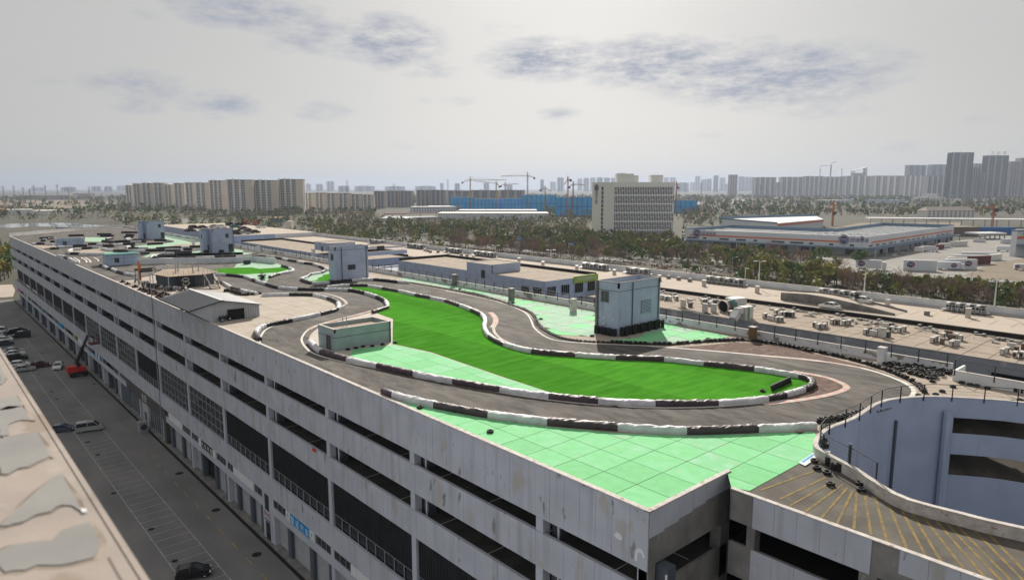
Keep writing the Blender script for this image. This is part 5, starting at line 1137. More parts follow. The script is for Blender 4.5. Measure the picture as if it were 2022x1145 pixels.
MB().box(XG + .01, XP, -60, 470, GZ, DZ).build('parking_deck', 'deck_pale', pb)
MB().box(XA, 139.9, 122.5, 191, GZ, .5).build('raised_wall', 'tower_grey', pb)
MB().box(XA, XG, 217, 330, GZ, RZ).build('far_wall', 'tower_grey', pb); MB().box(XA, XG, 340, 470, GZ, .8).build('end_block_wall', 'tower_grey', pb)
MB().box(XG + .02, XP - .1, 339.7, 340, DZ, .8).build('cross_wall', 'white_wall_clean', pb); MB().box(XG + .02, XP - .1, 340.01, 470, DZ, .78).build('end_deck', 'deck_pale', pb)
MB().box(XA + .1, XG, 108.05, 122.45, GZ, -5).box(XA + .1, XG, 191.05, 216.95, GZ, -4).build('light_well_roof', 'cover_blue', pb)
for j in range(14): MB().box(XA + .2, XG, 108.6 + j, 108.8 + j, -4.99, -4.85).build('well_roof_rib', 'steel_grey', pb)
for y0_, y1_, z in ((-60, 108, RZ), (122.5, 191, .5), (217, 330, RZ)):
    MB().box(XG - .6 if z < 0 else 139.3, XG if z < 0 else 139.88, y0_, y1_, z - .02, z + .8).build('gutter_upstand', 'tar_black', pb)
MB().box(XA + .2, 139.3, 190.4, 190.95, .48, 1.3).box(XA + .1, XG, 329.4, 329.95, RZ, -.7).build('gutter_upstand', 'tar_black', pb)
MB().box(XA - .05, XA + .25, -60, 108, RZ - .028, RZ + .03).build('roof_edge', 'bare_concrete', pb)
base = MB().box(XA + .26, XG - .6, -2, 108, RZ - .03, RZ - .012).build('slab_bed', 'joint_dark', pb)
slabs('roof_slab', [(XA + .27, -2), (XG - .62, -2), (XG - .62, 107.9), (XA + .27, 107.9)], XA + .27, 27.2 - 3.42 * 9, 3.36, 3.42, RZ - .012, .03, 'roof_slab_tan', pb, .055, .012)
slabs('roof_slab', [(XA + .1, 122.6), (139.2, 122.6), (139.2, 190.3), (XA + .1, 190.3)], XA, 122.5, 6.4, 5.65, .505, .03, 'roof_slab_tan', pb, .05, .01)
slabs('roof_slab', [(XA + .1, 217.1), (XG - .7, 217.1), (XG - .7, 329.2), (XA + .1, 329.2)], XA, 217, 7.0, 9.3, RZ + .005, .03, 'roof_slab_tan', pb, .05, .01)
cb = MB()                                            # the black cable-like seams on the near slabs
for (a, b_) in ((zX((0, 225))[0], zX((2000, 480))[0]),): pass
MB().box(XA, XG, 340.02, 469.9, .8, .83).build('far_deck', 'deck_pale', pb)
ppw = thing('deck_parapet', 'long white parapet along the street side of the parking deck', 'wall', (XP, 100, DZ))
MB().box(XP, XP + .3, -60, 470, DZ - 1, .25).build('wall', 'white_wall_clean', ppw); MB().box(XP - .06, XP + .36, -60, 470, .25, .33).build('coping', 'coping_white', ppw)
MB().box(XP - .9, XP - .75, -40, 118, DZ + .35, DZ + .45).box(XP - .9, XP - .75, 150, 330, DZ + .35, DZ + .45).build('pipe_run', 'steel_grey', ppw)
pl = MB(); y = -10.0
while y < 60: pl.box(XG + 9, XG + 15.5, y, y + .12, DZ + .004, DZ + .01); y += 3.4
pl.box(XG + 2.2, XG + 2.35, -40, 330, DZ + .004, DZ + .011).build('bay_line', 'line_yellow', pb)
b1 = hut('roof_block', 'large plain grey block rising from the neighbouring roof, one small window', XA - .05, 131.3, 143.8, 154.6, 2.95, 'tower_grey', cat='roof block', sunk=.12, pipes=((XA + .4, 143.7),), group='blocks on the neighbouring roof')
b0 = hut('roof_block', 'plain grey block on the neighbouring roof half hidden by the middle stair tower', XA - .05, 131.3, 239.3, 251.7, 3.1, 'tower_grey', cat='roof block', sunk=.12, group='blocks on the neighbouring roof')
opening(b1, 'window', 'x', 146.3, 148.0, -1.0, 1.3, x=XA - .05, m='glass_blue'); opening(b0, 'window', 'x', 244.5, 245.8, -.4, 1.7, x=XA - .05, m='glass_blue')
b3 = hut('roof_block', 'low grey block right of the middle stair tower', 121, 139, 214.6, 216.9, 1.2, 'tower_grey', cat='roof block', sunk=.12)
b4 = hut('roof_block', 'small grey block with a dark fan box, beyond the low grey block', 138, 152, 238, 252, .6, 'tower_grey', cat='roof block', sunk=.12)
MB().box(140, 143, 237.2, 237.9, -.8, 1.2).build('fan_box', 'ac_dark', b4); MB().box(137, 139.6, 237.3, 237.9, .0, 1.3).build('duct_hood', 'white_metal', b4)
def gx_win(p0, p1):
    a, b_ = GX(*p0, XA), GX(*p1, XA); return min(a.y, b_.y), max(a.y, b_.y), min(a.z, b_.z), max(a.z, b_.z)
for p0, p1 in (((1029.5, 563), (1045, 576)), ((1053, 566), (1070, 582))):
    y0_, y1_, z0, z1 = gx_win(p0, p1); opening(pb, 'window', 'x', y0_, y1_, z0 - .6, z1, x=XA, bars=3)
for p0, p1 in (((1080, 567), (1097, 583)), ((1108, 563), (1124, 579)), ((1135, 559), (1151, 576)), ((1160, 556), (1174, 573)), ((1135, 587), (1150, 591)), ((1160, 583), (1175, 587))):
    a, b_ = GY(*p0, 122.5), GY(*p1, 122.5); opening(pb, 'window', 'y', a.x, b_.x, b_.z, a.z, y=122.5, bars=3)
a, b_ = GY(1132, 548, 122.5), GY(1178, 541, 122.5)
sg = thing('green_sign', 'lime green signboard with pale lettering on the window block', 'sign', (a.x, 122.3, a.z))
MB().box(a.x, b_.x + .3, 122.15, 122.42, -.95, .98).build('panel', 'sign_green', sg); text_mesh('二手车交易服务中心', (a.x + .5, 122.15, -.45), (1, 0, 0), UP, b_.x - a.x - .8, 1.0).build('lettering', 'sign_white', sg)
for y in (27, 8): MB().box(XA - .12, XA - .002, y - 5.2, y - .5, -4.9, -3.4).build('window_strip', 'glass_dark', pb)
# ---- condenser units
def ac_unit(label, tall=False, cm='ac_white'):
    h = 1.55 if tall else .85
    t = thing('condenser_unit', label, 'air conditioner', (0, 0, 0), 0, 'condenser units on the neighbouring roof')
    MB().box(-.52, .52, -.22, .22, .08, h).build('cabinet', cm, t, world=False)
    MB().box(-.56, .56, -.25, .25, h, h + .03).build('lid', cm, t, world=False)
    MB().box(-.45, -.35, -.24, .24, 0, .08).box(.35, .45, -.24, .24, 0, .08).build('foot', 'iron_dark', t, world=False)
    for k in range(2 if tall else 1):
        z = .45 + .72 * k; m = MB(); disc(m, (-.1, -.225, z), (1, 0, 0), (0, 0, 1), .31, 14, None, .004); f = m.build('fan_opening', 'ac_dark', t, world=False)
        m = MB(); disc(m, (-.1, -.225, z), (1, 0, 0), (0, 0, 1), .33, 14, .29, .02); disc(m, (-.1, -.225, z), (1, 0, 0), (0, 0, 1), .2, 14, .17, .02); m.build('grille', 'frame_grey', f, world=False)
    MB().box(.525, .53, -.18, .18, .2, h - .15).build('coil', 'ac_dark', t, world=False)
    return t
U = [(25, 362, 0), (62, 362, 0), (105, 377, 0), (155, 380, 0), (255, 376, 0), (350, 478, 1), (443, 415, 0), (452, 470, 2), (632, 420, 0), (668, 415, 0), (730, 455, 0), (658, 540, 1), (780, 545, 1), (800, 430, 2), (1212, 505, 0), (1248, 500, 0), (1018, 588, 0), (1505, 628, 0), (1582, 660, 0), (1635, 645, 2), (1680, 680, 0), (1735, 680, 0), (1662, 576, 0), (1735, 604, 0), (1785, 602, 0), (1840, 612, 3), (1895, 605, 0)]
U = [zX((a, b_))[0] + (c,) for a, b_, c in U] + [zW((a, b_))[0] + (c,) for a, b_, c in [(128, 640, 0), (160, 657, 0), (207, 655, 0), (215, 640, 2), (278, 615, 0), (325, 620, 2), (380, 627, 0), (422, 622, 0), (566, 704, 0), (600, 690, 2), (634, 717, 0), (655, 705, 3), (712, 733, 1), (763, 728, 3), (740, 650, 0), (795, 680, 0), (790, 650, 2), (862, 688, 0), (903, 678, 0), (1150, 778, 0), (1178, 765, 0), (1234, 788, 2), (1240, 740, 0), (1288, 720, 2), (1314, 810, 0), (1352, 802, 0), (1318, 755, 2), (1395, 758, 0), (1360, 745, 0), (1755, 880, 0), (1795, 868, 0), (1835, 830, 0), (1880, 860, 2), (1867, 905, 0), (1927, 905, 0), (1940, 835, 2)]]
def where_u(px):
    for lim, w in ((1345, 'just right of the nearest tower'), (1400, 'above the long dark rack'), (1432, 'left of the big exhaust duct'), (1500, 'beside the big exhaust duct'), (1590, 'in the group behind the brown-faced pillar'), (1690, 'in the group before the white car'), (1800, 'in the group behind the white fence pillar'), (1920, 'in the group before the fenced fans')):
        if px < lim: return w
    return 'in the group at the right frame edge'
KIND = {0: ('white single fan condenser unit ', False, 'ac_white'), 1: ('tall white twin fan condenser unit ', True, 'ac_white'), 2: ('rusty brown condenser unit ', False, 'ac_brown'), 3: ('dark grey condenser unit ', False, 'ac_dark')}
pa = {}
for px, py, k in U:
    q = G(px, py, RZ + .03); rz = RND.choice((0, 0, 0, math.pi, 1.57)) + RND.uniform(-.08, .08)
    lab = KIND[k][0] + where_u(px)
    if k not in pa: pa[k] = ac_unit(lab, *KIND[k][1:]); pa[k].location = q; pa[k].rotation_euler = (0, 0, rz); pa[k].scale = (1.1,) * 3
    else: copy_tree(pa[k], q, rz, lab, None, 1.1)
# big exhaust fan with its duct, and the twin cabinet
q = G(*zX((1000, 555))[0], RZ); ex_ = thing('exhaust_fan', 'large rusty round exhaust duct with a teal ring and a square plenum', 'exhaust fan', q)
def tilt_tube(p, q_, r, name, m, n=16): MB().tube([p, q_], r, n, False).build(name, m, ex_)
p0 = G(*zX((905, 545))[0], RZ) + Vector((0, 0, 1.15)); p1 = G(*zX((1010, 530))[0], RZ) + Vector((.6, 0, 1.35)); dv_ = p1 - p0
tilt_tube(p0, p0 + dv_ * .28, [1.28, 1.1], 'duct_mouth', 'steel_pale'); tilt_tube(p0 + dv_ * .27, p0 + dv_ * .72, 1.05, 'duct_body', 'ac_brown'); tilt_tube(p0 + dv_ * .70, p0 + dv_ * 1.15, 1.12, 'teal_ring', 'teal_metal')
m = MB(); n_ = -dv_.normalized(); u_ = n_.orthogonal().normalized(); disc(m, p0 + dv_ * .08, u_, n_.cross(u_), 1.12, 16); m.build('duct_throat', 'dark_void', ex_)
c = G(*zX((1105, 515))[0], RZ); MB().obox(c + Vector((.6, .6, 1.25)), (1.8, -.5, 0), (.35, 1.2, 0), (0, 0, 1.25)).build('plenum', 'steel_pale', ex_); MB().bar(p1, c + Vector((-.6, .2, 1.3)), 1.9, 1.9).build('duct_joint', 'steel_pale', ex_)
q = G(*zX((1230, 642))[0], RZ); tcab = thing('plant_cabinet', 'big white plant cabinet with a teal door and a bent white duct at its side', 'plant unit', q)
MB().obox(q + Vector((-.75, 0, 1.3)), (.75, 0, 0), (0, .8, 0), (0, 0, 1.28)).build('cabinet', 'ac_white', tcab); MB().obox(q + Vector((.75, 0, 1.25)), (.7, 0, 0), (0, .8, 0), (0, 0, 1.25)).build('cabinet', 'ac_white', tcab)
MB().obox(q + Vector((-.35, -.83, 1.3)), (.28, 0, 0), (0, .02, 0), (0, 0, 1.1)).build('door', 'teal_metal', tcab); MB().obox(q + Vector((-2.2, .2, 1.9)), (.9, 0, -.1), (0, .65, 0), (.05, 0, .55)).obox(q + Vector((-3.6, .2, 1.0)), (.75, 0, .6), (0, .65, 0), (-.3, 0, .45)).build('duct', 'white_metal', tcab)
gr = thing('steel_rack', 'long dark steel rack lying at the roof edge below the tall white units', 'rack', G(1380, 616, RZ))
for i in range(4):
    a = G(1338 + 3 * i, 607 + 2.0 * i, RZ + .1); b_ = G(1408 - 3 * i, 620.5 - .5 * i + .2 * i, RZ + .1); MB().bar(a, b_, .14, .12).build('beam', 'iron_dark', gr)
pr = MB()                                            # pipework behind the units
for i in range(170):
    y = RND.uniform(18, 104); x = RND.uniform(133, 140); L = RND.uniform(.5, 2.2)
    pr.box(x, x + RND.choice((.12, .12, L * .5)), y, y + RND.choice((L, .14)), RZ + .1, RZ + RND.uniform(.16, .3))
    if i % 3 == 0: pr.box(x, x + 1.2, y, y + .5, RZ + .3, RZ + .42)
props(pr.build('pipework', 'pipe_dark', kind='stuff'), 'tangle of grey pipes and trays behind the condensers', 'pipes')
# ---- fan banks along the parapet
def fan_bank(px0, px1, py, n, lab):
    a, b_ = G(px0, py, DZ), G(px1, py, DZ); xx = XP - 2.4
    ya, yb = GX(px0, py, xx).y, GX(px1, py, xx).y; y0_, y1_ = min(ya, yb), max(ya, yb)
    t = thing('fan_bank', lab, 'cooling unit', (xx, y0_, DZ), 0, 'fan banks along the deck parapet')
    MB().box(xx - 1.2, xx + 1.2, y0_ - .6, y1_ + .6, DZ + .3, DZ + .42).build('platform', 'steel_grey', t)
    w = (y1_ - y0_) / n
    for i in range(n):
        y = y0_ + (i + .5) * w
        MB().box(xx - .5, xx + .8, y - w * .36, y + w * .36, DZ + .42, DZ + 1.7).build('cabinet', 'ac_white' if i % 3 else 'steel_grey', t)
        m = MB()
        for k in range(8):
            a0, a1 = math.pi * k / 8, math.pi * (k + 1) / 8
            m.add([(xx - .52 - .5 * math.sin(a_), y + w * .42 * math.cos(a_), DZ + 1.75) for a_ in (a0, a1)] + [(xx - .52, y + w * .38 * math.cos(a_), DZ + .55 + .9 * math.sin(a_)) for a_ in (a1, a0)], [(0, 1, 2, 3)])
        m.box(xx - .6, xx + .8, y - w * .38, y + w * .38, DZ + 1.70, DZ + 1.78).build('hood', 'white_metal' if i % 2 else 'ac_dark', t)
        m = MB(); disc(m, (xx - .515, y, DZ + 1.05), (0, -1, 0), (0, 0, 1), w * .33, 12); m.build('fan_opening', 'ac_dark', t)
    rl = MB()
    for y in [y0_ - .6 + (y1_ - y0_ + 1.2) * i / (2 * n // 2) for i in range(n + 1)]: rl.bar((xx - 1.25, y, DZ), (xx - 1.25, y, DZ + 1.5), .07)
    rl.bar((xx - 1.25, y0_ - .6, DZ + 1.5), (xx - 1.25, y1_ + .6, DZ + 1.5), .06).bar((xx - 1.25, y0_ - .6, DZ + .9), (xx - 1.25, y1_ + .6, DZ + .9), .05); rl.build('railing', 'steel_pale', t)
for a, b_, py, n, lab in [(1866, 1946, 618, 8, 'nearest fenced bank of cooling fans beside the deck parapet'), (1616, 1700, 588, 8, 'bank of cooling fans behind the raised car ramp'), (1394, 1470, 566, 8, 'bank of cooling fans right of the nearest stair tower'), (1237, 1282, 545, 5, 'bank of cooling fans seen over the nearest stair tower'), (1150, 1200, 533, 6, 'bank of cooling fans behind the green sign'), (936, 978, 508, 6, 'bank of cooling fans behind the large plain block'), (881, 911, 499, 5, 'bank of cooling fans left of the large plain block'), (805, 838, 491, 5, 'bank of cooling fans behind the low grey block'), (731, 760, 482, 5, 'farthest bank of cooling fans by the middle stair tower')]:
    fan_bank(a, b_, py, n, lab)
# ---- white posts and small vents on the deck
for i, (px, py, hp, lab) in enumerate([(1911, 627, 18, 'nearest white vent post, in front of the fenced fans'), (1752, 602, 11, 'cream vent post beside the end of the car ramp'), (1614, 583, 8, 'cream vent post left of the fans behind the ramp'), (1495, 578, 14, 'white vent post in the middle of the deck'), (1390, 565, 13, 'white vent post in front of the fans right of the tower'), (1302, 554, 12, 'white vent post beside the nearest tower edge'), (1213, 542, 11, 'white vent post over the nearest tower'), (1139, 534, 11, 'white vent post behind the green sign'), (1072, 527, 12, 'white vent post above the window block'), (1025, 516, 8, 'white vent post at the corner of the large plain block'), (935, 512, 9, 'white vent post left of the large plain block'), (886, 505, 7, 'white vent post near the fan bank'), (839, 496, 6, 'white vent post by the far fans')]):
    q = G(px, py, DZ); h = hp * (q - Vector((0, 0, CAMZ))).length / 1500
    t = thing('vent_post', lab, 'vent', q, 0, 'vent posts on the parking deck'); MB().box(q.x - .4, q.x + .4, q.y - .4, q.y + .4, DZ, DZ + h - .15).build('shaft', 'coping_white', t); MB().box(q.x - .48, q.x + .48, q.y - .48, q.y + .48, DZ + h - .15, DZ + h).build('cap', 'white_metal', t)
for px, py in ((1320, 550), (1340, 553), (1362, 556), (845, 497), (865, 499), (850, 499), (911, 506), (922, 507), (1830, 622)):
    q = G(px, py, DZ); t = thing('vent_box', 'small grey vent box on the pale parking deck', 'vent', q, 0, 'small vent boxes on the deck'); MB().box(q.x - .5, q.x + .5, q.y - .4, q.y + .4, DZ, DZ + .8).build('body', 'bare_concrete', t); MB().box(q.x - .55, q.x + .55, q.y - .45, q.y + .45, DZ + .8, DZ + .88).build('lid', 'coping_white', t)
# ---- car ramp on the deck
A_ = G(1766, 623, DZ); B_ = G(1541, 592, DZ); L = (B_ - A_).length; d_ = (B_ - A_).normalized(); nn = Vector((d_.y, -d_.x, 0)); nn = nn if nn.x > 0 else -nn
prof = [(0, .05), (.15, .55), (.4, 1.25), (.6, 1.65), (.75, 1.75), (1.0, 1.35)]
crt = thing('car_ramp', 'low concrete car ramp rising on the parking deck with grey side walls', 'ramp', A_)
def rampm(o0, o1, dz):
    mb = MB()
    for f, h in prof:
        c = A_ + d_ * (L * f); mb.v += [tuple(c + nn * o0), tuple(c + nn * o0 + Vector((0, 0, h + dz))), tuple(c + nn * o1 + Vector((0, 0, h + dz))), tuple(c + nn * o1)]
    for i in range(len(prof) - 1):
        for j in range(4): mb.f.append((i * 4 + j, i * 4 + (j + 1) % 4, i * 4 + 4 + (j + 1) % 4, i * 4 + 4 + j))
    mb.f += [(0, 1, 2, 3), tuple(len(prof) * 4 - 4 + j for j in (3, 2, 1, 0))]; return mb
rampm(.3, 5.7, 0).build('roadway', 'deck_pale', crt); rampm(0, .3, .35).build('side_wall', 'bare_concrete', crt); rampm(5.7, 6.0, .35).build('side_wall', 'bare_concrete', crt)
# ---- lamps on the deck
def tee_lamp(base, h, label, group='T-headed lamps along the deck'):
    t = thing('deck_lamp', label, 'lamp post', base, 0, group)
    MB().tube([(0, 0, 0), (0, 0, h)], [.16, .09], 6).build('pole', 'white_metal', t, world=False)
    MB().bar((-1.3, 0, h), (1.3, 0, h), .08).build('cross_arm', 'white_metal', t, world=False)
    for x in (-1.1, 1.1): MB().box(x - .45, x + .45, -.2, .2, h - .02, h + .14).build('lamp_head', 'white_metal', t, world=False)
    t.rotation_euler = (0, 0, -yaw); return t
for px, pb_, pt, lab in [(1963, 607, 556, 'nearest T-headed lamp, in front of the dark trees'), (1706, 578, 534, 'T-headed lamp behind the car on the ramp'), (1498, 560, 516, 'T-headed lamp in the gap of the trees'), (1088, 510, 494, 'T-headed lamp behind the window block'), (979, 500, 485, 'T-headed lamp behind the large plain block'), (799, 482, 467, 'T-headed lamp by the far fans')]:
    q = G(px, pb_, 0); q.z = .3; tee_lamp(q, max(2, HT(q, px, pt)), lab)
for px, pb_, pt, lab in [(1284, 534, 513, 'white lamp post with a blue box by the red hedge'), (1349, 548, 531, 'small white lamp post right of the tower'), (1407, 547, 538, 'short white lamp over the fans'), (1471, 553, 530, 'white lamp post left of the trees')]:
    q = G(px, pb_, -2); t = thing('slim_lamp', lab, 'lamp post', q, 0); h = HT(q, px, pt); MB().tube([q, q + Vector((0, 0, h))], .09, 5).build('pole', 'white_metal', t); MB().obox(q + Vector((.35, -.3, h)), (.5, -.4, 0), (.1, .12, 0), (0, 0, .06)).build('lamp_head', 'white_metal', t)
# ------------------------------------------------------------------ cars
def car(label, cm, kind='sedan', loc=(0, 0, 0), rz=0, group=None, s=1.0):
    t = thing('parked_car', label, 'car' if kind != 'van' else 'van', loc, rz, group); t.scale = (s,) * 3
    if kind == 'sedan': body = [(-2.25, .34, .78), (-2.28, .6, .84), (-2.1, .88, .84), (-1.3, .96, .86), (.9, .93, .88), (1.75, .80, .86), (2.2, .62, .8), (2.25, .34, .74)]; cab = [(-1.75, .94, .80), (-1.05, 1.40, .62), (-.2, 1.46, .62), (.35, 1.40, .62), (1.15, .93, .80)]; roof = (1, 3)
    elif kind == 'suv': body = [(-2.2, .4, .82), (-2.25, .8, .88), (-2.15, 1.0, .88), (-1.2, 1.05, .9), (.9, 1.05, .9), (1.8, .95, .88), (2.15, .75, .82), (2.2, .4, .78)]; cab = [(-2.1, 1.02, .84), (-1.85, 1.62, .70), (-.4, 1.70, .70), (.25, 1.62, .70), (1.0, 1.04, .84)]; roof = (1, 3)
    elif kind == 'hatch': body = [(-1.9, .34, .76), (-1.95, .7, .83), (-1.85, .95, .83), (-1.1, 1.0, .84), (.8, .98, .84), (1.5, .88, .82), (1.85, .66, .76), (1.88, .34, .72)]; cab = [(-1.85, .96, .80), (-1.45, 1.46, .64), (-.3, 1.52, .64), (.2, 1.46, .64), (1.0, .96, .80)]; roof = (1, 3)
    else: body = [(-2.25, .36, .80), (-2.3, .9, .86), (-2.25, 1.05, .86), (-1.0, 1.08, .87), (1.2, 1.08, .87), (1.9, .95, .84), (2.2, .7, .8), (2.25, .36, .78)]; cab = [(-2.25, 1.06, .84), (-2.15, 1.82, .74), (-.5, 1.90, .74), (.7, 1.82, .74), (1.5, 1.06, .84)]; roof = (1, 3)
    def loft(pr, z0=None):
        mb = MB()
        for x, z, w in pr: mb.v += [(x, -w, z), (x, w, z)]
        n = len(pr); mb.f += [(2 * i, 2 * i + 1, 2 * i + 3, 2 * i + 2) for i in range(n - 1)]
        if z0 is not None:
            k = len(mb.v)
            for x, z, w in pr: mb.v += [(x, -w, z0), (x, w, z0)]
            mb.f += [(2 * i, 2 * i + 2, k + 2 * i + 2, k + 2 * i) for i in range(n - 1)] + [(2 * i + 1, k + 2 * i + 1, k + 2 * i + 3, 2 * i + 3) for i in range(n - 1)] + [(0, k, k + 1, 1), (2 * n - 2, 2 * n - 1, k + 2 * n - 1, k + 2 * n - 2)]
        return mb
    loft(body, .28).build('body', cm, t, world=False)
    loft(cab, cab[0][1] - .02).build('window_glass', 'car_glass', t, world=False)
    rf = loft([(x, z + .02, w + .02) for x, z, w in cab[roof[0]:roof[1] + 1]], cab[1][1] - .06)
    for i0, i1 in ((0, 1), (3, 4)):
        for s_ in (-1, 1):
            (x0, z0, w0), (x1, z1, w1) = cab[i0], cab[i1]; rf.bar((x0, s_ * w0, z0), (x1, s_ * w1, z1 + .02), .09)
    for s_ in (-1, 1): rf.bar((-.35, s_ * .83 * cab[0][2] / .80, cab[0][1]), (-.35, s_ * (cab[2][2] + .01), cab[2][1]), .08)
    rf.build('roof', cm, t, world=False)
    for x in (-1.4, 1.38):
        for y in (-.74, .74): wheel_part(t, x * (1 if kind != 'hatch' else .86), y, .32, .22)
    e = body[-2][0] + .03; e2 = body[1][0] - .03
    for s_ in (-1, 1): MB().box(e - .25, e, s_ * .48, s_ * .78, .58, .72).build('headlight', 'lamp_clear', t, world=False); MB().box(e2, e2 + .2, s_ * .5, s_ * .80, .66, .84).build('tail_light', 'lamp_red', t, world=False)
    MB().box(e - .1, e + .02, -.45, .45, .4, .54).build('grille', 'iron_dark', t, world=False); MB().box(e2 - .01, e2 + .05, -.25, .25, .52, .64).build('number_plate', 'sign_white', t, world=False)
    return t
q = G(1638, 609, DZ); hd = (G(1657, 612, DZ) - G(1620, 606, DZ)); hdg = math.atan2(hd.y, hd.x)
car('white saloon car parked in front of the ramp side wall', 'car_white', 'sedan', (q.x, q.y, DZ), hdg + math.pi, None, .97)
q = G(1700, 598, DZ + .8); car('white saloon car standing on the ramp beside a person', 'car_white', 'sedan', (q.x, q.y, DZ + .85), hdg + .08 + math.pi, None, 1.0)
# ------------------------------------------------------------------ people: one skinned body each
def person(label, loc, rz, h=1.72, stride=.12):
    me = bpy.data.meshes.new('body')
    V_ = [(0, 0, .93), (0, 0, 1.15), (0, 0, 1.36), (0, 0, 1.47), (0, .02, 1.60), (0, .02, 1.70), (-.18, 0, 1.38), (-.24, .03, 1.12), (-.23, .12, .92), (-.23, .15, .84), (.18, 0, 1.38), (.24, -.02, 1.12), (.23, .05, .92), (.23, .08, .84), (-.10, 0, .86), (-.11, stride, .48), (-.11, stride * .6, .08), (-.11, stride * .6 + .16, .04), (.10, 0, .86), (.11, -stride * .4, .48), (.11, -stride, .08), (.11, -stride + .16, .04)]
    E_ = [(0, 1), (1, 2), (2, 3), (3, 4), (4, 5), (2, 6), (6, 7), (7, 8), (8, 9), (2, 10), (10, 11), (11, 12), (12, 13), (0, 14), (14, 15), (15, 16), (16, 17), (0, 18), (18, 19), (19, 20), (20, 21)]
    r_ = [.15, .15, .17, .06, .095, .08, .075, .055, .045, .04, .075, .055, .045, .04, .10, .075, .05, .045, .10, .075, .05, .045]
    me.from_pydata(V_, E_, []); o = bpy.data.objects.new('body', me); COL.objects.link(o)
    sk = o.modifiers.new('skin', 'SKIN'); 
    for i, v in enumerate(me.skin_vertices[0].data): v.radius = (r_[i], r_[i] * .85); v.use_root = (i == 0)
    ss = o.modifiers.new('sub', 'SUBSURF'); ss.levels = 1; ss.render_levels = 1
    dg = bpy.context.evaluated_depsgraph_get(); m2 = bpy.data.meshes.new_from_object(o.evaluated_get(dg)); bpy.data.objects.remove(o)
    m2.materials.clear()
    for mm in ('cloth_dark', 'skin', 'ac_dark'): m2.materials.append(MAT[mm])
    for p in m2.polygons:
        z = p.center.z; p.material_index = 1 if z > 1.5 or (z < .9 and abs(p.center.x) > .19) else (2 if z < .86 else 0); p.use_smooth = True
    t = thing('person', label, 'person', loc, rz); t.scale = (h / 1.75,) * 3
    link('body', m2, t)
    MB().lathe([(.02, .13), (.07, .115), (.105, .05), (.10, -.01)], 10, (0, .0, 1.64)).build('hair', 'car_black', t, world=False)
    return t
q = G(1690, 597.5, DZ + .9); person('person in dark clothes standing beside the white car on the ramp', (q.x, q.y, DZ + .85), 2.2, 2.3)
# ------------------------------------------------------------------ courtyard
zL = lambda *p: zz(0, 640, 9.54, p); zM = lambda *p: zz(0, 800, 3.318, p)
ln = MB()
for x in (25.5, 31.0): ln.box(x - .07, x + .07, 60, 330, GZ + .034, GZ + .042)
y = 62.0
while y < 176: ln.box(25.5, 30.9, y - .06, y + .06, GZ + .034, GZ + .044); y += 2.85
for y in (186, 192, 198, 204): ln.box(22, 30.9, y - .06, y + .06, GZ + .034, GZ + .044)
ln.build('parking_line', 'park_line', kind='structure')
yd = MB(); y = 62.0
while y < 150: yd.box(34.9, 35.05, y, y + 2.6, GZ + .034, GZ + .042); y += 6.2
yd.build('lane_dash', 'yellow_dash', kind='structure')
for i, (px, py) in enumerate(zM((1415, 685), (1175, 445), (640, 323), (575, 240), (745, 575), (990, 810), (1145, 1018)) + [(507, 1094), (186, 758), (101, 773), (112, 788), (76, 739), (84, 697), (48, 664)]):
    q = G(px, py, GZ + .04); m = MB(); disc(m, (0, 0, .01), (1, 0, 0), (0, 1, 0), .75 if i < 2 or i == 7 else .5, 16)
    o = m.build('manhole_cover', 'manhole'); o.location = q; props(o, 'dark manhole cover set in the grey courtyard paving', 'manhole cover', 'manhole covers in the courtyard')
def carpx(label, cm, kind, a, b_, group='cars parked in the courtyard', s=1.38, flip=False, heading=None):
    p, q = G(*a, GZ), G(*b_, GZ); c = (p + q) / 2; h = math.atan2(q.y - p.y, q.x - p.x) if heading is None else heading
    return car(label, cm, kind, (c.x, c.y, GZ + .04), h + (math.pi if flip else 0), group, s)
carpx('white van cut by the left frame edge', 'car_white', 'van', *zL((-40, 175), (110, 165)))
carpx('black saloon car beside the white van', 'car_black', 'sedan', *zL((95, 200), (345, 165)), flip=True)
carpx('dark red car half hidden behind the black saloon', 'car_red', 'hatch', *zL((330, 165), (430, 150)))
carpx('black people carrier standing out beyond the row of cars', 'car_black', 'van', *zL((235, 270), (565, 240)), flip=True)
carpx('white hatchback below the black saloon, next to the dark blue car', 'car_white', 'hatch', *zL((0, 335), (190, 320)))
carpx('silver saloon above the white hatchback at the left edge', 'car_silver', 'sedan', *zL((-60, 300), (150, 285)))
carpx('dark blue hatchback beside the ledge of the pale roof', 'car_blue', 'hatch', *zL((20, 415), (195, 385)))
carpx('silver saloon, farther of the two beside the black four-wheel drive', 'car_silver', 'sedan', *zL((140, 555), (370, 530)))
carpx('white saloon, nearer of the two beside the black four-wheel drive', 'car_white', 'sedan', *zL((160, 610), (390, 580)))
carpx('black four-wheel drive beside two pale saloons', 'car_black', 'suv', *zL((200, 690), (455, 660)))
carpx('white car with a red tail lamp behind the silver one near the pale roof', 'car_white', 'hatch', *zL((290, 810), (490, 790)))
carpx('silver saloon nearest the edge of the pale roof', 'car_silver', 'sedan', *zL((330, 900), (575, 870)))
carpx('long dark red saloon reversing beyond the row', 'car_red', 'sedan', *zL((550, 830), (940, 790)))
carpx('white hatchback driving towards the camera by the red lift', 'car_white', 'hatch', *zL((1080, 850), (1120, 830)), heading=-1.9)
carpx('silver microvan parked alone on the marked bays', 'car_silver', 'van', (156, 853), (201, 847), s=1.25)
carpx('dark hatchback left of the silver microvan', 'car_blue', 'hatch', (112, 853), (137, 850), s=1.2)
carpx('black hatchback at the bottom frame edge', 'car_black', 'hatch', (362, 1142), (404, 1134), s=1.25)
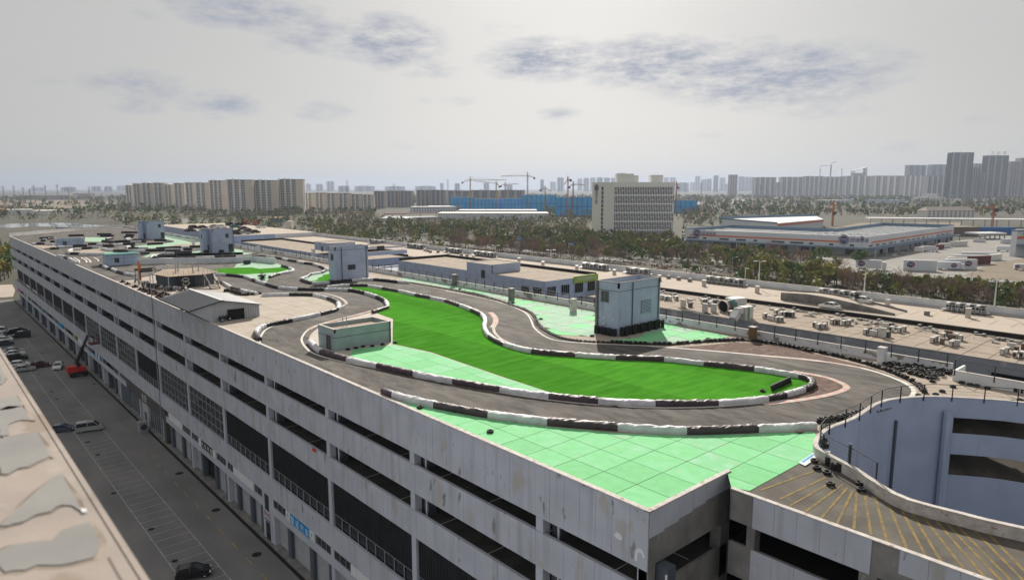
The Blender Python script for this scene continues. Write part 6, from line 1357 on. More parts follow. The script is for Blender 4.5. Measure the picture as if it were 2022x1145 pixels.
for px, py, lab, hh in [(35, 655, 'person in dark clothes standing between the black cars', 2.3), (46, 608, 'person in dark clothes by the far shopfronts', 2.6), (47, 603, 'second person in dark clothes by the far shopfronts', 2.6)]:
    q = G(px, py, GZ + .04); person(lab, q, RND.uniform(0, 6), hh)
# boom lift
q = G(155, 742, GZ + .04); bo = thing('boom_lift', 'red boom lift with its dark arm raised to a work basket at the façade', 'boom lift', q)
hx = (Vector((XF - 2.2, 0, 0)) - Vector((q.x, 0, 0)))
for dx in (-1.6, 1.6):
    for dy in (-1.5, 1.5): m = wheel_mb(.75, .6); m.v = put(m, Matrix.Translation(q + Vector((dx, dy, .75))) @ Matrix.Rotation(math.pi / 2, 4, 'X')); m.build('wheel', 'rubber', bo)
MB().box(q.x - 2.3, q.x + 2.3, q.y - 1.1, q.y + 1.1, GZ + .6, GZ + 1.4).build('chassis', 'iron_dark', bo)
MB().box(q.x - 2.9, q.x - .2, q.y - 1.4, q.y + 1.4, GZ + 1.6, GZ + 3.3).build('counterweight', 'red', bo); MB().box(q.x - .2, q.x + 2.0, q.y - 1.2, q.y + 1.2, GZ + 1.6, GZ + 2.9).build('turntable', 'red', bo)
kn = q + Vector((0, 0, HT(q, 151, 713))); tip = GX(173, 662, 37.0); jb = GX(183, 660, 37.3)
MB().bar(q + Vector((.3, 0, 2.2)), kn, .7, .8).build('riser', 'iron_dark', bo); MB().bar(kn - (tip - kn) * .08, kn.lerp(tip, .55), .75, .8).build('lower_boom', 'iron_dark', bo); MB().bar(kn.lerp(tip, .5), tip, .5, .55).build('upper_boom', 'ac_dark', bo)
MB().bar(tip, jb + Vector((0, 0, -1)), .35).build('jib', 'iron_dark', bo)
bk_ = MB().box(jb.x - 1.2, jb.x + 1.2, jb.y - 2.3, jb.y + .8, jb.z - 2.6, jb.z - 2.3)
for dx in (-1.2, 1.2):
    for dy in (-2.3, -.7, .8): bk_.bar((jb.x + dx, jb.y + dy, jb.z - 2.4), (jb.x + dx, jb.y + dy, jb.z - .2), .1)
for dz in (-.2, -1.3):
    bk_.bar((jb.x - 1.2, jb.y - 2.3, jb.z + dz), (jb.x - 1.2, jb.y + .8, jb.z + dz), .1).bar((jb.x + 1.2, jb.y - 2.3, jb.z + dz), (jb.x + 1.2, jb.y + .8, jb.z + dz), .1).bar((jb.x - 1.2, jb.y - 2.3, jb.z + dz), (jb.x + 1.2, jb.y - 2.3, jb.z + dz), .1)
bk_.build('basket', 'container_red', bo)
person('worker in dark clothes standing in the boom lift basket', (jb.x, jb.y - .8, jb.z - 2.3), 1.5, 2.3)
q = Vector((37.8, 173.5, GZ + .36)); ou = thing('outdoor_unit', 'large pale outdoor unit beside the showroom shopfront', 'air conditioner', q)
MB().box(q.x - .9, q.x + .9, q.y - 1.0, q.y + 1.0, GZ + .05, GZ + 2.6).build('cabinet', 'steel_grey', ou); m = MB(); disc(m, (q.x, q.y - 1.01, GZ + 1.4), (1, 0, 0), (0, 0, 1), .7, 16); m.build('fan_opening', 'ac_dark', ou)
rb = thing('red_flag', 'small red cloth hanging over the edge of the third level opening', 'cloth', GX(621, 889, XF - .05)); c = GX(621, 889, XF - .06)
MB().add([c + Vector((0, .45, .35)), c + Vector((0, -.35, .30)), c + Vector((-.05, -.55, -.15)), c + Vector((-.03, -1.0, -.2)), c + Vector((-.05, .8, -.2))], [(0, 4, 3, 2, 1)]).build('cloth', 'red', rb)
for i, (y, zf, lab) in enumerate([(67.0, -12.3, 'black saloon car parked inside the third level, beside the fourth pillar'), (47.0, -12.3, 'black saloon car parked inside the third level near the corner'), (58, -12.3, 'dark car parked deep inside the third level near the corner'), (200, -6.9, 'white car seen through the top level opening, half dark'), (189, -6.9, 'silver car seen through the top level opening'), (155, -6.9, 'silver car just behind the tall rain pipe on the top level')]):
    car(lab, ('car_black', 'car_black', 'car_black', 'car_white', 'car_silver', 'car_silver')[i], 'sedan', (XF + 4.2, y, zf + .02), 1.5708, 'cars parked inside the building', 1.1)
# ------------------------------------------------------------------ the pale roof in the near left corner
FRZ = 18.0
mat('felt_brown', (.20, .165, .135), (.36, .31, .26), .9, .95, lo=.4, hi=.6)
nr = thing('near_roof', 'pale patched flat roof in the near left corner, grey felt sheets on sandy screed', 'building', (-10, 20, GZ))
MB().box(-40, 2.2, 2, 75, GZ, FRZ - .02).build('wall', 'grey_paint_clean', nr); MB().box(-40, 2.2, 2.02, 74.9, FRZ - .018, FRZ).build('roof', 'tar_sand', nr); MB().box(2.22, 2.32, 2, 75, FRZ - .6, FRZ + .012).build('roof_edge', 'tar_sand', nr)
zK = lambda *p: zz(0, 560, 3.948, p)
for pts in (zM((0, 30), (120, 12), (215, 20), (285, 62), (240, 92), (150, 100), (60, 130), (58, 190), (30, 205), (0, 200)), zM((0, 225), (60, 205), (330, 175), (372, 205), (455, 300), (400, 330), (330, 345), (250, 375), (120, 420), (0, 435)),
            zM((0, 795), (60, 745), (200, 610), (330, 475), (480, 440), (560, 480), (640, 560), (690, 640), (640, 700), (560, 690), (400, 650), (330, 690), (150, 770), (60, 800)), zM((0, 960), (200, 905), (330, 900), (400, 840), (600, 760), (740, 790), (800, 840), (720, 870), (640, 950), (560, 1020), (400, 1050), (250, 1060), (90, 1095), (0, 1075)),
            zK((0, 610), (60, 600), (95, 598), (185, 705), (170, 730), (110, 720), (60, 735), (0, 790)), zK((0, 905), (120, 880), (200, 865), (255, 905), (240, 960), (150, 965), (60, 990), (0, 990)), zK((0, 470), (15, 475), (40, 520), (0, 540)), zM((840, 960), (900, 940), (990, 1060), (960, 1110), (890, 1050))):
    w = smooth_line([G(*p, FRZ) for p in pts], .25, True); w = [Vector((min(p.x + .05 * mnoise.noise(p * 3), 2.0), p.y + .22 * mnoise.noise(p * 2.6 + Vector((5, 0, 0))) + .1 * mnoise.noise(p * 7), 0)) for p in w]
    cw_ = sum(w, Vector()) / len(w); MB().poly([cw_ + (p - cw_) * (1 + .10 / max((p - cw_).length, .3)) for p in w], FRZ + .004).build('felt_edge', 'felt_brown', nr)
    MB().prism(xy(w), FRZ + .005, FRZ + .022).build('felt_sheet', 'tar_grey', nr)
for p in (((525, 680), (570, 686), (560, 706), (540, 710)),):
    w = [G(*a, FRZ) for a in zM(*p)]; MB().prism(xy(w), FRZ + .002, FRZ + .03).build('loose_sheet', 'sign_white', nr)
# ------------------------------------------------------------------ beyond: roads and yards
def flat(name, px, m, z=.03):
    return struct(name, MB().poly([G(*p, GZ) for p in px], GZ + z), m)
struct('street', MB().poly([(300, -100, 0), (398, -100, 0), (398, 1500, 0), (300, 1500, 0)], GZ + .02), 'road_grey')
struct('street', MB().poly([(418, 60, 0), (432, 60, 0), (432, 700, 0), (418, 700, 0)], GZ + .05), 'road_grey')
for x in (330, 362): struct('lane_line', MB().box(x - .15, x + .15, 0, 900, GZ + .04, GZ + .05), 'line_white')
flat('warehouse_yard', [(1330, 512), (1330, 474), (1352, 487), (1712, 508), (1881, 477), (1960, 466), (2060, 466), (2060, 560), (1880, 552), (1700, 540), (1560, 528)], 'yard_grey', .06)
flat('dirt_yard', [(1900, 545), (1960, 520), (2060, 505), (2060, 560)], 'dirt', .10)
flat('bare_field', [(1640, 452), (1700, 440), (1900, 440), (1880, 458), (1700, 462)], 'dirt', .12)
flat('grass_strip', [(1335, 500), (1480, 512), (1478, 508), (1338, 493)], 'grass_green', .14); flat('grass_strip', [(370, 446), (350, 440), (480, 440), (470, 446)], 'grass_green', .14)
flat('pond', [(-20, 447), (20, 442), (70, 441), (120, 440), (170, 443), (215, 446), (150, 449), (110, 448), (60, 447), (20, 450)], 'water', .05)
flat('sandy_lot', [(-60, 566), (24, 562), (30, 573), (26, 586), (-60, 592)], 'deck_pale', .1); flat('bare_field', [(0, 396), (200, 396), (250, 404), (120, 412), (0, 408)], 'dirt', .1)
flat('bare_field', [(1000, 398), (1500, 393), (1490, 402), (1100, 408)], 'yard_grey', .05)
# ------------------------------------------------------------------ buildings in the distance
class Loc:                                           # a face in the world: x along it, y behind it, z up
    def __init__(s, a, b_):
        s.a = Vector((a[0], a[1], GZ)); d = Vector((b_[0] - a[0], b_[1] - a[1], 0)); s.w = d.length; s.rz = math.atan2(d.y, d.x)
def slab_block(name, label, px0, px1, yb, yt, depth, wall, rib, nb=3, blank=.24, roofm=None, group=None, floors=18, win='pane_far', turn=0.0, sub=True):
    a, b_ = G(px0, yb, GZ), G(px1, yb, GZ); L = Loc(a, b_); H = HT(a.lerp(b_, .5), (px0 + px1) / 2, yt)
    t = thing(name, label, 'apartment block' if floors > 3 else 'building', L.a, L.rz + turn, group); W = L.w
    wm = MB().box(0, W, 0, depth, 0, H - 2).box(W * .1, W * .45, depth * .2, depth * .8, H - 2, H - .3)
    wm.build('wall', wall, t, world=False); MB().box(-.6, W + .6, -.8, depth + .6, H - 2.0, H - 1.0).build('roof', roofm or wall, t, world=False)
    if sub:
        bw = W * (1 - blank) / nb
        for i in range(nb):
            x = i * bw
            MB().box(x + bw * .04, x + bw * .28, -2.2, -.01, 0, H + (1.5 if i % 2 else .2)).build('bay_stack', rib, t, world=False)
            MB().box(x + bw * .33, x + bw * .62, -.5, -.02, 3, H - 2.3).build('window_strip', win, t, world=False)
            MB().box(x + bw * .68, x + bw * .90, -.4, -.02, 3, H - 2.3).build('window_strip', win, t, world=False)
        fl = MB()
        for k in range(1, floors):
            z = 2 + (H - 4) * k / floors; fl.box(.0, W * (1 - blank), -.75, -.03, z - .55, z + .55)
        fl.build('floor_band', rib, t, world=False)
        MB().box(W + .01, W + .3, depth * .3, depth * .5, 3, H - 3).build('window_strip', win, t, world=False)
    return t
NA = ['leftmost', 'second', 'third', 'fourth', 'fifth', 'sixth', 'seventh', 'eighth', 'ninth', 'tenth', 'eleventh', 'last']
AP = [(251, 266, 412, 365.5), (266, 282.5, 413, 362), (282.5, 306, 413, 361), (306, 327, 413, 360.5), (327, 345, 413, 364), (346, 366.5, 414, 361), (368.5, 388, 416, 360), (388, 415, 418, 360), (416, 448.7, 421, 355.5), (450, 501, 424, 354), (504, 550.5, 423, 355), (552, 600, 422, 353)]
for i, (a, b_, yb, yt) in enumerate(AP):
    slab_block('apartment_block', f'cream tower block with white balcony stacks, {NA[i]} of the tall row from the left', a, b_ - .5, yb, yt, 26, 'apt_cream', 'apt_white', 3 if i > 7 else 2, .28, 'apt_taupe', 'tall cream blocks', 20, turn=0.12)
for i, (a, b_, yt) in enumerate([(601, 622, 377), (623, 644, 376), (645, 668, 377), (669, 692, 377), (693, 716, 379), (717, 739, 380)]):
    slab_block('apartment_block', f'mid-height cream block with brown roof, {NA[i]} of its row', a, b_, 419, yt + 4, 22, 'apt_cream', 'apt_white', 2, .3, 'apt_brown', 'mid-height cream blocks', 12, turn=.1)
for i, (a, b_, yb, yt) in enumerate([(739, 760, 412, 376), (764, 789, 409, 375.5), (790, 815, 409, 375.5), (822, 850, 408, 374), (851, 880, 408, 374), (881, 930, 407, 375), (931, 985, 407, 374.5), (986, 1036, 407, 374)]):
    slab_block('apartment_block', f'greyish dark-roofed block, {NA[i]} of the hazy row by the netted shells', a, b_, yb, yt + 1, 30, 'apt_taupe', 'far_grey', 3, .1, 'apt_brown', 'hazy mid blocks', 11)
for i, (a, b_, yb, yt) in enumerate([(1488, 1531, 388, 350), (1532, 1539, 388, 360), (1540, 1586, 388, 349.5), (1587, 1625, 388, 348), (1626, 1665, 388, 349), (1666, 1720, 388, 347.5), (1724, 1779, 389, 347), (1783, 1826, 390, 347), (1827, 1871, 391, 347)]):
    slab_block('apartment_block', f'grey high block, {NA[i]} in the long hazy row on the right', a, b_, yb, yt, 40, 'apt_grey', 'apt_white', 4 if b_ - a > 20 else 1, .06, 'apt_taupe', 'long grey row on the right', 26)
for a, b_, yb, yt, m, lab in [(1873, 1915, 392, 301, 'tower_dark', 'tallest dark tower with a pale crown on the right skyline'), (1916, 1930, 391, 331, 'tower_dark', 'dark stepped tower beside the tallest one'), (1931, 1943, 391, 341, 'tower_dark', 'lower dark tower between the two tall ones'), (1943, 1984, 391, 307, 'tower_dark', 'dark tower with three letter frames on its roof'), (1989, 2008, 390, 319, 'apt_taupe', 'grey tower near the right frame edge'), (2008, 2040, 390, 312, 'apt_taupe', 'dark tower cut by the right frame edge'), (1789, 1825, 386, 326, 'far_grey', 'pale hazy tower rising behind the grey row, left one'), (1833, 1872, 386, 325, 'far_grey', 'pale hazy tower rising behind the grey row, right one'), (1918, 1940, 386, 323, 'far_grey', 'pale tower behind the dark stepped one'), (1440, 1455, 386, 345, 'apt_taupe', 'lone brownish tower standing left of the grey row')]:
    slab_block('tower_block', lab, a, b_, yb, yt, 45, m, m if m != 'tower_dark' else 'apt_taupe', 3, .05, 'far_grey', None, 28)
def letters3(px, py, yb):
    a = G(px, yb, GZ); h = HT(a, px, py); return a + Vector((0, 0, h))
rs = thing('roof_letters', 'three open letter frames on the roof of the right dark tower', 'sign', letters3(1963, 307, 391))
for i, ch in enumerate('万科城'):
    p = letters3(1948 + 11.5 * i, 306.5, 391); text_mesh(ch, p + Vector((0, 0, 1)), RGT, UP, 20, 20).build('letter', 'apt_taupe', rs)
q = G(1681, 388, GZ); q2 = G(1709, 388, GZ); L = Loc(q, q2); H = HT(q, 1695, 330); cg = thing('curved_tower', 'pale glass building with a slanting open crown behind the grey row', 'building', L.a, L.rz)
MB().prism([(0, 0), (L.w, 0), (L.w, 30), (0, 30)], 0, H * .80).build('wall', 'far_grey', cg, world=False)
MB().add([(0, 0, H * .8), (L.w * .12, 0, H * .8), (L.w * .14, 0, H * .86), (L.w * .85, 0, H * .965), (L.w * .85, 0, H * .8), (L.w, 0, H * .8), (L.w, 0, H), (L.w * .05, 0, H * .88)] + [(0, 30, H * .8), (L.w * .12, 30, H * .8), (L.w * .14, 30, H * .86), (L.w * .85, 30, H * .965), (L.w * .85, 30, H * .8), (L.w, 30, H * .8), (L.w, 30, H), (L.w * .05, 30, H * .88)], [(0, 1, 2, 3, 4, 5, 6, 7), (15, 14, 13, 12, 11, 10, 9, 8), (6, 14, 15, 7), (2, 10, 11, 3), (5, 13, 14, 6)]).build('crown', 'apt_white', cg, world=False)
for px, yt, w, lab in [(1616.5, 334, 1.2, 'thin grey chimney trailing smoke, left of the pair'), (1637.2, 326, 1.9, 'thick grey chimney trailing smoke, right of the pair'), (1659, 333, .9, 'slim mast right of the two chimneys')]:
    q = G(px, 386, GZ); h = HT(q, px, yt); r = w * q.length / 1500 * .5 * 1.3; t = thing('chimney', lab, 'chimney', q); MB().tube([q, q + Vector((0, 0, h))], [r * 1.2, r], 10).build('stack', 'apt_taupe', t); MB().tube([q + Vector((0, 0, h * .96)), q + Vector((0, 0, h))], r * 1.25, 10).build('lip', 'apt_brown', t)
smm = mat('smoke', (.62, .65, .72), rough=1.0, spec=0.0); smm.node_tree.nodes['Principled BSDF'].inputs['Alpha'].default_value = .16
TR0 = random.Random(3)
for pts, rr in (([(1616.5, 334), (1618.5, 330), (1622, 327.5), (1630, 327), (1636, 328)], [2.5, 6, 9, 11, 4]), ([(1637.2, 326), (1641, 323), (1646, 321), (1652, 319.5)], [3, 6, 9, 3])):
    q = G(1637, 386, GZ); dist = math.hypot(q.x, q.y); P_ = []
    for px, py in pts: d = ray(px, py); k = dist / math.hypot(d.x, d.y); P_.append(Vector((0, 0, CAMZ)) + d * k)
    m = MB()
    for a_, b_, r0, r1 in zip(P_, P_[1:], rr, rr[1:]):
        for f in (.1, .35, .6, .85): c = a_.lerp(b_, f) + Vector((0, 0, TR0.uniform(-2, 2))); r = (r0 + (r1 - r0) * f) * TR0.uniform(.7, 1.2); m.lathe([(.1, -r * .6), (r * .8, -r * .35), (r, 0), (r * .7, r * .4), (.1, r * .6)], 8, c)
    o = m.build('smoke_plume', 'smoke', kind='stuff'); props(o, 'grey smoke drifting right from a chimney', 'smoke')
# far hazy skyline
k = 0
for px0, px1, yt in [(604, 614, 364), (624, 638, 364.5), (645, 660, 359.5), (668, 690, 368), (700, 740, 368), (760, 800, 368.5), (820, 860, 368), (869, 876, 362.5), (898, 908, 363), (955, 966, 362), (1000, 1012, 366), (1067, 1074, 356), (1100, 1113, 352), (1086, 1098, 360), (1140, 1150, 354), (1152, 1163, 353), (1165, 1176, 352.5), (1178, 1190, 352), (1192, 1204, 352.5), (1206, 1216, 353), (1218, 1235, 343.5), (1310, 1320, 352), (1322, 1334, 352), (1372, 1382, 350), (1384, 1396, 356), (1408, 1418, 349), (1420, 1432, 353), (1457, 1470, 351), (1395, 1405, 355), (1470, 1486, 352), (1335, 1360, 362), (1362, 1400, 361), (1420, 1438, 364), (180, 200, 369), (205, 222, 369), (120, 150, 370), (60, 90, 371), (230, 248, 368)]:
    D = RND.uniform(9000, 15000); d0, d1 = ray(px0, 371), ray(px1, 371); a, b_ = d0 * (D / math.hypot(d0.x, d0.y)), d1 * (D / math.hypot(d1.x, d1.y)); L = Loc(a, b_); H = CAMZ - GZ + (371 - yt) / 1348 * D * 1.02
    wq = next(w for lim, w in ((260, 'left of the tall cream blocks'), (700, 'just right of the tall cream blocks'), (870, 'behind the hazy mid blocks'), (1020, 'behind the left cranes'), (1160, 'behind the tallest crane'), (1330, 'behind the stone office block'), (1405, 'just right of the stone office block'), (2022, 'left of the long grey row')) if px0 < lim)
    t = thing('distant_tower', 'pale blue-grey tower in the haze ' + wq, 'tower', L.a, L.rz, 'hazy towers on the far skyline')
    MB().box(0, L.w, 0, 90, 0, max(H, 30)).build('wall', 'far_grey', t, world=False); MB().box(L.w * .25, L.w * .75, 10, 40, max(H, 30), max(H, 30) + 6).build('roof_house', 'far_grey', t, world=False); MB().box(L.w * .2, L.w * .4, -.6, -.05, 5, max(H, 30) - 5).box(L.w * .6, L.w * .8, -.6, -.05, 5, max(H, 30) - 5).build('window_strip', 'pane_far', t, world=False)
# building site wrapped in blue netting, tower cranes
for i, (a, b_, yb, yt, lab) in enumerate([(889, 935, 414, 390, 'leftmost blue-netted shell of the building site'), (936, 988, 414, 393.5, 'lower blue-netted shell under the paired cranes'), (989, 1030, 415, 392.5, 'blue-netted shell left of the tallest one'), (1031, 1096, 418, 385.5, 'tallest blue-netted shell at the middle of the site'), (1097, 1170, 426, 390, 'blue-netted shell beside the stone office block'), (1300, 1375, 421, 396, 'blue-netted shell right of the stone office block')]):
    A, B_ = G(a, yb, GZ), G(b_, yb, GZ); L = Loc(A, B_); H = HT(A, a, yt); t = thing('netted_shell', lab, 'building site', L.a, L.rz, 'blue-netted building shells')
    MB().box(0, L.w, 0, 26, 0, H).build('netting', 'net_blue', t, world=False); n = 4 + int(L.w / 22); m = MB()
    for j in range(n + 1): m.box(L.w * j / n - .7, L.w * j / n + .7, -.5, -.02, 0, H + 1)
    m.box(0, L.w, -.45, -.03, H * .48, H * .52).build('seam', 'net_deep', t, world=False); m = MB()
    for j in range(3 * n): x = L.w * (j + RND.uniform(.2, .8)) / (3 * n); m.box(x, x + 2.5, 4, 8, H, H + RND.uniform(1, 4))
    m.build('scaffold_top', 'apt_taupe', t, world=False)
def crane(px, yb, yt, jib, tail, m, lab, D=None):
    q = G(px, yb, GZ); H = HT(q, px, yt); t = thing('tower_crane', lab, 'crane', q, 0, 'tower cranes'); k = q.length / 1400
    w = max(.9, .8 * k); mb = MB()
    for dx in (-w, w):
        for dy in (-w, w): mb.bar(q + Vector((dx, dy, 0)), q + Vector((dx, dy, H * .93)), .55)
    n = int(H / (2.6 * w))
    for j in range(n):
        z0, z1 = H * .93 * j / n, H * .93 * (j + 1) / n
        for s_ in (-1, 1): mb.bar(q + Vector((-w * s_, -w, z0)), q + Vector((w * s_, -w, z1)), .35); mb.bar(q + Vector((w, -w * s_, z0)), q + Vector((w, w * s_, z1)), .35)
    mb.build('mast', m, t)
    def at(pp): d = ray(*pp); kk = math.hypot(q.x, q.y) / math.hypot(d.x, d.y); return Vector((0, 0, CAMZ)) + d * kk
    top = q + Vector((0, 0, H)); hd = q + Vector((0, 0, H * .90)); MB().bar(hd, top, 1.4).build('cat_head', m, t); MB().obox(hd + RGT * 2, RGT * 1.6, FWD * 1.6, (0, 0, 1.6)).build('cab', 'apt_white', t)
    for nm, e in (('jib', at(jib)), ('counter_jib', at(tail))):
        mb = MB(); mb.bar(hd, e, .8); mb.bar(hd + Vector((0, 0, 2.2)), e + Vector((0, 0, .8)), .5); n = 8
        for j in range(n): mb.bar(hd.lerp(e, j / n), hd.lerp(e, (j + .5) / n) + Vector((0, 0, 1.6)), .35)
        mb.build(nm, m, t); MB().bar(top, hd.lerp(e, .8) + Vector((0, 0, 1)), .3).build('tie_bar', m, t)
    e = at(tail); MB().obox(e + Vector((0, 0, -1.5)), RGT * 2.2, FWD * 1.5, (0, 0, 2)).build('counterweight', 'ac_dark', t)
crane(929, 414, 349, (1000, 356), (913, 360), 'crane_yellow', 'yellow tower crane, leftmost over the blue site'); crane(980, 414, 357, (934, 357.5), (986, 368), 'crane_yellow', 'yellow tower crane with a level jib, second from the left'); crane(997.5, 414, 360, (1024, 363.5), (989, 367), 'crane_orange', 'orange tower crane close right of the second yellow one')
crane(1041.5, 418, 340, (989, 348.5), (1055, 351), 'crane_yellow', 'tallest yellow tower crane with the longest jib'); crane(1076, 418, 367, (1088, 378), (1067, 375), 'crane_yellow', 'small tower crane on the tallest netted shell'); crane(1120.5, 428, 348, (1113, 366), (1127, 355), 'crane_orange', 'stout orange tower crane seen end-on'); crane(1131, 426, 358, (1156, 366), (1124, 369), 'crane_orange', 'orange tower crane left of the stone office block'); crane(1334, 421, 358, (1310, 364), (1339, 370), 'crane_orange', 'orange tower crane just right of the stone office block')
crane(1643.5, 446, 397, (1631, 415), (1647, 420), 'crane_orange', 'rust coloured crane over the bare field behind the warehouse'); crane(1958, 456, 404, (1931, 412.5), (1968, 413), 'crane_orange', 'rust coloured crane above the white canopy')
# stone office block
A, B_, C_ = G(1168, 468, GZ), G(1211, 472, GZ), G(1328, 472, GZ); H = HT(B_, 1211, 360)
ob = thing('office_block', 'ten storey stone office block with a gridded front and a round purple emblem', 'office building', B_)
D_ = A + (C_ - B_); MB().prism(xy([A, B_, C_, D_]), GZ, GZ + H).build('wall', 'office_stone', ob)
u = (C_ - B_); W = u.length; u /= W; nf = Vector((u.y, -u.x, 0)); 
if nf.dot(B_) > 0: nf = -nf
def fbox(o, uu, nn_, x0, x1, z0, z1, d0, d1): c = o + uu * ((x0 + x1) / 2) + nn_ * ((d0 + d1) / 2) + Vector((0, 0, (z0 + z1) / 2)); return c, uu * abs(x1 - x0) / 2, nn_ * abs(d1 - d0) / 2, (0, 0, abs(z1 - z0) / 2)
gm = MB(); rows = 6; rh = (H - 5) / rows
for r in range(rows + 1): gm.obox(*fbox(B_, u, nf, 0, W, H - 4 - rh * r - 1.3, H - 4 - rh * r + (4 if r == 0 else 0), 0, .9))
n = 36
for i in range(n + 1): gm.obox(*fbox(B_, u, nf, W * i / n - .32, W * i / n + .32, 0, H - .1, .01, .8))
gm.build('facade_grid', 'office_frame', ob)
for r in range(rows):
    zt = H - 4 - rh * r - 1.3; zb = max(.5, H - 4 - rh * (r + 1))
    i = 0; c = r % 2
    while i < n - 1:
        wd = 2 if (i // 2 + c) % 2 == 0 and i + 2 <= n else 1
        x0, x1 = W * i / n + .3, W * (i + wd) / n - .3
        if wd == 2: 
            m = MB().obox(*fbox(B_, u, nf, x0, x1, zb + .2, zt - .1, .05, .85 if False else .30)); m.build('window', 'pane_far', ob); MB().obox(*fbox(B_, u, nf, x0, x1, (zb + zt) / 2 - .5, (zb + zt) / 2 + .5, .31, .6)).build('spandrel', 'apt_grey', ob)
        else: MB().obox(*fbox(B_, u, nf, x0 + .2, x1 - .1, zb + .2, zt - .1, .05, .30)).build('window', 'pane_far', ob)
        i += wd
u2 = (B_ - A); W2 = u2.length; u2 /= W2; n2 = Vector((u2.y, -u2.x, 0)); n2 = n2 if n2.dot(A) < 0 else -n2
for r in range(rows):
    zt = H - 4 - rh * r - 1.0; m = MB()
    for j in range(2): MB().obox(*fbox(A, u2, n2, W2 * .43, W2 * .52, zt - rh * .5 * j - rh * .42, zt - rh * .5 * j, 0, .12)).build('window', 'pane_far', ob)
for x0, x1, hh in ((.05, .33, 9.5), (.33, .41, 7.5), (.62, .82, 8)): MB().obox(*fbox(B_, u, nf, W * x0, W * x1, H, H + hh, -18, -4)).build('roof_house', 'office_stone', ob)
MB().obox(*fbox(B_, u, nf, W * .64, W * .85, rh * .55, rh * .66, .9, 6)).obox(*fbox(B_, u, nf, W * .18, W * .36, 3.6, 4.6, .9, 7)).build('entrance_canopy', 'far_grey', ob)
def round_logo(parent, c, uu, r, n_):
    m = MB(); disc(m, c + n_ * .05, uu, UP, r, 24); lo = m.build('emblem', 'letter_purple', parent)
    m = MB(); disc(m, c + n_ * .08, uu, UP, r * .86, 24, r * .78, 0); m.build('emblem_ring', 'letter_white', lo)
    text_mesh('YTO', c - uu * r * .62 + n_ * .08 + Vector((0, 0, -r * .25)), uu, UP, r * 1.2, r * .55, 0).build('emblem_letters', 'sign_white', lo); return lo
c = A + u2 * (W2 * .2) + Vector((0, 0, H * .905)) + n2 * .1; round_logo(ob, c, u2, 3.9, n2)
for i, ch in enumerate('圆通大厦'): text_mesh(ch, A + u2 * (W2 * .14) + n2 * .15 + Vector((0, 0, H * (.79 - .06 * i))), u2, UP, 4.6, 4.4, .0).build('lettering', 'letter_purple', ob)
# courier warehouse
def warehouse(name, label, pts, wall_h, hts, stripe, logos, letter=None, roof_in=1.2):
    t = thing(name, label, 'warehouse', pts[0]); k = len(pts); top = max(hts)
    MB().prism(xy(pts), GZ, GZ + top - 2.2).build('roof', 'wh_roof', t)
    return t, top
wL, wC, wR = G(1352, 487, GZ), G(1712, 508, GZ), G(1881, 477, GZ)
d1, d2 = wC - wL, wR - wC; Hw = HT(wC, 1712, 467.5); dz = Vector((0, 0, 1))
FP = [wL, wC, wR, wR - d1 * .42, wC + d2 * .36 - d1 * .36, wL + d2 * .36]
wh = thing('courier_warehouse', 'large white courier warehouse with an orange stripe and round purple emblems', 'warehouse', wC)
MB().prism(xy(FP), GZ, GZ + Hw - 2.6).build('roof', 'wh_roof', wh)
def wall_face(a, b_, z0, z1, th, m, nm, par, out=0.0):
    d = (b_ - a).normalized(); nn = Vector((d.y, -d.x, 0)); nn = nn if nn.dot(a - (wL + wR) / 2) > 0 else -nn
    c = (a + b_) / 2 + nn * (out - th / 2) + Vector((0, 0, (z0 + z1) / 2)); return MB().obox(c, (b_ - a) / 2, nn * th / 2, (0, 0, (z1 - z0) / 2)).build(nm, m, par), nn
dk = .45 * Hw
for a, b_ in ((wL, wC), (wC, wR)):
    o, nn = wall_face(a, b_, dk, Hw, .5, 'wh_white', 'upper_wall', wh, .05); Lw = (b_ - a).length; uu = (b_ - a) / Lw
    wall_face(a, b_, dk - 1.0, dk - .2, 7.0, 'wh_blue', 'canopy', wh, 6.8)
    wall_face(a + uu * Lw * .03, b_ - uu * Lw * (.10 if a is wL else .02), Hw * .66, Hw * .74, .1, 'stripe_orange', 'stripe', wh, .2)
    nd_ = int(Lw / 9); 
    for i in range(nd_):
        s0_, s1_ = a + uu * (Lw * (i + .12) / nd_), a + uu * (Lw * (i + .88) / nd_)
        wall_face(s0_, s1_, 1.2, dk - 1.3, .2, RND.choice(('shutter', 'shutter_dark', 'shutter', 'dark_void')), 'dock_door', wh, .25)
    for i in range(0, nd_ + 1, 3):
        p = a + uu * (Lw * i / nd_) + nn * 6.3; MB().box(p.x - .4, p.x + .4, p.y - .4, p.y + .4, GZ, GZ + dk - 1).build('canopy_column', 'far_grey', wh)
    nw = int(Lw / 15)
    for i in range(nw):
        s0_, s1_ = a + uu * (Lw * (i + .15) / nw), a + uu * (Lw * (i + RND.choice((.7, .85, .35))) / nw)
        wall_face(s0_, s1_, Hw * .50, Hw * .59, .2, 'glass_blue', 'window', wh, .2)
    wall_face(a, b_, .05, 1.2, 3.0, 'bare_concrete', 'dock_platform', wh, 3.0)
n1 = Vector((d1.y, -d1.x, 0)).normalized(); n1 = n1 if n1.dot(wL) < 0 else -n1; u1 = d1.normalized()
for f in (.075, .885):
    c = wL + d1 * f + Vector((0, 0, Hw * .80)) + n1 * .3; round_logo(wh, c, u1, 4.3, n1); text_mesh('圆通速递', c + u1 * 5.2 + n1 * .1 + Vector((0, 0, -1.5)), u1, UP, 14, 3.4, 0).build('lettering', 'letter_purple', wh)
text_mesh('B', wL + d1 * .965 + Vector((0, 0, Hw * .82)) + n1 * .25, u1, UP, 2.4, 3.4, 0).build('lettering', 'letter_purple', wh)
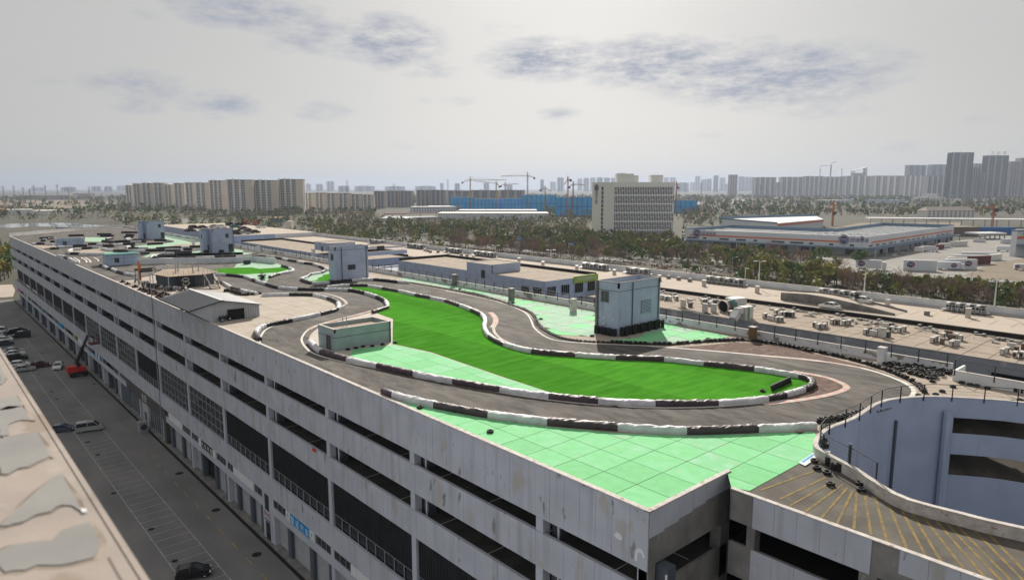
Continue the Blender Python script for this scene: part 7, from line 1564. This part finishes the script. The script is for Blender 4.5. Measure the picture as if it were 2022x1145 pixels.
for a, b_ in ((wR, wR - d1 * .42), (wL, wL + d2 * .36), (wC + d2 * .36 - d1 * .36, wL + d2 * .36), (wR - d1 * .42, wC + d2 * .36 - d1 * .36)):
    MB().bar(a + Vector((0, 0, Hw - 1)), b_ + Vector((0, 0, Hw - 1)), .6, 4).build('roof_parapet', 'wh_blue', wh)
lm = MB(); rbm = MB()
for i in range(46):
    for j in range(4): p = wL + d1 * ((i + .5) / 47) + d2 * (.04 + .085 * j); lm.obox(p + Vector((0, 0, Hw - 2.2)), u1 * 1.6, d2.normalized() * .8, (0, 0, .5))
for i in range(30):
    for j in range(9): p = wC + d2 * ((i + .7) / 31 * .97) - d1 * (.03 + .042 * j); lm.obox(p + Vector((0, 0, Hw - 2.2)), u1 * 1.2, d2.normalized() * .9, (0, 0, .5))
lm.build('skylight', 'white_metal', wh, kind='stuff')
w2 = thing('rear_warehouse', 'rear wing of the courier depot with a short orange stripe, behind the front roof', 'warehouse', G(1540, 452, GZ)); a, b_ = G(1534, 459, GZ), G(1625, 449, GZ); c_, d__ = G(1610, 441, GZ), G(1425, 448, GZ); Hq = HT(b_, 1625, 433)
MB().prism(xy([a, b_, c_, d__]), GZ, GZ + Hq).build('wall', 'wh_white', w2); MB().bar(a + Vector((0, 0, Hq * .8)) - FWD * 1, b_ + Vector((0, 0, Hq * .8)) - FWD * 1, .5, 2.2).build('stripe', 'stripe_orange', w2); MB().bar(c_ + Vector((0, 0, Hq + 1)), d__ + Vector((0, 0, Hq + 1)), .6, 5).bar(a + Vector((0, 0, Hq + .4)), d__ + Vector((0, 0, Hq + .4)), .6, 2).build('roof_parapet', 'wh_blue', w2)
def box_truck(label, a, b_, yt, m, cab=True, logo=False, group='lorries and containers in the depot yard'):
    A_, B2 = G(*a, GZ + .1), G(*b_, GZ + .1); L = Loc(A_, B2); H = max(2.8, HT(A_, a[0], yt)); t = thing('container_lorry' if cab else 'cargo_container', label, 'lorry' if cab else 'container', (A_.x, A_.y, GZ + .1), L.rz, group); W = L.w; cw = W * .84 if cab else W
    MB().box(0, cw, 0, 2.9, .95 if cab else .1, H).build('cargo_box', m, t, world=False); MB().box(.02, cw - .02, -.05, -.002, H - .25, H - .02).build('top_rail', 'white_metal' if m != 'container_red' else m, t, world=False)
    if cab: MB().add([(cw + .3, .1, .6), (W, .1, .6), (W, 2.8, .6), (cw + .3, 2.8, .6), (cw + .3, .1, H * .82), (W - .5, .1, H * .82), (W - .5, 2.8, H * .82), (cw + .3, 2.8, H * .82)], [(0, 1, 5, 4), (1, 2, 6, 5), (2, 3, 7, 6), (3, 0, 4, 7), (4, 5, 6, 7)]).build('cab', 'white_metal', t, world=False); MB().box(W - .45, W - .1, .3, 2.6, H * .45, H * .68).build('windscreen', 'car_glass', t, world=False)
    if cab:
        for x in (.12, .2, .7, .92):
            for y in (.1, 2.5): mm = wheel_mb(.5, .35); mm.v = put(mm, Matrix.Translation((W * x, y + .15, .5)) @ Matrix.Rotation(math.pi / 2, 4, 'X')); mm.build('wheel', 'rubber', t, world=False)
    if logo:
        x = cw * .22 if logo == 1 else cw * .72; z = H * .58; r = H * .27; mm = MB(); disc(mm, (x, -.03, z), (1, 0, 0), UP, r, 18); mm.v = [(x + (v[0] - x) * 1.25, v[1], v[2]) for v in mm.v]; e_ = mm.build('emblem', 'letter_purple', t, world=False); mm = MB().add([(x + r * .1, -.05, z - r * .5), (x + r * .9, -.05, z - r * .6), (x + r * .8, -.05, z + r * .5), (x + r * .3, -.05, z + r * .6)], [(0, 1, 2, 3)]); mm.build('emblem_swoosh', 'logo_magenta', e_, world=False)
        text_mesh('YTO', (x - r * .9, -.06, z - r * .25), (1, 0, 0), UP, r * 1.5, r * .6, 0.0).build('emblem_letters', 'letter_white', e_, world=False)
for a in [('white lorry with a round purple emblem behind the dark round tree', (1689, 531), (1750, 534), 512, 'wh_white', True, 1), ('long white container with a purple emblem beside the street trees', (1783, 534), (1849, 536), 513, 'wh_white', False, 1), ('white lorry with a purple emblem between two containers', (1848, 532), (1906, 534), 516.5, 'wh_white', True, 2), ('white container with a large purple emblem at its right end', (1866, 531), (1929, 532), 511.5, 'wh_white', False, 2), ('dark red container beside the white emblem container', (1916, 523), (1956, 521), 506.5, 'container_red', False, 0), ('greenish white container behind the dark red one', (1956, 515), (1978, 513), 503, 'apt_white', False, 0), ('long white trailer roof in the middle of the yard', (1884, 511), (1955, 512), 503.5, 'wh_white', False, 0), ('white trailer parked farther in the yard', (1900, 506), (1970, 507), 498, 'wh_white', False, 0), ('low white trailer left of the dark red container', (1872, 516), (1912, 517), 508, 'apt_white', False, 0),
          ('white lorry backed to the loading dock', (1817, 496), (1852, 498), 485, 'wh_white', True, 0), ('short white container at the loading dock', (1805, 497), (1822, 498), 487, 'apt_white', False, 0), ('dark red container next to the dock lorry', (1846, 493), (1864, 492), 484, 'container_red', False, 0), ('pale grey container right of the dark red dock container', (1852, 490), (1877, 489), 481, 'apt_grey', False, 0), ('large grey container standing alone right of the dock', (1877, 487), (1910, 486), 477, 'apt_grey', False, 0), ('small white container far in the yard', (1921, 478), (1946, 479), 472.5, 'wh_white', False, 0), ('white lorry beside the lettered building', (1967, 496), (2000, 497), 486, 'wh_white', True, 0), ('white box near the lettered building', (1979, 481), (1998, 481), 472, 'wh_white', False, 0), ('white van with a purple badge at the right frame edge', (2003, 533), (2032, 534), 521, 'wh_white', True, 1), ('white lorry with a purple emblem beside the stone office block', (1333, 481), (1352, 482), 471, 'wh_white', False, 1)]:
    box_truck(*a)
q = G(1766, 506, GZ); car('white car parked at the warehouse dock', 'car_white', 'sedan', (q.x, q.y, GZ + .1), .3, None, 1.6); q = G(1780, 503, GZ); car('grey car beside the white one at the dock', 'car_silver', 'hatch', (q.x, q.y, GZ + .1), .3, None, 1.6)
# low buildings
def low(name, label, a, b_, yt, depth, wall, roof=None, cat='building', posts=0, wins=0, gable=0.0):
    A_, B2 = G(*a, GZ), G(*b_, GZ); L = Loc(A_, B2); H = HT(A_.lerp(B2, .5), (a[0] + b_[0]) / 2, yt); t = thing(name, label, cat, L.a, L.rz); W = L.w
    if posts:
        for i in range(posts + 1): MB().box(W * i / posts - .5, W * i / posts + .5, 0, 1, 0, H - 1.5).build('post', 'far_grey', t, world=False)
        MB().box(-1, W + 1, -1, depth, H - 1.6, H).build('roof', roof, t, world=False); return t
    MB().box(0, W, 0, depth, 0, H).build('wall', wall, t, world=False)
    if gable: MB().add([(-1, -1, H), (W + 1, -1, H), (W + 1, depth + 1, H), (-1, depth + 1, H), (W * .06, depth / 2, H + gable), (W * .94, depth / 2, H + gable)], [(0, 1, 5, 4), (2, 3, 4, 5), (1, 2, 5), (3, 0, 4)]).build('roof', roof, t, world=False)
    elif roof: MB().box(-.6, W + .6, -.6, depth + .6, H, H + 1.0).build('roof', roof, t, world=False)
    if wins:
        rws = 2 if H < 14 else 4
        for r in range(rws):
            for i in range(wins): x = W * (i + .3) / wins; MB().box(x, x + W / wins * .4, -.15, -.02, H * (r + .3) / rws, H * (r + .78) / rws).build('window', 'pane_far', t, world=False)
    return t
low('white_hall', 'long low white hall with a pale blue wall in front of the netted shells', (865, 437), (1083, 437), 422, 60, 'wh_white', 'apt_white'); low('white_hall', 'white hall with a colonnade left of the long low hall', (816, 420), (900, 419), 409, 40, 'wh_white', 'apt_white', wins=16); low('white_hall', 'upper white hall with small windows before the netted shells', (845, 414), (912, 414), 408, 40, 'apt_white', 'apt_white', wins=18); low('white_hall', 'far white hall roof below the cranes', (905, 424), (1060, 424), 416, 60, 'wh_white', 'apt_white')
low('brick_bridge', 'rust red flyover under construction left of the white halls', (765, 431), (862, 428), 420.5, 12, 'brick_red', 'brick_red', 'bridge', posts=3); low('brick_bridge', 'rust red gate frame in front of the cream blocks', (678, 431), (720, 431), 419.5, 10, 'brick_red', 'brick_red', 'bridge', posts=2); low('white_tent', 'white membrane roof among the trees', (752, 437), (796, 438), 431, 30, 'wh_white', 'white_metal', gable=3); low('green_shed', 'pale grey sheet roof behind the street trees', (800, 436), (870, 434), 430, 40, 'apt_grey', 'far_grey')
low('hostel', 'white four storey house with a grey pitched roof on the right', (1830, 434), (1924, 433), 416, 24, 'apt_white', 'apt_taupe', wins=11, gable=7); low('white_villa', 'white stepped house below the grey row', (1812, 398), (1866, 398), 390, 40, 'apt_white', 'apt_white', wins=9); low('white_villa', 'upper storey of the white stepped house', (1832, 396), (1851, 396), 383, 40, 'apt_white', 'apt_white'); low('blue_hall', 'long hall with a bright blue roof below the grey row', (1722, 404), (1788, 404), 396, 50, 'wh_white', 'roof_blue'); low('white_hall', 'white hall at the foot of the chimneys', (1620, 403), (1680, 403), 396, 50, 'wh_white', 'white_metal'); low('white_hall', 'small bluish hall left of the bright blue roof', (1665, 400), (1690, 400), 394, 40, 'wh_white', 'roof_blue')
low('long_canopy', 'long white station canopy on thin posts at the right', (1718, 446), (2040, 450), 432, 30, 'wh_white', 'white_metal', 'canopy', posts=14)
lbd = low('lettered_building', 'white building with an orange stripe and a letter at the right frame edge', (2004, 507), (2060, 505), 456, 5, 'wh_white', 'wh_blue'); q0, q1 = G(2004, 507, GZ), G(2050, 505, GZ); uu = (q1 - q0).normalized(); nn = Vector((uu.y, -uu.x, 0)); nn = nn if nn.dot(q0) < 0 else -nn; Hh = HT(q0, 2004, 456)
la = lbd; MB().bar(q0 + nn * .3 + Vector((0, 0, Hh * .74)), q1 + nn * .3 + Vector((0, 0, Hh * .74)), .3, 2.2).build('stripe', 'stripe_orange', la); text_mesh('A', q0 + uu * 6 + nn * .3 + Vector((0, 0, Hh * .82)), uu, UP, 3, 4, 0).build('lettering', 'letter_purple', la); MB().bar(q0 + nn * 4 + Vector((0, 0, Hh * .48)), q1 + nn * 4 + Vector((0, 0, Hh * .48)), 8, .8).build('canopy', 'wh_blue', la)
low('blue_hoarding', 'deep blue site hoarding behind the depot yard', (1930, 463), (2004, 463), 449, 6, 'net_deep'); low('brown_shed', 'low brown shed with a sandy roof right of the warehouse', (1883, 466), (1932, 466), 450, 40, 'apt_brown', 'dirt'); low('open_shed', 'open shed with a white flat roof in the yard', (1936, 473), (1984, 472), 460, 20, 'wh_white', 'white_metal', posts=5)
low('grey_hall', 'long grey hall far left on the plain', (38, 394), (138, 394), 385.5, 60, 'apt_taupe'); low('grey_hall', 'higher grey hall far left, right of the long one', (145, 393), (173, 393), 382, 60, 'apt_taupe'); low('pale_shed', 'pale low shed roofs at the far left edge', (14, 425), (66, 424), 415, 60, 'apt_white', 'white_metal'); low('pale_shed', 'pale shed right of the first at far left', (95, 424), (130, 422), 416, 50, 'apt_white', 'apt_white'); low('brick_house', 'red brick house at the far left edge', (-10, 425), (15, 424), 414, 40, 'brick_red', 'brick_red', gable=4); low('blue_fence', 'long pale blue fence behind the roof end', (110, 452.5), (275, 451), 448, 3, 'cover_blue', None, 'fence')
for t0, a, b_, yt, lab, ch in [(0, (480, 447), (512, 446), 434, 'red and blue roof letters standing behind the far block', '国际汽车城'), (1, (550, 459), (575, 459), 452.5, 'red roof letters beside a pale box behind the far block', '大学')]:
    A_, B2 = G(a[0], a[1] + 6, -5), G(b_[0], b_[1] + 6, -5); uu = (B2 - A_).normalized(); t = thing('letter_sign', lab, 'sign', A_); z1 = HT(A_, a[0], yt); text_mesh(ch, A_ + Vector((0, 0, z1 * .45)), uu, UP, (B2 - A_).length, z1 * .55).build('lettering', 'red', t); MB().bar(A_ + Vector((0, 0, z1 * .4)), B2 + Vector((0, 0, z1 * .4)), .5).bar(A_, A_ + Vector((0, 0, z1)), .5).bar(B2, B2 + Vector((0, 0, z1)), .5).build('frame', 'iron_dark', t)
low('pale_tower_box', 'small beige service tower behind the far block', (566, 462), (576, 462), 437, 10, 'apt_cream'); low('blue_cabin', 'blue and yellow cabin behind the far block', (532, 440), (552, 440), 431, 20, 'roof_blue', 'crane_yellow')
for i, (px, py, c, kk) in enumerate([(383, 452, 'car_black', 'suv'), (376, 458, 'car_black', 'sedan'), (400, 451.5, 'car_black', 'sedan'), (424, 450, 'car_silver', 'sedan'), (437, 450, 'car_white', 'sedan'), (455, 446, 'car_black', 'suv'), (470, 446, 'car_black', 'sedan'), (478, 445, 'car_red', 'sedan'), (462, 464, 'car_black', 'suv'), (470, 462, 'car_black', 'suv'), (482, 463, 'car_silver', 'sedan'), (492, 460, 'car_black', 'suv'), (503, 461, 'car_black', 'sedan'), (465, 451, 'teal_metal', 'suv'), (482, 454, 'car_black', 'sedan'), (516, 450, 'car_white', 'sedan')]):
    q = G(px, py, .8); car('parked car among the dark row on the far roof deck', c, kk, (q.x, q.y, .82), RND.uniform(-.3, .3) + .2, 'cars on the far roof deck', 1.35)
# ------------------------------------------------------------------ trees, hedges, woods
TR = random.Random(21)
def leaf_cloud(n, rx, rz_, zc, size, clumps=9, seed=0):
    rr = random.Random(seed); mb = MB(); cs = []
    for _ in range(clumps):
        u, v = rr.uniform(0, 6.28), rr.uniform(-.75, 1); k = rr.uniform(.45, .85)
        cs.append((Vector((rx * k * math.cos(u) * math.sqrt(max(.1, 1 - v * v)), rx * k * math.sin(u) * math.sqrt(max(.1, 1 - v * v)), zc + rz_ * k * v)), rr.uniform(.30, .55) * rx))
    for i in range(n):
        c, r = cs[i % clumps]; d = Vector((rr.gauss(0, 1), rr.gauss(0, 1), rr.gauss(0, 1))).normalized(); p = c + d * r * rr.uniform(.55, 1.0)
        a = (d + Vector((rr.uniform(-.7, .7), rr.uniform(-.7, .7), rr.uniform(-.3, .7)))).normalized(); s = size * rr.uniform(.6, 1.3); u = a.orthogonal().normalized() * s; w = a.cross(u).normalized() * s * rr.uniform(.6, 1)
        mb.add([p + u, p + w, p - u, p - w], [(0, 1, 2, 3)])
    return mb
def twig_crown(n, h, w, seed=0):
    rr = random.Random(seed); mb = MB(); z0 = h * .28
    for i in range(n):
        z = z0 + (h * .55) * rr.random(); a = rr.uniform(0, 6.28); L = rr.uniform(.22, .5) * h * (1 - .35 * (z - z0) / h); up = rr.uniform(.5, 1.6)
        d = Vector((math.cos(a), math.sin(a), up)).normalized(); k = rr.random() ** .5 * w * .45; p = Vector((math.cos(a) * k * .6, math.sin(a) * k * .6, z)); q = p + d * L; s = rr.uniform(.05, .10); u = d.orthogonal().normalized() * s
        mb.add([p + u, p - u, q], [(0, 1, 2)])
        for _ in range(3):
            t = rr.uniform(.3, .95); b_ = p.lerp(q, t); e = b_ + (d + Vector((rr.uniform(-.9, .9), rr.uniform(-.9, .9), rr.uniform(-.2, .6)))).normalized() * L * .45; u2 = u * .7; mb.add([b_ + u2, b_ - u2, e], [(0, 1, 2)])
    return mb
def trunk(h, r, branches=5, seed=0):
    rr = random.Random(seed); mb = MB().tube([(0, 0, 0), (rr.uniform(-.2, .2), rr.uniform(-.2, .2), h * .5), (rr.uniform(-.4, .4), rr.uniform(-.4, .4), h)], [r, r * .7, r * .3], 6)
    for _ in range(branches): a = rr.uniform(0, 6.28); z = h * rr.uniform(.4, .85); L = h * rr.uniform(.25, .45); mb.tube([(0, 0, z), (math.cos(a) * L * .6, math.sin(a) * L * .6, z + L * .6)], [r * .4, r * .12], 4)
    return mb
PROTO = {}
def tree_mesh(kind, i):
    k = (kind, i)
    if k in PROTO: return PROTO[k]
    if kind in ('leaf_dark', 'leaf_mid', 'leaf_gold'): c = leaf_cloud(640, 4.6 if i != 1 else 3.9, 4.2 if i != 1 else 5.2, 7.6, .46, 13, 31 * i + len(kind)).mesh('crown', kind); t = trunk(8, .3, 5, i).mesh('trunk', 'bark')
    else: c = twig_crown(150, 11.5, 7, 17 * i + len(kind)).mesh('crown', kind); t = trunk(8.5, .22, 7, i + 3).mesh('trunk', 'bark')
    PROTO[k] = (c, t); return PROTO[k]
LABT = {'leaf_dark': 'dark evergreen tree', 'leaf_mid': 'olive green tree', 'leaf_gold': 'yellowish green tree', 'twig_brown': 'bare brown tree', 'twig_red': 'bare reddish tree'}
NTREE = [0]
def tree(x, y, kind, s, where, group):
    c, t = tree_mesh(kind, TR.randrange(3)); NTREE[0] += 1
    r = thing('tree', f'{LABT[kind]} {where}', 'tree', (x, y, GZ), TR.uniform(0, 6.28), group); r.scale = (s * TR.uniform(.9, 1.1), s * TR.uniform(.9, 1.1), s * TR.uniform(.85, 1.2))
    link('crown', c, r); link('trunk', t, r)
wood = {k: MB() for k in ('leaf_dark', 'leaf_mid', 'twig_brown', 'twig_red')}
def far_tree(x, y, kind, s, n=14):
    mb = wood[kind]; h = 11 * s
    for i in range(n):
        u = TR.uniform(0, 6.28); v = TR.random(); rr = (TR.random() ** .5) * 4.2 * s * (1.1 - .5 * v); p = Vector((x + math.cos(u) * rr, y + math.sin(u) * rr, GZ + h * (.2 + .75 * v)))
        a = Vector((TR.uniform(-1, 1), TR.uniform(-1, 1), TR.uniform(-.2, 1))).normalized(); q = TR.uniform(.9, 1.7) * s * (1.0 if n >= 14 else 1.9); uu = a.orthogonal().normalized() * q; w = a.cross(uu).normalized() * q
        if kind.startswith('twig'): w *= .28; uu = (uu + Vector((0, 0, q))) * .9
        mb.add([p + uu, p + w, p - uu, p - w], [(0, 1, 2, 3)])
def pick(wts): 
    r = TR.random() * sum(w for _, w in wts)
    for k, w in wts:
        r -= w
        if r <= 0: return k
    return wts[-1][0]
# rows along the street, right of the picture
def row(x0, x1, y0, y1, step, wts, s, where, group, jit=2.5, maxn=999):
    y = y0
    while y < y1:
        tree(TR.uniform(x0, x1), y + TR.uniform(-jit, jit), pick(wts), s * TR.uniform(.85, 1.15), where, group); y += step
G1 = 'trees beyond the parking deck on the right'
EV = [('leaf_gold', 3), ('leaf_mid', 3), ('leaf_dark', 2)]; BR = [('twig_brown', 4), ('twig_red', 1)]
row(404, 408, 168, 226, 5.2, [('leaf_gold', 2), ('leaf_mid', 2), ('leaf_dark', 1)], 1.12, 'in the thick row behind the car ramp', G1)
row(412, 418, 175, 230, 6.5, [('leaf_gold', 2), ('leaf_mid', 3), ('leaf_dark', 2)], 1.1, 'in the belt behind the car ramp', G1)
row(410, 416, 56, 172, 5.6, [('leaf_gold', 2), ('leaf_mid', 3), ('leaf_dark', 2)], .84, 'in the belt before the depot yard', G1)
row(424, 430, 50, 222, 6.4, [('leaf_mid', 3), ('leaf_dark', 3), ('leaf_gold', 1)], .72, 'in the back of the belt before the depot yard', G1)
row(392, 398, 58, 172, 5.4, BR + [('leaf_dark', .6)], 1.0, 'in the front of the belt before the depot yard', G1)
row(382, 388, 50, 150, 6.4, BR, .9, 'nearest the street before the depot yard', G1)
G2 = 'trees between the street and the warehouse'
row(436, 446, 226, 330, 7.5, BR + [('leaf_mid', 1.5), ('leaf_dark', 1)], .85, 'between the street and the warehouse', G2)
row(452, 470, 190, 345, 7.5, [('leaf_dark', 2), ('leaf_mid', 2), ('twig_red', 2), ('twig_brown', 2)], .95, 'on the green before the warehouse', G2)
row(485, 505, 230, 340, 9, BR, .9, 'close in front of the warehouse docks', G2)
for px, py in ((2, 556), (9, 552), (17, 549), (5, 545), (14, 541), (-6, 548), (22, 540), (1, 535), (12, 530), (20, 532)):
    q = G(px, py, GZ); tree(q.x, q.y, pick([('leaf_dark', 2), ('leaf_mid', 2), ('leaf_gold', 1)]), TR.uniform(.9, 1.2), 'beyond the far end of the courtyard', 'trees beyond the courtyard')
tree(505, 196, 'leaf_dark', 1.35, 'standing alone beside the white lorry with the emblem', None); tree(520, 268, 'twig_red', 1.5, 'large, in front of the warehouse docks', None); tree(390, 262, 'leaf_dark', .7, 'left of a pair beyond the fans', None); tree(386, 252, 'leaf_dark', .7, 'right of a pair beyond the fans', None)
G3 = 'trees along the street behind the window block'
row(385, 392, 340, 520, 6.4, BR + [('leaf_mid', 1)], .95, 'along the street behind the window block', G3)
row(404, 412, 330, 560, 7.4, BR + [('leaf_mid', 2)], 1.0, 'in the second street row behind the window block', G3)
row(440, 460, 340, 640, 8.5, [('leaf_dark', 3), ('leaf_mid', 3), ('twig_brown', 2)], 1.05, 'in the grove before the stone office block', G3)
row(500, 540, 380, 700, 11, [('leaf_dark', 4), ('leaf_mid', 2), ('twig_brown', 1)], 1.1, 'in the deep grove before the stone office block', G3)
row(560, 585, 420, 560, 11, [('leaf_dark', 3), ('leaf_mid', 2)], 1.0, 'at the foot of the stone office block', G3)
for i in range(900):                                 # the denser planting behind the individually built trees
    z = TR.random()
    if z < .50: x, y = TR.uniform(310, 640), TR.uniform(480, 1150)
    elif z < .72: x, y = TR.uniform(430, 520), TR.uniform(225, 480)
    elif z < .86: x, y = TR.uniform(376, 408), TR.uniform(20, 225)
    else: x, y = TR.uniform(470, 640), TR.uniform(400, 900)
    far_tree(x, y, pick([('leaf_dark', 3), ('leaf_mid', 3), ('twig_brown', 3), ('twig_red', 1)]), TR.uniform(.75, 1.15), 26)
BADPX = [(740, 1075, 405, 440), (1352, 1890, 448, 510), (1890, 2060, 445, 560), (1640, 2060, 428, 448), (1160, 1350, 440, 474), (0, 215, 438, 452), (1640, 1890, 500, 548)]
n = 0
while n < 8500:
    r = 600 + 3900 * TR.random() ** 1.5; a = yaw + TR.uniform(-.72, .72); x, y = r * math.sin(a), r * math.cos(a); px, py = proj(x, y)
    if x < 150 and y < 620: continue
    if any(a_ < px < b_ and c < py < d for a_, b_, c, d in BADPX): continue
    if mnoise.noise(Vector((x * .0035, y * .0035, 3))) < (-.18 if px > 250 else -.05): continue
    if px < 620 and py > 441 and px > 350: continue
    n += 1; far_tree(x, y, pick([('leaf_dark', 2.0), ('leaf_mid', 2), ('twig_brown', 3.5), ('twig_red', 1)]), TR.uniform(.7, 1.15) * (1 + r / 6000), 16 if r < 1500 else 8)
for k, nm, lab in (('leaf_dark', 'evergreen_wood', 'dark evergreen woods and groves spreading over the plain'), ('leaf_mid', 'olive_wood', 'olive green groves spreading over the plain'), ('twig_brown', 'bare_wood', 'bare brown winter woods spreading over the plain'), ('twig_red', 'bare_wood', 'bare reddish winter thickets spreading over the plain')):
    o = wood[k].build(nm, k, kind='stuff'); props(o, lab, 'woods')
hm = MB()
def hedge(px, w, h, m='hedge', lab='', n=60):
    mb = MB(); l = smooth_line([G(p[0], p[1], GZ) for p in px], 2.5)
    for p in l:
        for _ in range(8):
            c = p + Vector((TR.uniform(-w, w), TR.uniform(-w, w), TR.uniform(.2, h))); a = Vector((TR.uniform(-1, 1), TR.uniform(-1, 1), TR.uniform(0, 1))).normalized(); u = a.orthogonal().normalized() * TR.uniform(.5, .9); v = a.cross(u); mb.add([c + u, c + v, c - u, c - v], [(0, 1, 2, 3)])
    o = mb.build('hedge', m); props(o, lab, 'hedge')
hedge([(1180, 517), (1260, 523), (1340, 530), (1450, 540), (1500, 545)], 1.6, 2.0, 'twig_brown', 'long brown hedge between the two street carriageways')
hedge([(1288, 530), (1305, 531), (1322, 533)], 2.5, 2.2, 'twig_red', 'short reddish hedge beside the slim lamp with a blue box'); hedge([(1370, 543), (1400, 545), (1445, 551)], 2.2, 2.2, 'twig_brown', 'dark low hedge on the traffic island'); hedge([(1445, 552), (1470, 555)], 1.5, 1.5, 'leaf_gold', 'yellowish shrubs at the tip of the traffic island'); hedge([(850, 486), (960, 496), (1100, 508)], 1.5, 2.0, 'twig_brown', 'brown hedge along the street behind the plain block')
# street lamps, sign boards, pylons
def street_lamp(px, yb, yt, lab, arm=2.5):
    q = G(px, yb, GZ); h = HT(q, px, yt); t = thing('street_lamp', lab, 'street lamp', q, 0, 'street lamps beyond the parking deck')
    MB().tube([(0, 0, 0), (0, 0, h * .9), (0, 0, h)], [.22, .15, .13], 6).build('pole', 'steel_pale', t, world=False); MB().tube([(0, 0, h * .96), (arm * .5, 0, h * 1.0), (arm, 0, h * 1.01)], [.13, .1, .08], 5).build('arm', 'steel_pale', t, world=False); MB().box(arm - .3, arm + 1.1, -.3, .3, h * 1.01 - .15, h * 1.01 + .15).build('lamp_head', 'white_metal', t, world=False); t.rotation_euler = (0, 0, -yaw)
for px, yb, yt, lab in [(1339, 521, 499, 'curved street lamp before the warehouse dock, leftmost of the right group'), (1397, 537, 503, 'curved street lamp on the hedge before the warehouse'), (1445, 541, 508, 'curved street lamp at the green before the warehouse'), (1527, 545, 505, 'tall street lamp between two olive trees'), (1557, 545, 522, 'short flat-armed lamp over the thick tree row'), (1575, 548, 517, 'curved street lamp over the thick tree row'), (1694, 560, 527, 'street lamp rising from the yellowish trees'), (1743, 562, 528, 'street lamp just left of the white containers'), (1869, 580, 542, 'curved street lamp in the tree belt before the containers'), (1915, 585, 535, 'tall double lamp in the tree belt at the right'), (839, 477, 440, 'tall white mast among the dark trees'), (898, 470, 441, 'street lamp right of the white mast'), (946, 472, 444, 'double street lamp in the grove'), (766, 476, 462, 'street lamp behind the farthest fans'), (728, 470, 445, 'lamp by the junction behind the middle stair tower'), (1085, 494, 469, 'street lamp left of the road sign'), (1107, 500, 477, 'street lamp between the two blue road signs'), (1192, 508, 486, 'street lamp before the stone office block'), (607, 470, 456, 'lamp behind the brown far roof'), (636, 474, 460, 'forked lamp behind the brown far roof'), (350, 437, 407, 'lone lamp by the far grass patch'), (508, 430, 394, 'tall lamp in front of the tall cream blocks')]: street_lamp(px, yb, yt, lab)
for px, yb, yt, w, lab in [(1021, 495, 469, 10, 'blue road sign among the street trees, left one'), (1122.5, 506, 479, 11, 'blue road sign among the street trees, right one')]:
    q = G(px, yb, GZ); h = HT(q, px, yt); ww = w * q.length / 1400; t = thing('road_sign', lab, 'road sign', q); MB().tube([q, q + Vector((0, 0, h))], .25, 6).build('pole', 'steel_pale', t)
    pn = MB().obox(q + RGT * ww * .5 + Vector((0, 0, h - ww * .32)), RGT * ww * .5, Vector((FWD.x, FWD.y, 0)) * .08, (0, 0, ww * .33)).build('panel', 'road_sign_blue', t)
    m = MB()
    for i in range(3): m.obox(q + RGT * ww * (.25 + .25 * i) + Vector((0, 0, h - ww * .32)) - Vector((FWD.x, FWD.y, 0)) * .12, RGT * ww * .08, FWD * .01, (0, 0, ww * .09))
    m.build('arrow_print', 'letter_white', pn)
for px, yb, yt, lab in [(8, 392, 368, 'thin power pole at the far left edge'), (29, 392, 367, 'power pole second from the far left'), (68, 390, 366, 'power pole third from the far left'), (91, 390, 366, 'power pole fourth from the far left'), (114.5, 390, 364, 'tallest power pole of the far left group'), (137, 400, 371, 'power pole with many short arms on the left plain'), (179, 410, 369, 'nearest dark power pole left of the cream blocks'), (687, 412, 356, 'thin power pole behind the cream blocks'), (779, 412, 363, 'power pole before the hazy blocks'), (885, 412, 355, 'power pole beside the netted shells'), (1382, 445, 361, 'tall power pole right of the stone office block'), (1500, 400, 365, 'distant power pole before the grey row'), (47, 391, 370, 'thin power pole near the long grey hall')]:
    q = G(px, yb, GZ); h = HT(q, px, yt); k = q.length / 1400; t = thing('power_pole', lab, 'power pole', q, 0, 'power poles on the plain'); MB().tube([q, q + Vector((0, 0, h))], [1.0 * k, .45 * k], 6).build('pole', 'apt_taupe', t); m = MB()
    for i in range(3): m.bar(q + RGT * -3 * k + Vector((0, 0, h * (.97 - .09 * i))), q + RGT * 3 * k + Vector((0, 0, h * (.97 - .09 * i))), .5 * k)
    m.build('cross_arm', 'apt_taupe', t)
q = G(62, 414, GZ); h = HT(q, 62, 373); t = thing('radio_mast', 'telephone mast with a bulky head on the left plain', 'mast', q); MB().tube([q, q + Vector((0, 0, h))], [1.6, .7], 6).build('pole', 'steel_grey', t)
m = MB()
for i in range(3): m.lathe([(.1, h * (.86 + .05 * i)), (3.2, h * (.86 + .05 * i)), (3.2, h * (.875 + .05 * i)), (.1, h * (.875 + .05 * i))], 8, (q.x, q.y, GZ))
m.build('antenna_ring', 'steel_grey', t)
for i in range(34):
    y = TR.uniform(60, 900); x = TR.choice((336, 346, 356, 372)); c = TR.choice(('car_white', 'car_silver', 'car_black'))
    if i < 12: car({'car_white': 'white', 'car_silver': 'silver', 'car_black': 'black'}[c] + ' car driving on the street beyond the parking deck', c, TR.choice(('sedan', 'hatch', 'suv')), (x, 300 + i * 48 + TR.uniform(-15, 15), GZ + .06), 1.5708, 'cars on the street', 1.5)
